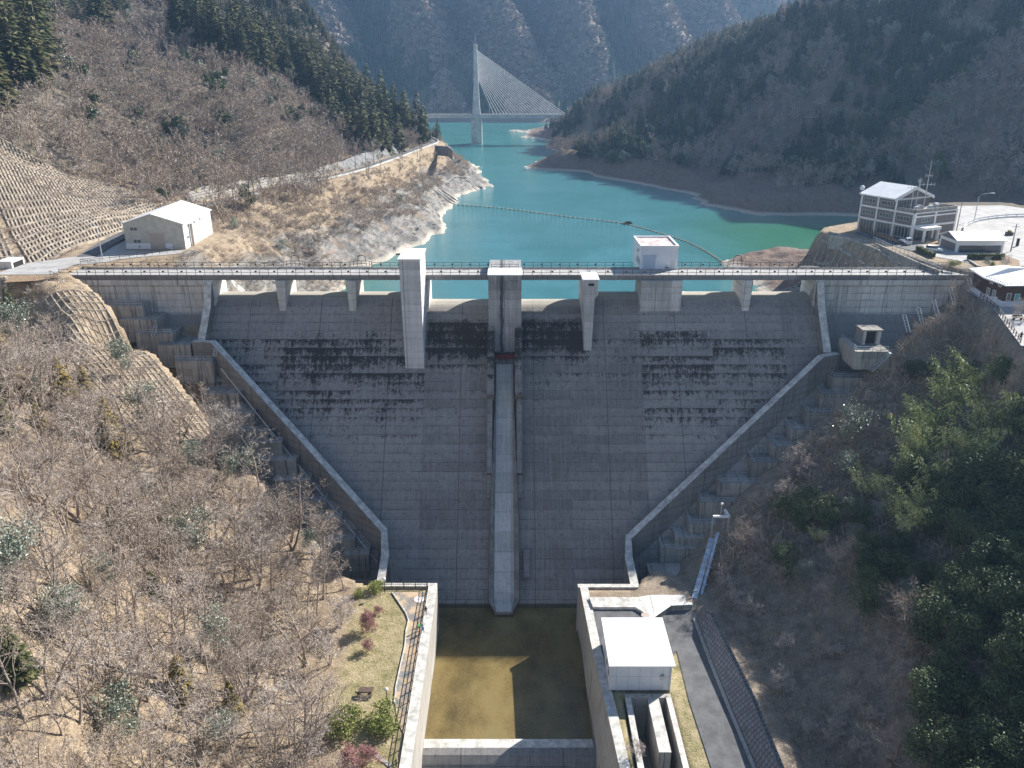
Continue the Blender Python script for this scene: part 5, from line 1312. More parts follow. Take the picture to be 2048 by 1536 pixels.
# raised planting circle and beds on the right plaza
def bed(name, px, z, h, label, mat):
    pts = [atZ(a, b, z) for a, b in px]; P = ccw([(p[0], p[1]) for p in pts]); mb = MB(); mb.prism(P, z - .3, z + h); o = mb.build(name, mat); tag(o, label, kind='structure'); return P
soil = plain('planting_soil', (.30, .21, .13), .95, .3, 1.5)
bed('planting_bed', [(1938, 520), (1960, 513), (2010, 511), (2038, 522), (2040, 535), (2000, 539), (1955, 536)], .45, .14, 'brown earth planting bed beside the garage', soil)
mb = MB(); kp = [atZ(a, b, .5) for a, b in ((1937, 521), (1955, 533), (1985, 541), (2020, 541), (2044, 533))]
for i in range(4): mb.bar(kp[i] + [0, -.2, .1], kp[i + 1] + [0, -.2, .1], .4, .35)
tag(mb.build('stone_kerb', M['old']), 'curved stone kerb in front of the planting bed', 'kerb')
# guard rail round the turning loop
gp_ = [atZ(a, b, .5) for a, b in ((1926, 462), (1930, 452), (1950, 443), (1985, 437), (2020, 434), (2070, 433), (2110, 437))]
gr = thing('guard_rail', 'curved white steel guard rail round the far side of the turning loop', 'guard rail', tuple(gp_[0]))
gp2 = smooth(gp_, 1); mb = MB()
for i in range(len(gp2) - 1): mb.bar(gp2[i] + [0, 0, .75], gp2[i + 1] + [0, 0, .75], .1, .38); mb.bar(gp2[i] + [0, 0, .2], gp2[i + 1] + [0, 0, .2], .35, .3)
mb.build('rail', M['white'], gr)
mb = MB()
for i in range(len(gp2)): mb.bar(gp2[i], gp2[i] + [0, 0, .9], .14)
mb.build('posts', M['galv'], gr)
# retaining wall and rail below the office
rw = [atZ(a, b, z) for a, b, z in ((1662, 470, .6), (1700, 476, .6), (1745, 482, .6), (1790, 503, .6), (1840, 525, .4), (1882, 541, .3))]
t = thing('retaining_wall', 'low grey retaining wall edging the plateau between office and dam', 'wall', tuple(rw[0])); mb = MB()
for i in range(len(rw) - 1): mb.hexa([rw[i] - [.9, .6, 3.4], rw[i] + [0, .5, -3.4], rw[i + 1] + [0, .5, -3.4], rw[i + 1] - [.9, .6, 3.4]][::-1], [rw[i] - [.5, .3, 0], rw[i] + [0, .3, 0], rw[i + 1] + [0, .3, 0], rw[i + 1] - [.5, .3, 0]][::-1])
mb.build('wall', M['old'], t)
post_fence('plateau_rail', 'white pipe rail along the top of the wall below the office', [p + [.2, .1, 0] for p in rw[2:]], mat='galv', sp=1.8, bars=(.95, .5), w=.09)
post_fence('terrace_fence', 'brown wooden fence round the orange terrace at the lake end of the office', [atZ(1718, 453, .5), atZ(1722, 462, .5), atZ(1756, 474, .5), atZ(1800, 489, .5)], mat='wood', sp=1.5)
dk = [atZ(a, b, .52) for a, b in ((1719, 452), (1756, 452), (1770, 458), (1800, 487), (1756, 472), (1722, 461))]
flat_sheet('lake_terrace', ccw([(p[0], p[1]) for p in dk]), .56, plain('orange_paving', (.55, .33, .16), .9, .2, 1.5), 'orange paved terrace at the lake end of the office')
# hedges
def hedge(name, label, p, q, w, h, cols=None):
    p = np.array(p, float); q = np.array(q, float); t = thing(name, label, 'hedge', tuple(p)); d = q - p; L = np.linalg.norm(d); d /= L; n_ = np.array([-d[1], d[0], 0])
    n = int(L * w * 90 + L * h * 120); rr = np.random.default_rng(int(L * 100)); u_ = rr.random(n) * L; v_ = (rr.random(n) - .5) * w; z_ = rr.random(n) * h
    C = p + u_[:, None] * d + v_[:, None] * n_ + z_[:, None] * [0, 0, 1]; V, F = leaf_quads(C, .2, rr)
    link_mesh('foliage', np_mesh('foliage', V, F, [M['hedgeleaf']]), t)
    mb = MB(); mb.bar(p + [0, 0, h / 2], q + [0, 0, h / 2], w * .8, h * .85); mb.build('shade_core', M['darkfill'], t)  # solid dark core stands for the shade inside the hedge
def leaf_quads(C, s, rr, asp=.6):
    n = len(C); a = rr.normal(size=(n, 3)); a /= np.linalg.norm(a, axis=1)[:, None]; b = rr.normal(size=(n, 3)); b -= (b * a).sum(1)[:, None] * a; b /= np.linalg.norm(b, axis=1)[:, None]
    ss = s * (.6 + .8 * rr.random(n))[:, None]; a = a * ss / 2; b = b * ss * asp / 2
    V = np.stack([C - a - b, C + a - b, C + a + b, C - a + b], 1).reshape(-1, 3); F = np.arange(4 * n).reshape(n, 4); return V, F
M['hedgeleaf'] = leafmat('hedge_leaves', [(.10, .13, .025), (.22, .24, .05), (.34, .34, .10)])
M['darkfill'] = plain('hedge_shade', (.03, .035, .02), .9)
hedge('clipped_hedge', 'long clipped yellow green hedge beside the parked cars', atZ(1834, 500, .5), atZ(1867, 515, .5), 1.0, 1.1)
hedge('clipped_hedge', 'dark clipped hedge in front of the garage opening', atZ(1935, 519, .5), atZ(2006, 519, .5), 1.2, 1.4)
# retaining masonry above the lake road
def road_wall(name, label, i0, i1, h, mat, off_=4.2, lean=1.8):
    a = line_offset(LR, off_); b = line_offset(LR, off_ + lean); mb = MB()
    rq = np.random.default_rng(i0); jj = rq.random(len(LR)) * .5 + .6
    for i in range(i0, i1):
        z0, z1_ = LR[i][2], LR[i + 1][2]
        h0_, h1_ = h * jj[i], h * jj[i + 1]
        mb.quad((*a[i], z0 - .5), (*a[i + 1], z1_ - .5), (*b[i + 1], z1_ + h1_), (*b[i], z0 + h0_))
        mb.quad((*b[i], z0 + h0_), (*b[i + 1], z1_ + h1_), (b[i + 1][0] - 4, b[i + 1][1] + 1, z1_ + h1_ - 2.5), (b[i][0] - 4, b[i][1] + 1, z0 + h0_ - 2.5))
    return tag(mb.build(name, mat), label, 'wall', 'masonry walls above the lake road')
mmoss, nt, b_ = new_mat('mossy_masonry'); g = N(nt)
br2 = g.n.new('ShaderNodeTexBrick'); cz = g.sep(g.pos()); g.put(br2.inputs['Vector'], g.comb(cz[1], cz[2], 0.0)); br2.inputs['Scale'].default_value = 1; br2.inputs['Brick Width'].default_value = 1.3; br2.inputs['Row Height'].default_value = .8; br2.inputs['Mortar Size'].default_value = .06
g.put(br2.inputs['Color1'], (.36, .34, .31)); g.put(br2.inputs['Color2'], (.27, .25, .23)); g.put(br2.inputs['Mortar'], (.09, .085, .075))
c_ = g.mix(g.sstep(g.noise(g.pos(), .18, 5, .7), .55, .68), br2.outputs[0], (.10, .095, .09)); c_ = g.mix(g.sstep(g.noise(g.pos((1, 1, 1.4)), .3, 5, .7), .60, .66), c_, (.42, .30, .03))
g.put(b_.inputs['Base Color'], c_); b_.inputs['Roughness'].default_value = .95; M['mossy'] = mmoss
n_ = len(LR)
road_wall('road_masonry', 'dark mossy block wall above the lake road nearest the warehouse', 13, 17, 4.5, M['mossy'])
road_wall('road_masonry', 'pale block wall with yellow moss above the middle of the lake road', 17, 22, 4.2, M['mossy'])
road_wall('road_masonry', 'long grey masonry slope above the far end of the lake road', 22, 28, 4.5, M['masonry'], lean=3)
tw_ = [atZ(a, b, 3.9) for a, b in ((845, 296), (870, 291), (895, 293), (905, 300))]; mb = MB()
for i in range(3): mb.quad(tw_[i] - [0, 1.0, 5], tw_[i + 1] - [0, 1.0, 5], tw_[i + 1], tw_[i])
mb.quad(tw_[0], tw_[1], tw_[2], tw_[3], (tw_[3][0] - 3, tw_[3][1] + 22, 3.9), (tw_[0][0], tw_[0][1] + 20, 3.9))
tag(mb.build('stone_bastion', M['masonry']), 'curved stone bastion under the far bend of the lake road', 'wall')

# ------------------------------------------------------------------ concrete grid frames on the cut slopes
def slope_frame(name, label, A, B, C, D, rows, cols, mat='cap', w=.45, h=.5, skip=0.0, seed=1):
    """A-B lower edge, D-C upper edge (x,y); beams draped on the ground"""
    A, B, C, D = [np.array(p, float) for p in (A, B, C, D)]; rr = random.Random(seed)
    def P(u, v): q = (A * (1 - u) + B * u) * (1 - v) + (D * (1 - u) + C * u) * v; return q
    NU = cols; us = np.linspace(0, 1, NU + 1); vs = np.linspace(0, 1, rows + 1)
    uu, vv = np.meshgrid(us, vs, indexing='ij')
    Q = (A[None, None] * (1 - uu[..., None]) + B * uu[..., None]) * (1 - vv[..., None]) + (D * (1 - uu[..., None]) + C * uu[..., None]) * vv[..., None]
    wob = vnoise(Q[..., 0], Q[..., 1], 9, 31) * 1.2; Q[..., 0] += wob * .5
    Zq = HF(Q[..., 0], Q[..., 1]); G = np.concatenate([Q, Zq[..., None]], -1)
    mb = MB(); b2 = MB()
    ok = lambda p: rr.random() > skip
    for j in range(rows + 1):
        for i in range(NU):
            if vnoise(np.array([G[i, j, 0]]), np.array([G[i, j, 1]]), 14, 33)[0] > .5 - skip: continue
            mb.bar(G[i, j] + [0, 0, h * .3], G[i + 1, j] + [0, 0, h * .3], w, h)
    for i in range(NU + 1):
        for j in range(rows):
            if vnoise(np.array([G[i, j, 0]]), np.array([G[i, j, 1]]), 14, 33)[0] > .5 - skip: continue
            mb.bar(G[i, j] + [0, 0, h * .22], G[i, j + 1] + [0, 0, h * .22], w * .8, h * .8)
    return tag(mb.build(name, M[mat]), label, 'slope frame', 'concrete slope frames')
M['frame'] = plain('frame_concrete', (.50, .43, .34), .9, .25, .5, c2=(.24, .20, .16))
M['framedark'] = plain('old_frame_concrete', (.36, .34, .31), .9, .3, .8)
slope_frame('slope_frame', 'large grid of pale concrete frames on the dry slope behind the warehouse', (-111, 11), (-101.5, 62), (-124, 92), (-168, 84), 22, 42, 'frame', .5, .7, .06)
slope_frame('slope_frame', 'upper left corner grid of pale frames above the forecourt', (-140, -8), (-113.5, 9), (-168, 84), (-190, 40), 20, 30, 'frame', .5, .7, .04)
slope_frame('slope_frame', 'small curved grid of pale frames at the left edge below the forecourt', (-121, -30), (-104.5, -13), (-108, -5), (-128, -8), 8, 16, 'frame', .45, .6, .0)
slope_frame('slope_frame', 'grid of half buried frames on the brown slope along the left abutment', (-63, -45), (-54.5, -34.2), (-88.5, -8), (-99, -18), 26, 13, 'frame', .3, .34, .25)
slope_frame('slope_frame', 'grid of grey frames on the slope below the office', (70, 38), (79, 9), (94, 9), (86, 44.5), 9, 15, 'framedark', .4, .6, 0)
slope_frame('slope_frame', 'grey frames seen under the crest road beside the slipway', (-58, 24), (-46, 16), (-50, 10), (-64, 12), 6, 7, 'frame', .5, .7, 0)
slope_frame('slope_frame', 'faint grid of stone ribs on the bare lake shore under the far road bend', (-14, 258), (-27, 200), (-42, 205), (-28, 262), 1, 13, 'framedark', .5, .6, 0)

# ------------------------------------------------------------------ cable-stayed bridge
BY = 538.0; zd = atY(953, 230, BY)[2]; xc = atY(953, 230, BY)[0]; ztop = atY(953, 93, BY)[2]
bg = thing('cable_stayed_bridge', 'slender grey cable-stayed bridge with single tall pylon crossing the lake', 'bridge', (xc, BY, WL))
mb = MB(); mb.hexa([(xc - 4.6, BY - 4, -45), (xc + 4.6, BY - 4, -45), (xc + 4.6, BY + 4, -45), (xc - 4.6, BY + 4, -45)], [(xc - 4.4, BY - 3.6, zd - 2), (xc + 4.4, BY - 3.6, zd - 2), (xc + 4.4, BY + 3.6, zd - 2), (xc - 4.4, BY + 3.6, zd - 2)]); mb.build('pier', M['bridge'], bg)
for s_ in (-1, 1):
    mb = MB(); yb0 = BY + s_ * 5.0
    def lvl(z, w0, yo): return [(xc - w0, yo - .8, z), (xc + w0, yo - .8, z), (xc + w0, yo + .8, z), (xc - w0, yo + .8, z)]
    zm = zd + (ztop - zd) * .45
    mb.hexa(lvl(zd - 2, 3.4, yb0), lvl(zm, 2.0, BY + s_ * 1.7)); mb.build('pylon_leg', M['bridge'], bg)
mb = MB(); zm = zd + (ztop - zd) * .45
mb.hexa([(xc - 2.0, BY - 2.2, zm), (xc + 2.0, BY - 2.2, zm), (xc + 2.0, BY + 2.2, zm), (xc - 2.0, BY + 2.2, zm)], [(xc - 1.5, BY - 1.8, ztop), (xc + 1.2, BY - 1.8, ztop), (xc + 1.2, BY + 1.8, ztop), (xc - 1.5, BY + 1.8, ztop)])
pm_ = mb.build('pylon', M['bridge'], bg); mb = MB(); mb.box(xc - 1.8, xc + 1.5, BY - 2, BY + 2, ztop, ztop + 2.0); mb.build('cap', M['cap'], pm_)
mb = MB(); mb.tube([(xc, BY, ztop + 2), (xc, BY, ztop + 8)], .15, 5); mb.build('lightning_rod', M['galv'], pm_)
mb = MB(); mb.box(xc - 76, xc + 96, BY - 5.5, BY + 5.5, zd - 2.2, zd - .2); mb.build('deck', M['bridge'], bg)
mb = MB(); mb.box(xc - 76, xc + 96, BY - 5.6, BY - 5.3, zd - .2, zd + .7); mb.box(xc - 76, xc + 96, BY + 5.3, BY + 5.6, zd - .2, zd + .7); mb.build('deck_parapet', M['cap'], bg)
nc = 22
for k in range(nc):
    t_ = k / (nc - 1); zp = ztop - 3 - t_ * 20
    for s_, reach in ((1, 1), (-1, 1)):
        xd = xc + s_ * (76 - t_ * 61)
        mb = MB(); mb.tube([(xc + s_ * 1.2, BY, zp), (xd, BY, zd)], .16 if s_ > 0 else .03, 4, False); mb.build('stay_cable', M['cable'], bg)
for i, dx_ in enumerate((-52, 8 - 19, 11, 36, 61)):
    lab = ['left of the pylon', 'just left of the pylon', 'just right of the pylon', 'midway along the stays', 'near the right end'][i]
    t = thing('bridge_lamp', 'tall lamp post on the bridge deck %s' % lab, 'lamp', (xc + dx_, BY - 5, zd), 'bridge lamps')
    mb = MB(); mb.tube([(xc + dx_, BY - 5, zd), (xc + dx_, BY - 5, zd + 9), (xc + dx_ + 1.5, BY - 5, zd + 9.4)], .16, 5); mb.build('post', M['galv'], t)
    mb = MB(); mb.box(xc + dx_ + 1.2, xc + dx_ + 2.4, BY - 5.2, BY - 4.8, zd + 9.2, zd + 9.5); mb.build('lamp_head', M['white'], t)
# ------------------------------------------------------------------ float boom
bp_ = smooth([atZ(a, b, WL) for a, b in ((914, 410), (985, 415), (1060, 424), (1130, 434), (1200, 441), (1258, 449), (1320, 467), (1370, 482), (1410, 502), (1440, 522), (1462, 536))], 2)
L = [0.0]
for i in range(len(bp_) - 1): L.append(L[-1] + np.linalg.norm(bp_[i + 1] - bp_[i]))
bm = thing('float_boom', 'long curving chain of small pale floats across the reservoir', 'float boom', tuple(bp_[0]))
mb = MB()
for i in range(len(bp_) - 1): mb.bar(bp_[i] + [0, 0, .05], bp_[i + 1] + [0, 0, .05], .1)
mb.build('cable', M['rail'], bm)
fl = MB(); fl.tube([(-.5, 0, 0), (-.4, 0, 0), (.4, 0, 0), (.5, 0, 0)], [.18, .36, .36, .18], 8); fme = None; nf = 74
M['float'] = plain('faded_float', (.58, .50, .36), .6, .25, 2)
for k in range(nf):
    s_ = L[-1] * (k + .5) / nf; i = max(0, np.searchsorted(L, s_) - 1); p = bp_[i] + (bp_[i + 1] - bp_[i]) * (s_ - L[i]) / (L[i + 1] - L[i]); d_ = bp_[i + 1] - bp_[i]
    if fme is None: o = fl.build('float', M['float'], bm, local=True); fme = o.data
    else: o = bpy.data.objects.new('float', fme); COL.objects.link(o); o.parent = bm
    o.location = p + [0, 0, .12] - bp_[0]; o.rotation_euler = (0, 0, math.atan2(d_[1], d_[0]))
p = atZ(1256, 448, WL); t = thing('mooring_raft', 'small dark raft on the float boom', 'raft', tuple(p)); mb = MB(); mb.box(p[0] - 1.6, p[0] + 1.6, p[1] - 1, p[1] + 1, WL + .1, WL + .7); mb.build('deck', M['rail'], t)
mb = MB(); mb.box(p[0] - 1.2, p[0] + 1.2, p[1] - .8, p[1] - .6, WL + .71, WL + 1.2); mb.build('rail', M['rail'], t)
# ------------------------------------------------------------------ poles and street lamps
def pole(px, top, Y, label, arm=0, name='utility_pole'):
    b = atY(px[0], px[1], Y); zz = atY(px[0], top, Y)[2]; g_ = Hs(b[0], b[1]); t = thing(name, label, 'pole' if not arm else 'street lamp', (b[0], b[1], g_), 'utility poles' if not arm else 'street lamps')
    z0 = min(g_, b[2]); mb = MB()
    if arm: mb.tube([(b[0], b[1], z0 - .3), (b[0], b[1], zz - 1.2), (b[0] + arm * .25, b[1], zz - .3), (b[0] + arm, b[1], zz)], [.12, .1, .08, .07], 6); mb.build('post', M['galv'], t); mb = MB(); mb.box(min(b[0] + arm, b[0] + arm * 1.35), max(b[0] + arm, b[0] + arm * 1.35), b[1] - .15, b[1] + .15, zz - .12, zz + .06); mb.build('lamp_head', M['white'], t)
    else: mb.tube([(b[0], b[1], z0 - .3), (b[0], b[1], zz)], [.17, .11], 6); mb.build('post', M['old'], t); mb = MB(); mb.bar((b[0] - .9, b[1], zz - .6), (b[0] + .9, b[1], zz - .6), .12); mb.build('crossarm', M['galv'], t)
for (x_, y_), tp, Yp, lab in (((522, 383), 315, 108, 'utility pole beside the dark mossy wall at the near end of the lake road'), ((648, 352), 292, 143, 'utility pole before the yellow mossed wall on the lake road'), ((712, 342), 282, 165, 'utility pole at the middle of the lake road with pale wall behind'), ((733, 345), 300, 160, 'shorter pole on the lake side of the mid lake road'), ((748, 324), 280, 185, 'utility pole where the grey masonry slope begins'), ((819, 299), 270, 250, 'utility pole near the far bend of the lake road'), ((834, 290), 250, 285, 'farthest pole on the lake road by the water'), ((568, 379), 335, 112, 'short pole beside the curved street lamp on the lake road')):
    pole((x_, y_), tp, Yp, lab)
pole((586, 380), 327, 113, 'curved street lamp at the passing place of the lake road', -1.8, 'street_lamp')
pole((864, 292), 255, 270, 'curved street lamp on the far bend above the stone bastion', -2.2, 'street_lamp')
pole((206, 523), 448, 12, 'tall lamp pole by the railing corner of the left forecourt', -1.2, 'street_lamp')
pole((1946, 452), 386, 63, 'tall curved street lamp standing on the turning loop', 3.2, 'street_lamp')
pole((1909, 480), 404, 42, 'concrete pole with fittings beside the office corner', 0)
pole((2018, 517), 448, 20, 'thin leaning lamp pole between the garage and the loop', 0)
for i, (a, b, Yp) in enumerate(((565, 187, 235), (578, 215, 225), (644, 233, 238))):
    p = atY(a, b, Yp); w_ = [.9, .7, 1.3][i] * 1.2; h_ = [1.1, .8, 1.2][i]
    t = thing('hillside_board', ['highest white sign board among bare trees on the left hill', 'small white sign board in the middle on the left hill', 'widest white sign board nearest the lake on the left hill'][i], 'sign', (p[0], p[1], p[2] - 3), 'white boards on the left hill')
    mb = MB(); mb.box(p[0] - w_, p[0] + w_, p[1] - .1, p[1] + .1, p[2] - h_, p[2] + h_); mb.build('board', M['white'], t)
    for s_ in (-.7, .7): mb = MB(); mb.tube([(p[0] + s_ * w_, p[1] + .2, p[2] - 9), (p[0] + s_ * w_, p[1] + .2, p[2] + h_ * .8)], .12, 5); mb.build('post', M['galv'], t)
# small things on the left forecourt
post_fence('forecourt_fence', 'thin wire fence curving round the left forecourt above the mound', [(-94.5, 6.9, 0), (-98.5, 8.0, 0), (-95.5, 11, 0), (-90, 14, 0), (-82, 20.5, .2)], mat='rail', sp=1.8, bars=(1.0, .6), w=.07)
p = atY(75, 500, 3); t = thing('portal_box', 'pale concrete tunnel mouth at the left end of the forecourt', 'culvert', (-113, 6, 0)); mb = MB(); mb.box(-115, -111.5, 3.5, 8.5, -1, 1.6); mb.build('box', M['pale'], t); mb = MB(); mb.box(-111.49, -111.4, 4.2, 7.8, 0, 1.2); mb.build('opening', M['black'], t)
wk = [(-104, -5), (-99.5, -3.6), (-96.2, -6.5), (-97.5, -10), (-103, -13.5)]
wz = [Hs(*p) + .15 for p in wk]
mb = MB(); mb.quad(*[(p[0], p[1], .02) for p in ccw([(-108, -3), (-99.6, -2.9), (-97.2, -4.4), (-100, -7.5), (-106, -9)])]); tag(mb.build('side_path', soil), 'brown earth path below the left end of the dam', kind='structure')
post_fence('path_fence', 'thin dark fence along the brown path at the left end of the dam', [(-99.4, -3.2, 0), (-97, -4.6, -.4), (-99.5, -8.3, -1.2), (-105, -11, -1.6)], mat='rail', sp=1.6, bars=(1.0, .5), w=.07)
# ------------------------------------------------------------------ vehicles
M['carglass'] = plain('car_glass', (.03, .04, .05), .1, .05, 1, bump=0, spec=.9); M['tyre'] = plain('tyre', (.02, .02, .02), .8)
def wheels(t, xs_, w, r=.28):
    for x in xs_:
        for s_ in (-1, 1):
            mb = MB(); mb.tube([(x, s_ * w, r), (x, s_ * (w - .2), r)], r, 12); o = mb.build('wheel', M['tyre'], t, local=True)
            mb = MB(); mb.tube([(x, s_ * (w + .01), r), (x, s_ * (w - .05), r)], r * .6, 10); mb.build('rim', M['galv'], o, local=True)
def kei_truck(loc, rz, label):
    t = thing('mini_truck', label, 'truck', loc, rz=rz)
    mb = MB(); mb.hexa([(.45, -.7, .35), (1.65, -.7, .35), (1.65, .7, .35), (.45, .7, .35)], [(.5, -.66, 1.05), (1.65, -.66, .95), (1.65, .66, .95), (.5, .66, 1.05)]); mb.hexa([(.5, -.66, 1.05), (1.6, -.66, 1.0), (1.6, .66, 1.0), (.5, .66, 1.05)], [(.6, -.58, 1.75), (1.2, -.58, 1.75), (1.2, .58, 1.75), (.6, .58, 1.75)]); mb.build('cab', M['white'], t, local=True, bevel=.04)
    mb = MB(); mb.hexa([(1.28, -.55, 1.1), (1.62, -.58, 1.08), (1.62, .58, 1.08), (1.28, .55, 1.1)], [(1.2, -.5, 1.66), (1.24, -.5, 1.66), (1.24, .5, 1.66), (1.2, .5, 1.66)]); mb.build('windscreen', M['carglass'], t, local=True)
    for s_ in (-1, 1): mb = MB(); mb.box(.72, 1.22, s_ * .655 - .02, s_ * .655 + .02, 1.12, 1.58); mb.build('side_window', M['carglass'], t, local=True); mb = MB(); mb.box(1.64, 1.68, s_ * .5 - .12, s_ * .5 + .12, .62, .78); mb.build('headlight', M['galv'], t, local=True)
    mb = MB(); mb.box(-1.7, .4, -.7, .7, .6, .68); mb.box(-1.7, .4, -.72, -.66, .68, .95); mb.box(-1.7, .4, .66, .72, .68, .95); mb.box(-1.74, -1.68, -.7, .7, .68, .95); mb.build('load_bed', M['white'], t, local=True); wheels(t, (-1.0, 1.1), .68); return t
def car(loc, rz, label, col='white', name='parked_car'):
    t = thing(name, label, 'car', loc, rz=rz)
    mb = MB(); pr = [(-2.05, .35), (2.05, .35), (2.1, .6), (1.95, .8), (1.0, .95), (-1.7, .98), (-2.08, .8)]
    n = len(pr); mb.v = [(x, -.82, z) for x, z in pr] + [(x, .82, z) for x, z in pr]; mb.f = [tuple(range(n)), tuple(range(2 * n - 1, n - 1, -1))] + [(i + n, (i + 1) % n + n, (i + 1) % n, i) for i in range(n)]; mb.m = [0] * len(mb.f)
    mb.build('body', M[col], t, local=True, bevel=.06)
    mb = MB(); mb.hexa([(-1.75, -.78, .94), (1.0, -.78, .94), (1.0, .78, .94), (-1.75, .78, .94)], [(-1.4, -.62, 1.42), (.25, -.62, 1.45), (.25, .62, 1.45), (-1.4, .62, 1.42)]); mb.build('cabin_glass', M['carglass'], t, local=True, bevel=.04)
    mb = MB(); mb.box(-1.38, .24, -.6, .6, 1.43, 1.48); mb.build('roof', M[col], t, local=True, bevel=.02)
    for s_ in (-1, 1): mb = MB(); mb.box(2.0, 2.1, s_ * .6 - .16, s_ * .6 + .16, .62, .74); mb.build('headlight', M['galv'], t, local=True)
    wheels(t, (-1.3, 1.3), .82, .31); return t
p = atZ(1810, 488, .47); kei_truck((p[0], p[1], .47), R(-75), 'small white pickup truck parked by the office corner')
p = atZ(1866, 503, .47); car((p[0], p[1], .47), R(-25), 'white hatchback parked behind the yellow green hedge')
p = atZ(1890, 484, .47); car((p[0], p[1], .47), R(20), 'pale silver car half hidden between the office and garage', 'galv')
for i, (a, b) in enumerate(((1952, 463), (1961, 464))):
    p = atZ(a, b + 8, .5); t = thing('parked_scooter', ['red scooter parked behind the garage roof', 'dark scooter beside the red one'][i], 'scooter', (p[0], p[1], .5), rz=R(30)); 
    mb = MB(); mb.box(-.6, .6, -.15, .15, .3, .75); mb.bar((.5, 0, .5), (.6, 0, 1.1), .08); mb.build('body', M['red' if i == 0 else 'black'], t, local=True, bevel=.05); mb = MB(); mb.box(-.5, .1, -.16, .16, .76, .86); mb.build('seat', M['black'], t, local=True)
    for x in (-.55, .6): mb = MB(); mb.tube([(x, -.06, .25), (x, .06, .25)], .25, 10); mb.build('wheel', M['tyre'], t, local=True)
p = atZ(2018, 470, .5); t = thing('planter_island', 'small dark planter on the island of the turning loop', 'planter', (p[0], p[1], .5)); mb = MB(); mb.box(-.8, .8, -.6, .6, 0, .8); mb.build('box', M['wood'], t, local=True)
mb = MB(); mb.ball((0, 0, 1.0), .6, 8, 5, .6); mb.build('shrub', M['hedgeleaf'], t, local=True)
p = atZ(2034, 492, .5); t = thing('info_post', 'dark upright information post on the plaza', 'sign', (p[0], p[1], .5)); mb = MB(); mb.box(-.35, .35, -.1, .1, 0, 1.9); mb.build('board', M['black'], t, local=True)
# ------------------------------------------------------------------ vegetation prototypes (arrays of quads)
def ribbon_quads(S, R0, R1, rr):
    """S: (n,2,3) segments -> flat tapering strips"""
    d = S[:, 1] - S[:, 0]; a = rr.normal(size=d.shape); a -= (a * d).sum(1)[:, None] * d / ((d * d).sum(1)[:, None] + 1e-9); a /= np.linalg.norm(a, axis=1)[:, None] + 1e-9
    V = np.stack([S[:, 0] - a * R0[:, None], S[:, 0] + a * R0[:, None], S[:, 1] + a * R1[:, None], S[:, 1] - a * R1[:, None]], 1).reshape(-1, 3)
    return V, np.arange(len(V)).reshape(-1, 4)
def prism_quads(S, R0, R1, n=5):
    V = []; F = []
    for (p, q), r0, r1 in zip(S, R0, R1):
        d = q - p; d = d / (np.linalg.norm(d) + 1e-9); up = np.array([0, 0, 1.]) if abs(d[2]) < .9 else np.array([1., 0, 0]); a = np.cross(d, up); a /= np.linalg.norm(a); c = np.cross(d, a); b = len(V)
        for P, r in ((p, r0), (q, r1)):
            for k in range(n): t = 2 * math.pi * k / n; V.append(P + r * (math.cos(t) * a + math.sin(t) * c))
        for k in range(n): F.append((b + k, b + (k + 1) % n, b + n + (k + 1) % n, b + n + k))
    return np.array(V), np.array(F)
def grow_tree(seed, h, kids, spread=1.0, r=None, wob=.22, up=.25, multi=1, ratio=.62, trunkfrac=.55):
    rr = random.Random(seed); segs = []
    def rv(): return np.array([rr.gauss(0, 1), rr.gauss(0, 1), rr.gauss(0, 1)])
    def grow(p, d, L, r0, lev):
        n = 5 if lev == 0 else (3 if lev < 3 else 2); pts = [p]; rad = [r0]
        for i in range(n):
            d = d + rv() * wob * (.45 if lev == 0 else 1) + np.array([0, 0, up * (.3 if lev == 0 else .5)]); d = d / np.linalg.norm(d); pts.append(pts[-1] + d * L / n); rad.append(r0 * (1 - .72 * (i + 1) / n))
        for i in range(n): segs.append((pts[i], pts[i + 1], rad[i], rad[i + 1], lev))
        if lev + 1 < len(kids) + 1:
            for k in range(kids[lev]):
                t = (trunkfrac if lev == 0 else .25) + (1 - (trunkfrac if lev == 0 else .25)) * (k + rr.random()) / kids[lev]; i = min(n - 1, int(t * n)); q = pts[i] + (pts[i + 1] - pts[i]) * (t * n - i)
                a = rv(); a -= (a @ d) * d; a /= np.linalg.norm(a); dd = d * (.75 / spread) + a * (.75 + .35 * rr.random()); dd[2] = max(dd[2], -.1); dd /= np.linalg.norm(dd)
                grow(q, dd, L * ratio * (1.05 - .45 * t) * (.8 + .5 * rr.random()), max(rad[i] * .55, .012), lev + 1)
    for m in range(multi):
        d0 = np.array([rr.gauss(0, .12 + .18 * (multi > 1)), rr.gauss(0, .12 + .18 * (multi > 1)), 1.0]); d0 /= np.linalg.norm(d0)
        grow(np.array([rr.gauss(0, .15) * (multi > 1), rr.gauss(0, .15) * (multi > 1), -.3]), d0, h * .72, (r or h * .016), 0)
    return segs
def split_tree(segs, thick_lev, wmin, rr, n=5):
    A = [s for s in segs if s[4] <= thick_lev]; B = [s for s in segs if s[4] > thick_lev]
    S = np.array([[s[0], s[1]] for s in A]); V1, F1 = prism_quads(S, [s[2] for s in A], [s[3] for s in A], n)
    S = np.array([[s[0], s[1]] for s in B]); R0 = np.maximum(np.array([s[2] for s in B]), wmin); R1 = np.maximum(np.array([s[3] for s in B]), wmin * .6); V2, F2 = ribbon_quads(S, R0, R1, rr)
    return (V1, F1), (V2, F2)
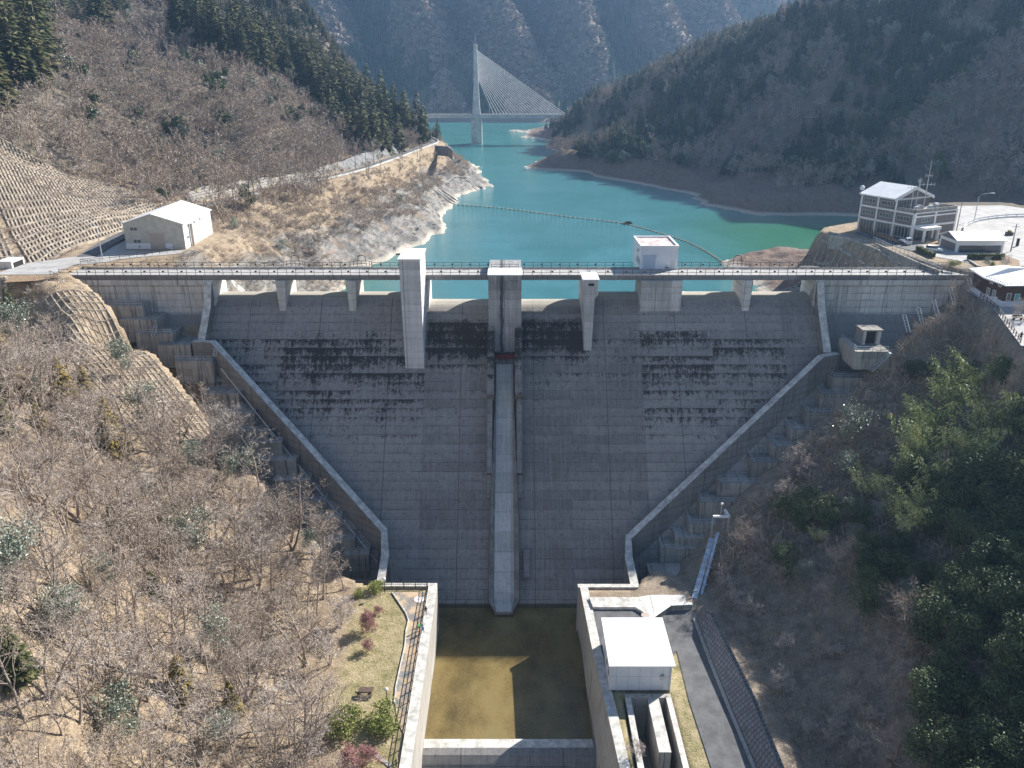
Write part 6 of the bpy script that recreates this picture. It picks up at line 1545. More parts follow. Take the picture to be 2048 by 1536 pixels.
def lobe_points(n, rr, h0, h1, rad, k=8, flat=.8, shell=.75):
    C = []; 
    for i in range(k):
        t = rr.random(); a = rr.random() * 6.28; q = rad * (.25 + .55 * rr.random()); C.append((math.cos(a) * q, math.sin(a) * q, h0 + (h1 - h0) * (.15 + .75 * t), rad * (.35 + .35 * rr.random())))
    C = np.array(C); i = rr.integers(0, k, n); d = rr.normal(size=(n, 3)); d /= np.linalg.norm(d, axis=1)[:, None]; q = (shell + (1 - shell) * rr.random(n))[:, None] * C[i, 3][:, None]
    P = C[i, :3] + d * q * [1, 1, flat]; return P[P[:, 2] > h0 * .6]
def conifer(rr, h, rad, n, s, base=.12):
    t = base + (1 - base) * (1 - np.sqrt(rr.random(n))); tier = t * .5 + .5 * np.round(t * 11) / 11 + rr.normal(size=n) * .02; a = rr.random(n) * 6.283
    lob = 1 + .22 * np.sin(a * 3 + tier * 40) + .15 * np.sin(a * 5 + 2); R_ = rad * (1 - tier) ** .8 * lob * (.55 + .45 * rr.random(n) ** .4)
    C = np.c_[np.cos(a) * R_, np.sin(a) * R_, tier * h - R_ * .22 + (rr.random(n) * .03 * h)]
    out = np.c_[np.cos(a), np.sin(a), -.45 + rr.random(n) * .3]; out /= np.linalg.norm(out, axis=1)[:, None]; side = np.c_[-np.sin(a), np.cos(a), rr.normal(size=n) * .5]; side /= np.linalg.norm(side, axis=1)[:, None]
    ss = (s * (.6 + .7 * rr.random(n)) * (1.15 - .6 * tier))[:, None]; V = np.stack([C - side * ss * .4, C + out * ss * .15 - side * ss * .05 - out * ss * .9, C + side * ss * .4, C + out * ss * .95], 1).reshape(-1, 3)
    return V, np.arange(4 * n).reshape(n, 4)

M['bark'] = leafmat('bark', [(.16, .12, .10), (.26, .21, .175), (.36, .30, .26)], .9)
M['twig'] = leafmat('bare_twigs', [(.20, .155, .125), (.35, .285, .235), (.50, .425, .36)], .9)
M['twigpale'] = leafmat('pale_twigs', [(.32, .27, .24), (.46, .40, .36), (.58, .52, .47)], .9)
M['fartwig'] = leafmat('far_twigs', [(.17, .13, .11), (.31, .24, .20), (.46, .375, .32)], .95)
M['twigred'] = leafmat('reddish_twigs', [(.22, .10, .10), (.38, .20, .19), (.50, .30, .27)], .9)
M['brush'] = leafmat('dry_brush', [(.20, .14, .10), (.40, .31, .22), (.60, .50, .38)], .95)
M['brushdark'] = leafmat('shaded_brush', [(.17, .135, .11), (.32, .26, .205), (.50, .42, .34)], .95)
M['cedar'] = leafmat('cedar_foliage', [(.028, .042, .018), (.06, .075, .028), (.105, .11, .042), (.17, .15, .07)], .7)
M['pine'] = leafmat('dark_conifer_foliage', [(.020, .038, .024), (.04, .068, .038), (.08, .11, .055)], .7)
M['silver'] = leafmat('grey_green_leaves', [(.07, .095, .06), (.17, .20, .145), (.34, .37, .30)], .4, spec=.5)
M['broad'] = leafmat('evergreen_leaves', [(.03, .05, .026), (.065, .10, .045), (.15, .18, .085)], .6, spec=.2)
M['bamboo'] = leafmat('bamboo_leaves', [(.18, .22, .07), (.38, .41, .15), (.60, .60, .30)], .5)
M['golden'] = leafmat('golden_conifer', [(.10, .09, .02), (.20, .16, .04), (.30, .22, .07)], .7)
M['bushgreen'] = leafmat('yellow_green_bush', [(.07, .10, .02), (.19, .23, .05), (.36, .37, .12)], .6)
PR = {}
def proto(key, trunk, crown, tm, cm): PR.setdefault(key, []).append((trunk, crown, tm, cm))
for k in range(8):
    rr = np.random.default_rng(100 + k); h = [10, 12, 8.5, 13, 8, 11, 9.5, 12][k]
    sg_ = grow_tree(100 + k, h * 1.12, (8, 5, 4, 3), 1.05, multi=1 + (k % 3 == 1), ratio=.56, trunkfrac=.34); t_, c_ = split_tree(sg_, 1, .019, rr); proto('bare', t_, c_, 'bark', 'twig' if k % 3 else 'twigpale')
for k in range(3):
    rr = np.random.default_rng(140 + k); sg_ = grow_tree(140 + k, 5.0, (7, 5, 5, 3), 1.3, multi=3, ratio=.6, trunkfrac=.2, r=.07); t_, c_ = split_tree(sg_, 1, .022, rr); proto('pale', t_, c_, 'bark', 'twigpale')
for k in range(3):
    rr = np.random.default_rng(160 + k); sg_ = grow_tree(160 + k, 3.2, (8, 6, 5, 4), 1.2, multi=4, ratio=.6, trunkfrac=.15, r=.05); t_, c_ = split_tree(sg_, 0, .016, rr); proto('redshrub', t_, c_, 'bark', 'twigred')
for k in range(5):
    rr = np.random.default_rng(200 + k); sg_ = grow_tree(200 + k, [10, 11, 9, 12, 10][k], (7, 5, 4), 1.1, ratio=.55, trunkfrac=.3); t_, c_ = split_tree(sg_, 0, .07, rr, 4); proto('baremid', t_, c_, 'bark', 'twig' if k != 2 else 'twigpale')
for k in range(4):
    rr = np.random.default_rng(300 + k); h = [15, 17, 13, 16][k]; V_, F_ = conifer(rr, h, h * .17, 620, 1.0); t_ = prism_quads([(np.array([0, 0, -.5]), np.array([0, 0, h * .9]))], [.22], [.05], 5); proto('cedar', t_, (V_, F_), 'bark', 'cedar')
for k in range(3):
    rr = np.random.default_rng(320 + k); h = [12, 14, 11][k]; V_, F_ = conifer(rr, h, h * .21, 420, 1.1, .2); t_ = prism_quads([(np.array([0, 0, -.5]), np.array([0, 0, h * .9]))], [.2], [.05], 5); proto('pine', t_, (V_, F_), 'bark', 'pine')
def leafy(key, seed, n, s, h0, h1, rad, cm, k=8, kids=(5, 3), asp=.55, shell=.75):
    rr = np.random.default_rng(seed); P = lobe_points(n, rr, h0, h1, rad, k, .85, shell); V_, F_ = leaf_quads(P, s, rr, asp); sg_ = grow_tree(seed, h1 * .8, kids, 1.1, ratio=.5, trunkfrac=.3); S = np.array([[q[0], q[1]] for q in sg_]); t_ = prism_quads(S, [q[2] for q in sg_], [q[3] for q in sg_], 4); proto(key, t_, (V_, F_), 'bark', cm)
for k in range(3): leafy('silver', 400 + k, 3600, .17, 1.6, 7 + k, 2.5, 'silver', 17, (6, 4), .5, .3)
for k in range(3): leafy('broad', 420 + k, 5200, .26, 1.2, 9 + k, 3.6, 'broad', 20, (6, 4), .5, .5)
for k in range(3): leafy('broadmid', 440 + k, 560, .8, 3, 9 + k, 3.4, 'broad' if k else 'silver', 8, (4,))
for k in range(2): leafy('bush', 460 + k, 3800, .15, .2, 2.0, 2.1, 'bushgreen', 15, (6, 4))
for k in range(2):
    rr = np.random.default_rng(480 + k); V_, F_ = conifer(rr, 6, 1.5, 1500, .42, .05); t_ = prism_quads([(np.array([0, 0, -.5]), np.array([0, 0, 5.5]))], [.1], [.03], 5); proto('smallconifer', t_, (V_, F_), 'bark', 'golden' if k else 'cedar')
for k in range(3):   # bamboo: arching culms with leaf plumes
    rr = np.random.default_rng(500 + k); S = []; R0 = []; R1 = []; LP = []; LD = []
    for c in range(8):
        a = rr.random() * 6.28; p = np.array([rr.normal() * .5, rr.normal() * .5, -.3]); d = np.array([math.cos(a) * .12, math.sin(a) * .12, 1.0]); hh = 7 + 4 * rr.random()
        for i in range(8):
            q = p + d * hh / 8; S.append((p, q)); R0.append(.045 * (1 - i / 9)); R1.append(.045 * (1 - (i + 1) / 9))
            if i > 2:
                for _ in range(26): o_ = rr.normal(size=3) * [.5, .5, .35] * (1.25 - i / 10); LP.append(p + (q - p) * rr.random() + o_); LD.append(o_ * [1, 1, .2] + [0, 0, -.35])
            p = q; d = d + np.array([math.cos(a) * .09, math.sin(a) * .09, -.05]); d /= np.linalg.norm(d)
    LP = np.array(LP); LD = np.array(LD); LD /= np.linalg.norm(LD, axis=1)[:, None]; sd_ = np.cross(LD, rr.normal(size=LD.shape)); sd_ /= np.linalg.norm(sd_, axis=1)[:, None]; L_ = (.4 + .4 * rr.random(len(LP)))[:, None]
    V_ = np.stack([LP, LP + LD * L_ * .4 + sd_ * .085, LP + LD * L_, LP + LD * L_ * .4 - sd_ * .085], 1).reshape(-1, 3); proto('bamboo', prism_quads(S, R0, R1, 4), (V_, np.arange(len(V_)).reshape(-1, 4)), 'bushgreen', 'bamboo')
def fan(seed, n, L, w, up=.8):
    rr = np.random.default_rng(seed); b = rr.normal(size=(n, 3)) * [.45, .45, 0] * L * .6; d = rr.normal(size=(n, 3)); d[:, 2] = np.abs(d[:, 2]) + up; d /= np.linalg.norm(d, axis=1)[:, None]; L1 = L * (.4 + .8 * rr.random(n))[:, None]; m_ = b + d * L1 * .5; d2 = d + rr.normal(size=(n, 3)) * .45; d2 /= np.linalg.norm(d2, axis=1)[:, None]
    S = np.concatenate([np.stack([b, m_], 1), np.stack([m_, m_ + d2 * L1 * .6], 1), np.stack([m_, m_ + (d2 + rr.normal(size=(n, 3)) * .7) * L1 * .35], 1)]); w_ = np.full(len(S), w); return ribbon_quads(S, w_, w_ * .6, rr)
fans = [fan(600 + k, 16, 1.5, .030) for k in range(4)]; fansf = [fan(620 + k, 20, 2.0, .06, .35) for k in range(4)]
def farcone(seed, h, rad):
    rr = np.random.default_rng(seed); V = []; F = []
    for t0, t1, rs in ((.08, .5, 1), (.35, .75, .72), (.6, 1.0, .45)):
        n = 5; o_ = rr.random() * 6
        for k in range(n):
            a0 = o_ + 6.283 * k / n; a1 = o_ + 6.283 * (k + 1) / n; r_ = rad * rs * (.8 + .4 * rr.random()); b = len(V); V += [(math.cos(a0) * r_, math.sin(a0) * r_, t0 * h), (math.cos(a1) * r_, math.sin(a1) * r_, t0 * h + rr.normal() * .3), (.05, 0, t1 * h), (0, 0, t1 * h)]; F.append((b, b + 1, b + 2, b + 3))
    return np.array(V), np.array(F)
def farpuff(seed, h, rad, n=34):
    rr = np.random.default_rng(seed); d = rr.normal(size=(n, 3)); d[:, 2] = np.abs(d[:, 2]); d /= np.linalg.norm(d, axis=1)[:, None]; P = d * rad * (.5 + .5 * rr.random((n, 1))) * [1, 1, .9] + [0, 0, h * .45]
    V, F = leaf_quads(P, rad * .75, rr, .35); sg = np.stack([np.tile([0, 0, 0.], (6, 1)), P[:6]], 1); V2, F2 = ribbon_quads(sg, np.full(6, .22), np.full(6, .1), rr); return np.r_[V, V2], np.r_[F, F2 + len(V)]
farc = [farcone(700 + k, 17, 3.0) for k in range(4)]; farp = [farpuff(720 + k, 10, 4.2) for k in range(4)]

def merged(name, label, cat, protos, X, Y, Z_, S_, mats, group=None, seed=0):
    """one mesh of many copies (stuff): protos = list of (V,F,matindex)"""
    rr = np.random.default_rng(seed); VV = []; FF = []; MM = []; off_ = 0; pick = rr.integers(0, len(protos), len(X)); ang = rr.random(len(X)) * 6.283
    for k, (V, F, m) in enumerate(protos):
        sel = np.where(pick == k)[0]
        if not len(sel): continue
        c = np.cos(ang[sel])[:, None]; s = np.sin(ang[sel])[:, None]; sc = S_[sel][:, None]; asp = (.85 + .3 * rr.random((len(sel), 1)))
        x = (V[None, :, 0] * c - V[None, :, 1] * s) * sc * asp + X[sel][:, None]; y = (V[None, :, 0] * s + V[None, :, 1] * c) * sc * asp + Y[sel][:, None]; z = V[None, :, 2] * sc + Z_[sel][:, None]
        VV.append(np.stack([x, y, z], -1).reshape(-1, 3)); FF.append((F[None] + (np.arange(len(sel)) * len(V))[:, None, None]).reshape(-1, 4) + off_); MM.append(np.tile(m, len(sel))); off_ += len(sel) * len(V)
    me = np_mesh(name, np.concatenate(VV), np.concatenate(FF), [M[m] for m in mats], np.concatenate(MM)); o = link_mesh(name, me); return tag(o, label, cat, group, 'stuff')
def both(key, mats):
    out = []
    for (tv, tf), (cv, cf), tm, cm in PR[key]:
        out.append((np.r_[tv, cv], np.r_[tf, cf + len(tv)], np.r_[np.full(len(tf), mats.index(tm)), np.full(len(cf), mats.index(cm))]))
    return out
MESH = {}
def tree_obj(name, key, i, loc, sc, rz, label, cat, group, parts=True):
    i = i % len(PR[key]); (tv, tf), (cv, cf), tm, cm = PR[key][i]
    if (key, i) not in MESH: MESH[(key, i)] = (np_mesh('trunk', tv, tf, [M[tm]], smooth=False), np_mesh('crown', cv, cf, [M[cm]]))
    t = bpy.data.objects.new(name, None); COL.objects.link(t); t.location = loc; t.rotation_euler = (0, 0, rz); t.scale = (sc, sc, sc * (.9 + .2 * rnd.random())); tag(t, label, cat, group)
    for nm, me in zip(('trunk', 'crown'), MESH[(key, i)]): o = bpy.data.objects.new(nm, me); COL.objects.link(o); o.parent = t
    return t
# ------------------------------------------------------------------ where things grow
def scatter(x0, x1, y0, y1, dens, seed, dmin=0):
    rr = np.random.default_rng(seed); n = int((x1 - x0) * (y1 - y0) * dens); x = x0 + (x1 - x0) * rr.random(n); y = y0 + (y1 - y0) * rr.random(n)
    if dmin:
        g_ = {}; keep = []
        for i in range(n):
            c = (int(x[i] // dmin), int(y[i] // dmin))
            if c in g_: continue
            g_[c] = 1; keep.append(i)
        x = x[keep]; y = y[keep]
    return x, y, H(x, y)
def inpoly(x, y, P, m=0): return sdf_poly(x, y, P) < m
DAMZ = [(-99, 8), (-97.5, -3)] + [(q[0], q[1]) for q in LCW] + [(-27, -51), (26, -52), (34, -48), (42, -40), (58, -28), (74, -17), (90, -7), (104, -2), (104, 8)]
LFP = [[(-111, 11), (-101.5, 62), (-124, 92), (-168, 84)], [(-140, -8), (-113.5, 9), (-168, 84), (-190, 40)], [(-72, -46), (-58, -31), (-93, -4.5), (-104, -12)], [(-121, -30), (-104.5, -13), (-108, -5), (-128, -8)], [(70, 38), (79, 9), (94, 9), (86, 44.5)]]
def free(x, y, m=2.0):
    ok = ~inpoly(x, y, DAMZ, min(m, .6))
    for P, q in ((FL_LEFT, m), (FL_RIGHT, 1), (FL_HUT, m), (FL_YARD, m + 2), (FL_PARK, 1)): ok &= ~inpoly(x, y, P, q)
    d, _z0 = dist_line(x, y, LROAD); ok &= d > 5.0
    ok &= ~((x > -16) & (x < 26) & (y < -40))
    return ok
def infr(x, y): return np.any([inpoly(x, y, P) for P in LFP], axis=0)
def zone(px, py):
    v = 'bottom' if py > 1230 else ('lower middle' if py > 930 else ('upper middle' if py > 620 else ('upper' if py > 250 else 'topmost')))
    h = ['at the left edge', 'left of centre', 'in the centre', 'right of centre', 'at the right edge'][int(min(4, max(0, px / 410)))]
    return v, h
# near slopes
x, y, z = scatter(-125, -22, -150, -12, .16, 11, 2.7)
ok = free(x, y, 2.5) & seen(x, y, z + 5, 80, 30, .5) & ~(infr(x, y) & (rng.random(len(x)) < .75)); x, y, z = x[ok], y[ok], z[ok]
near = sorted([(math.dist((a, b, c), CAMP), a, b, c) for a, b, c in zip(x, y, z)])
nb = 0
for d, a, b, c in near:
    u_ = rnd.random(); sc = .7 + .5 * rnd.random(); px_, py_, _d = project([a, b, c])
    if u_ < .035: tree_obj('evergreen_tree', 'silver', rnd.randrange(3), (a, b, c), .55 + .35 * rnd.random(), rnd.random() * 6, 'grey green leafy tree among bare trees, %s left slope' % zone(px_, py_)[0], 'tree', 'leafy trees on the left slope')
    elif u_ < .075 and px_ < 500: tree_obj('young_conifer', 'smallconifer', rnd.randrange(2), (a, b, c), .7 + .6 * rnd.random(), rnd.random() * 6, 'small golden or green conifer on the left slope', 'tree', 'small conifers on the left slope')
    elif nb < 270:
        nb += 1; tree_obj('bare_tree', 'bare', rnd.randrange(8), (a, b, c), sc, rnd.random() * 6, '%s leafless tree on dry left slope, %s part, %s' % ('taller' if sc > .98 else 'smaller', *zone(px_, py_)), 'tree', 'bare trees on the left slope')
for a, b, Yp, sc, key, lab in ((390, 1150, -62, 1.5, 'silver', 'largest grey green evergreen in the middle of the left slope'), (300, 905, -40, 1.2, 'silver', 'grey green evergreen uphill of the largest one on the left slope'), (440, 1340, -78, 1.15, 'silver', 'rounded dark green evergreen above the lawn among bare trees'), (255, 790, -30, 1.0, 'silver', 'slim evergreen beside the half buried slope frames'), (30, 1190, -95, 1.5, 'silver', 'grey green evergreen at the left edge beside the taller conifer'), (150, 1340, -95, 1.0, 'silver', 'small evergreen in the lower left of the slope'), (30, 660, -22, 1.4, 'silver', 'pale grey leafy tree at the left edge below the forecourt'), (150, 900, -48, 1.9, 'smallconifer', 'tall olive brown conifer left of the middle of the left slope'), (230, 930, -50, 1.6, 'smallconifer', 'green conifer next to the tall olive one on the left slope'), (250, 1475, -100, 1.1, 'silver', 'leafy evergreen near the bottom of the left slope'), (500, 960, -36, .8, 'silver', 'small evergreen on the left slope edge above the dark blocks')):
    p = atY(a, b, Yp); tree_obj('evergreen_tree' if key == 'silver' else 'conifer_tree', key, 1, (p[0], p[1], float(H(p[0], p[1])) - .5), sc, a * .1, lab, 'tree', None)
for a, b, Yp, s_ in ((15, 740, -48, 1.6), (60, 640, -25, 1.2), (0, 1220, -105, 1.2), (175, 800, -40, 1.0), (0, 860, -66, 1.3)):
    p = atY(a, b, Yp); tree_obj('young_conifer', 'smallconifer', 1 if a in (15, 175) else 0, (p[0], p[1], float(H(p[0], p[1]))), s_, 1.0, 'taller dark conifer at the left edge of the near slope' if s_ > 1.1 else 'small golden or green conifer on the left slope', 'tree', 'small conifers on the left slope')
# park planting
def park(key, px, sc, name, label, cat, i=0, zz=-46.5): p = atZ(px[0], px[1], zz); tree_obj(name, key, i, tuple(p), sc, i * 1.3, label, cat, None)
park('redshrub', (735, 1262), 1.25, 'plum_tree', 'largest reddish leafless plum tree on the lawn near the dam', 'tree', 0)
park('redshrub', (760, 1225), .6, 'plum_tree', 'small round reddish shrub beside the walk', 'shrub', 1)
park('redshrub', (738, 1300), .75, 'plum_tree', 'middle reddish shrub on the lawn between plum and table', 'shrub', 2)
park('redshrub', (700, 1545), 1.5, 'plum_tree', 'big pinkish brown leafless shrub at the bottom edge of the park', 'shrub', 0)
park('redshrub', (745, 1520), 1.1, 'plum_tree', 'reddish shrub overhanging the park steps', 'shrub', 1)
park('bush', (768, 1450), 1.25, 'green_bush', 'bright yellow green bush beside the walk near the steps', 'bush', 0)
park('bush', (690, 1455), 1.35, 'green_bush', 'wide green bush left of the bright bush on the lawn', 'bush', 1)
park('bush', (752, 1180), .8, 'green_bush', 'yellow green bush at the dam end of the park fence', 'bush', 1)
park('bush', (718, 1190), .5, 'green_bush', 'low tuft of yellow green shrub at the dam end of the lawn', 'bush', 0)
park('bare', (610, 1330), 1.25, 'bare_tree', 'tallest spreading bare tree on the edge of the lawn', 'tree', 1); park('pale', (680, 1250), 1.4, 'bare_tree', 'pale silvery leafless tree leaning over the lawn', 'tree', 1); park('pale', (655, 1330), 1.5, 'bare_tree', 'broad pale leafless tree left of the picnic table', 'tree', 2); park('pale', (635, 1500), 1.3, 'bare_tree', 'pale leafless tree at the bottom left of the green bushes', 'tree', 0)
p = np.array([17.0, -88.5, -46.5]); tree_obj('bare_tree', 'pale', 1, tuple(p), .62, 0, 'small leafless tree leaning over the outlet channel', 'tree', None)
# right near slope
x, y, z = scatter(30, 135, -145, -8, .12, 12, 2.9); ok = free(x, y, 1.5) & seen(x, y, z + 4, 330, 30, .5); x, y, z = x[ok], y[ok], z[ok]
for a, b, c in sorted(zip(x, y, z), key=lambda q: -q[1]):
    px_, py_, _d = project([a, b, c]); px_, py_ = float(px_), float(py_); u_ = rnd.random(); rz = rnd.random() * 6
    dark = px_ > 1850 and py_ > 1000 or px_ > 1990 and py_ > 760
    mid = px_ > 1560 and 760 < py_ < 1250 and not (px_ < 1790 and py_ < 1040)
    if py_ > 1180 and px_ < 1800 and u_ < .3: continue
    if dark and u_ < .85: tree_obj('evergreen_tree', 'broad', rnd.randrange(3), (a, b, c), .6 + .4 * rnd.random(), rz, 'dark glossy evergreen in the dense wood at the right edge, %s part' % zone(px_, py_)[0], 'tree', 'dark evergreens on the right slope')
    elif mid and 800 < py_ < 1100 and px_ > 1740 and u_ < .5: tree_obj('bamboo_clump', 'bamboo', rnd.randrange(3), (a, b, c), .8 + .45 * rnd.random(), rz, 'feathery yellow green bamboo clump on the right slope', 'bamboo', 'bamboo on the right slope')
    elif mid and u_ < .58: tree_obj('evergreen_tree', 'silver' if u_ < .25 else 'broad', rnd.randrange(3), (a, b, c), .45 + .35 * rnd.random(), rz, 'leafy evergreen among brush on the middle of the right slope', 'tree', 'leafy trees on the right slope')
    elif u_ < .78: tree_obj('bare_tree', 'pale' if u_ < .66 else 'bare', rnd.randrange(3), (a, b, c), .5 + .4 * rnd.random(), rz, 'small leafless tree on the shaded right slope, %s part, %s' % (zone(px_, py_)[0], 'by the dam side' if px_ < 1650 else 'outer side'), 'tree', 'bare trees on the right slope')
for a, b, Yp, sc, key, lab in ((1700, 885, -33, 1.35, 'silver', 'rounded silver leaved evergreen catching the sun beside the stair blocks'), (1690, 950, -38, .8, 'silver', 'smaller silver leaved evergreen below the rounded one'), (1580, 965, -33, 1.5, 'pale', 'pale sunlit leafless tree spreading over the lower stair blocks'), (1560, 1030, -39, 1.2, 'pale', 'pale leafless tree just above the blue pipes'), (1970, 900, -44, 1.45, 'bamboo', 'tallest sunlit bamboo clump near the right edge'), (1860, 930, -44, 1.2, 'bamboo', 'sunlit bamboo clump left of the tallest one'), (1740, 980, -44, .95, 'bamboo', 'yellow green bamboo below the silver evergreen'), (1630, 1110, -50, .45, 'bamboo', 'small bright yellow bamboo tuft low on the slope')):
    p = atY(a, b, Yp); tree_obj({'silver': 'evergreen_tree', 'pale': 'bare_tree', 'bamboo': 'bamboo_clump'}[key], key, 1, (p[0], p[1], float(H(p[0], p[1]))), sc, 2.0, lab, 'bamboo' if key == 'bamboo' else 'tree', None)
# dry brush carpeting the slopes
x, y, z = scatter(-135, -22, -150, 70, .8, 21); ok = free(x, y, .8) & seen(x, y, z + 1, 40, 24, 1) & ~(infr(x, y) & (rng.random(len(x)) < .25)); x, y, z = x[ok], y[ok], z[ok]
merged('dry_brush', 'tangled dry twigs and grass covering the sunlit left slopes', None, [(V, F, np.full(len(F), k % 3)) for k, (V, F) in enumerate(fans + fans[:2])], x, y, z, .3 + .7 * rng.random(len(x)) ** 2, ['brush', 'twigpale', 'twig'], None, 1)
x, y, z = scatter(28, 140, -150, 8, 1.1, 22); ok = free(x, y, .6) & seen(x, y, z + 1, 260, 24, 1); x, y, z = x[ok], y[ok], z[ok]
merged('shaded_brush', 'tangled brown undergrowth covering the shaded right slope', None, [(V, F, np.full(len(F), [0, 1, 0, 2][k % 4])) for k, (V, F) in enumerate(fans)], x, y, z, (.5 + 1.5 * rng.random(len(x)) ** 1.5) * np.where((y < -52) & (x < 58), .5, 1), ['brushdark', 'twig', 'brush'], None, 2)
x, y, z = scatter(-160, -15, 60, 330, .24, 23); ok = free(x, y, 1) & (z > -9.5 + 4 * vnoise(x, y, 9, 40)) & seen(x, y, z + 1.5, 40, 24, 1) & (~infr(x, y) | (rng.random(len(x)) < .25)); x, y, z = x[ok], y[ok], z[ok]
merged('bank_brush', 'pale brown leafless scrub between the lake road and the shore', None, [(V, F, np.full(len(F), k % 3)) for k, (V, F) in enumerate(fansf)], x, y, z, .4 + .8 * rng.random(len(x)), ['twig', 'brush', 'twig'], None, 3)
for a, b, Yp, sc in ((590, 440, 60, .75), (555, 450, 55, .7), (520, 440, 60, .7), (615, 470, 50, .5), (470, 450, 58, .55), (800, 395, 150, .6)):
    p = atY(a, b, Yp); tree_obj('bank_shrub', 'silver' if b != 440 else 'pale', 0, (p[0], p[1], float(H(p[0], p[1])) - 1), sc, a, 'grey green evergreen shrub on the bank between the warehouse and shore', 'shrub', 'shrubs on the left bank')
# left hill
x, y, z = scatter(-330, -40, 50, 470, .075, 31, 3.3); ok = free(x, y, 3) & (z > 0) & ~infr(x, y) & seen(x, y, z + 8, 60, 40, 1); x, y, z = x[ok], y[ok], z[ok]
px_, py_, dz_ = project(np.c_[x, y, z]); lim = np.where(px_ > 250, 150 + (px_ - 500) * .62, 45 + px_ * .12); lim = np.where(px_ < 95, 195, lim); lim = np.minimum(lim, 300)
rv_ = (px_ < 330) & (px_ > 60) & (py_ > 120) & (py_ < 330)
con = (py_ + vnoise(x, y, 22, 41) * 70 < lim) & (rng.random(len(x)) < .72)
evl = ~con & (rng.random(len(x)) < np.where(vnoise(x, y, 20, 62) > .12, .38, .03)); el = np.where(evl)[0]
dist = np.sqrt(((np.c_[x, y, z] - CAMP) ** 2).sum(1))
ci = np.where(con)[0]; ci = ci[np.argsort(dist[ci])]; bi = np.where(~con & ~evl & (rng.random(len(x)) < .9))[0]; bi = bi[np.argsort(dist[bi])]
for i in ci[:300]: tree_obj('cedar_tree', 'cedar', rnd.randrange(4), (x[i], y[i], z[i] - 1), 1.2 + .6 * rnd.random(), rnd.random() * 6, 'olive green cedar in the wood on the left hill ridge, %s' % ('at the left edge' if px_[i] < 250 else 'upper part' if py_[i] < 90 else 'lower end by the lake' if px_[i] > 640 else 'middle part'), 'tree', 'cedars on the left hill')
for i in el[:110]: tree_obj('broadleaf_tree', 'broadmid', rnd.randrange(3), (x[i], y[i], z[i] - 1), .45 + .4 * rnd.random(), rnd.random() * 6, 'evergreen broadleaf tree among bare woods on the left hill, %s' % ('in the ravine side' if px_[i] < 400 else 'toward the lake road' if py_[i] > 220 else 'upper part'), 'tree', 'broadleaf evergreens on the left hill')
RC = ci[300:]; left_rest = (x[RC], y[RC], z[RC]); lb_ = (x[bi], y[bi], z[bi])
# right hill
x, y, z = scatter(15, 460, 105, 640, .075, 32, 3.4); ok = (z > -8.5 + 4 * vnoise(x, y, 16, 42)) & ~inpoly(x, y, FL_RIGHT, 3) & seen(x, y, z + 8, 60, 40, 1); x, y, z = x[ok], y[ok], z[ok]
px_, py_, dz_ = project(np.c_[x, y, z]); cl = vnoise(x, y, 40, 43) + vnoise(x, y, 14, 44) * .7
top_ = np.clip((z - 15) / 60, 0, 1) + np.clip((500 - x * 2.2 - 40) / 400, 0, .6)
u_ = rng.random(len(x)); pine = (cl + (top_ - .5) * .5 > -.07) & (u_ < .7); brd = ~pine & (cl > -.2) & (u_ > .80); bar = ~pine & ~brd
pi_ = np.where(pine)[0]; di = np.where(brd)[0]; bi2 = np.where(bar)[0]
dist = np.sqrt(((np.c_[x, y, z] - CAMP) ** 2).sum(1)); pi_ = pi_[np.argsort(dist[pi_])]; di = di[np.argsort(dist[di])]
for i in pi_[:300]: tree_obj('pine_tree', 'pine', rnd.randrange(3), (x[i], y[i], z[i]), .6 + .4 * rnd.random(), rnd.random() * 6, 'dark conifer on the shaded right hill, %s' % ('along its left flank above the bridge end' if px_[i] < 1350 else 'high near its crest' if py_[i] < 120 else 'low above the bank' if py_[i] > 260 else 'midway up its face'), 'tree', 'conifers on the right hill')
bi2 = np.r_[bi2, di[180:]]
for i in di[:180]: tree_obj('broadleaf_tree', 'broadmid', rnd.randrange(3), (x[i], y[i], z[i] - 1), .55 + .4 * rnd.random(), rnd.random() * 6, 'rounded evergreen broadleaf tree on the shaded right hill, %s' % ('left flank' if px_[i] < 1350 else 'near its crest' if py_[i] < 120 else 'low above the bank' if py_[i] > 260 else 'midway up'), 'tree', 'broadleaf evergreens on the right hill')
mc = ['bark', 'cedar', 'pine']; P_ = both('cedar', mc) + both('pine', mc)
X_ = np.r_[left_rest[0], x[pi_[300:]]]; Y_ = np.r_[left_rest[1], y[pi_[300:]]]; Z_ = np.r_[left_rest[2], z[pi_[300:]]]
if len(X_): merged('distant_conifers', 'dense conifers covering the farther parts of both hills', None, P_, X_, Y_, Z_, .55 + .4 * rng.random(len(X_)), mc, None, 5)
mc = ['bark', 'twig', 'twigpale']; X_ = np.r_[lb_[0], x[bi2]]; Y_ = np.r_[lb_[1], y[bi2]]; Z_ = np.r_[lb_[2], z[bi2]]
merged('bare_woods', 'leafless grey brown woods covering both hills above the reservoir', None, both('baremid', mc), X_, Y_, Z_ - .5, .7 + .6 * rng.random(len(X_)), mc, None, 6)
print('LEFT', len(ci), len(bi), 'RIGHT', len(pi_), len(di), len(bi2), 'near', nb)
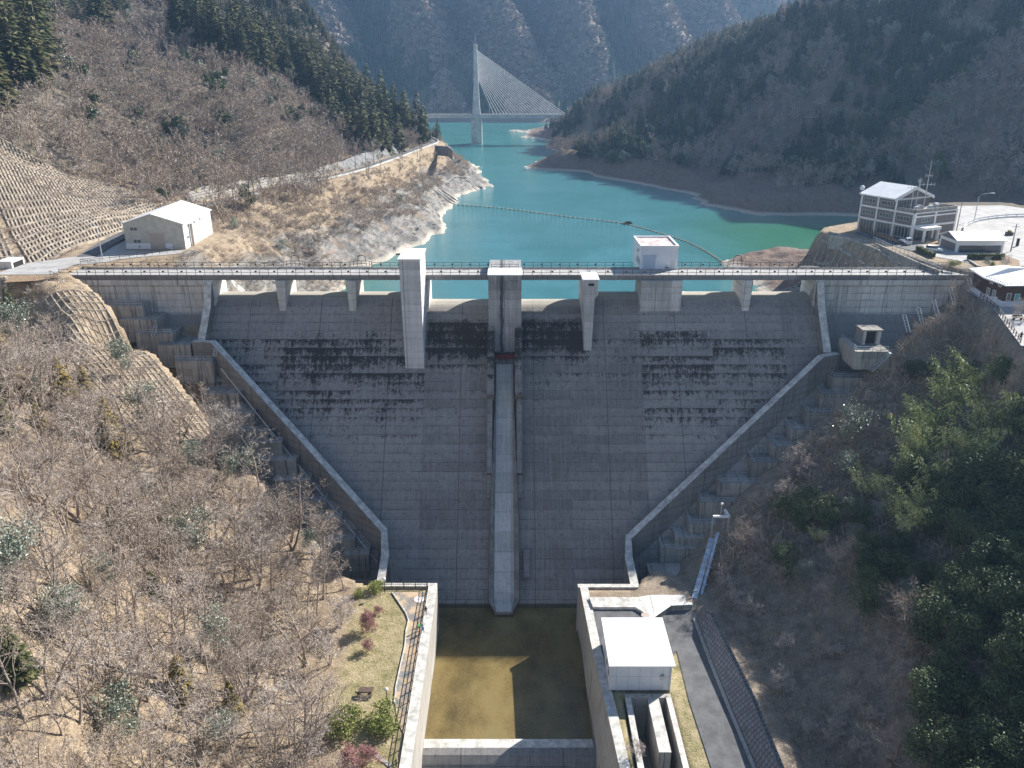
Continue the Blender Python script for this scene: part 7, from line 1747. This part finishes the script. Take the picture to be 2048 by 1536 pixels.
# forests on the far mountains
rr = np.random.default_rng(77); n = 78000; x = -520 + 2300 * rr.random(n) ** 1.25; y = 800 + 1500 * rr.random(n) ** 1.5; z = HM(x, y)
px_, py_, dz_ = project(np.c_[x, y, z]); ok = (px_ > 540) & (px_ < 2080) & (py_ > -12) & (z > -8)
for t_ in np.linspace(.5, .97, 26):
    q = CAMP + (np.c_[x, y, z + 10] - CAMP) * t_; hq = np.where(q[:, 1] < 755, H(q[:, 0], q[:, 1]), HM(q[:, 0], q[:, 1])); ok &= ~(hq > q[:, 2] + 2)
x, y, z = x[ok], y[ok], z[ok]; cl = vnoise(x, y, 120, 51) * 1.2 + vnoise(x, y, 45, 52) * .8 - np.clip((z - 60) / 300, -.2, .4); w_ = x + .30 * (y - 900); rid = np.abs(((w_ / 125 + .9 * vnoise(x, y, 330, 22)) % 1.0) * 2 - 1)
con = cl + (.5 - rid) * .5 > -.06; print('FAR', con.sum(), (~con).sum())
mc = ['pine']; merged('far_conifer_forest', 'blue green conifer forest in the gullies of the far mountains', None, [(V, F, np.zeros(len(F), int)) for V, F in farc], x[con], y[con], z[con], .6 + .5 * rr.random(con.sum()), mc, None, 7)
con = ~con; mc = ['twigpale']; merged('far_bare_forest', 'pinkish grey leafless forest on the ridges of the far mountains', None, [(V, F, np.zeros(len(F), int)) for V, F in farp], x[con], y[con], z[con], .7 + .6 * rr.random(con.sum()), ['fartwig'], None, 8)
# garden trees by the plaza
for a, b, z0, sc, key, nm, lab in ((1908, 533, .5, .55, 'bush', 'garden_bush', 'yellow round bush between the hedge and garage'), (1972, 535, .6, .35, 'silver', 'garden_pine', 'small cloud pruned tree in the planting bed'), (1890, 540, .4, .35, 'pale', 'garden_tree', 'small leafless tree at the end of the dam railing'), (2010, 538, .5, .6, 'pale', 'garden_tree', 'leafless tree in front of the turning loop'), (1727, 458, .5, .38, 'pale', 'garden_tree', 'tiny bare tree at the lake corner of the terrace'), (1922, 480, .5, .5, 'smallconifer', 'garden_conifer', 'green conifer between the office and the loop'), (2046, 640, -3, .9, 'pale', 'garden_tree', 'bare tree overhanging the pavilion patio'), (1985, 530, .6, .3, 'bush', 'garden_bush', 'low shrub at the right of the planting bed')):
    p = atZ(a, b, z0); tree_obj(nm, key, 0, tuple(p), sc, a, lab, 'tree' if 'bush' not in nm else 'bush', None)
# ------------------------------------------------------------------ air
mb = MB(); mb.box(-1300, 2800, -400, 4400, -66, 520)
hm = bpy.data.materials.new('haze'); hm.use_nodes = True; nt = hm.node_tree; nt.nodes.clear(); out = nt.nodes.new('ShaderNodeOutputMaterial'); pv = nt.nodes.new('ShaderNodeVolumePrincipled')
pv.inputs['Color'].default_value = (.36, .62, 1.0, 1); pv.inputs['Density'].default_value = HAZE = .00015; pv.inputs['Anisotropy'].default_value = .3
nt.links.new(pv.outputs[0], out.inputs['Volume']); o = mb.build('haze', hm); tag(o, 'thin blue haze filling the valley air', kind='stuff')
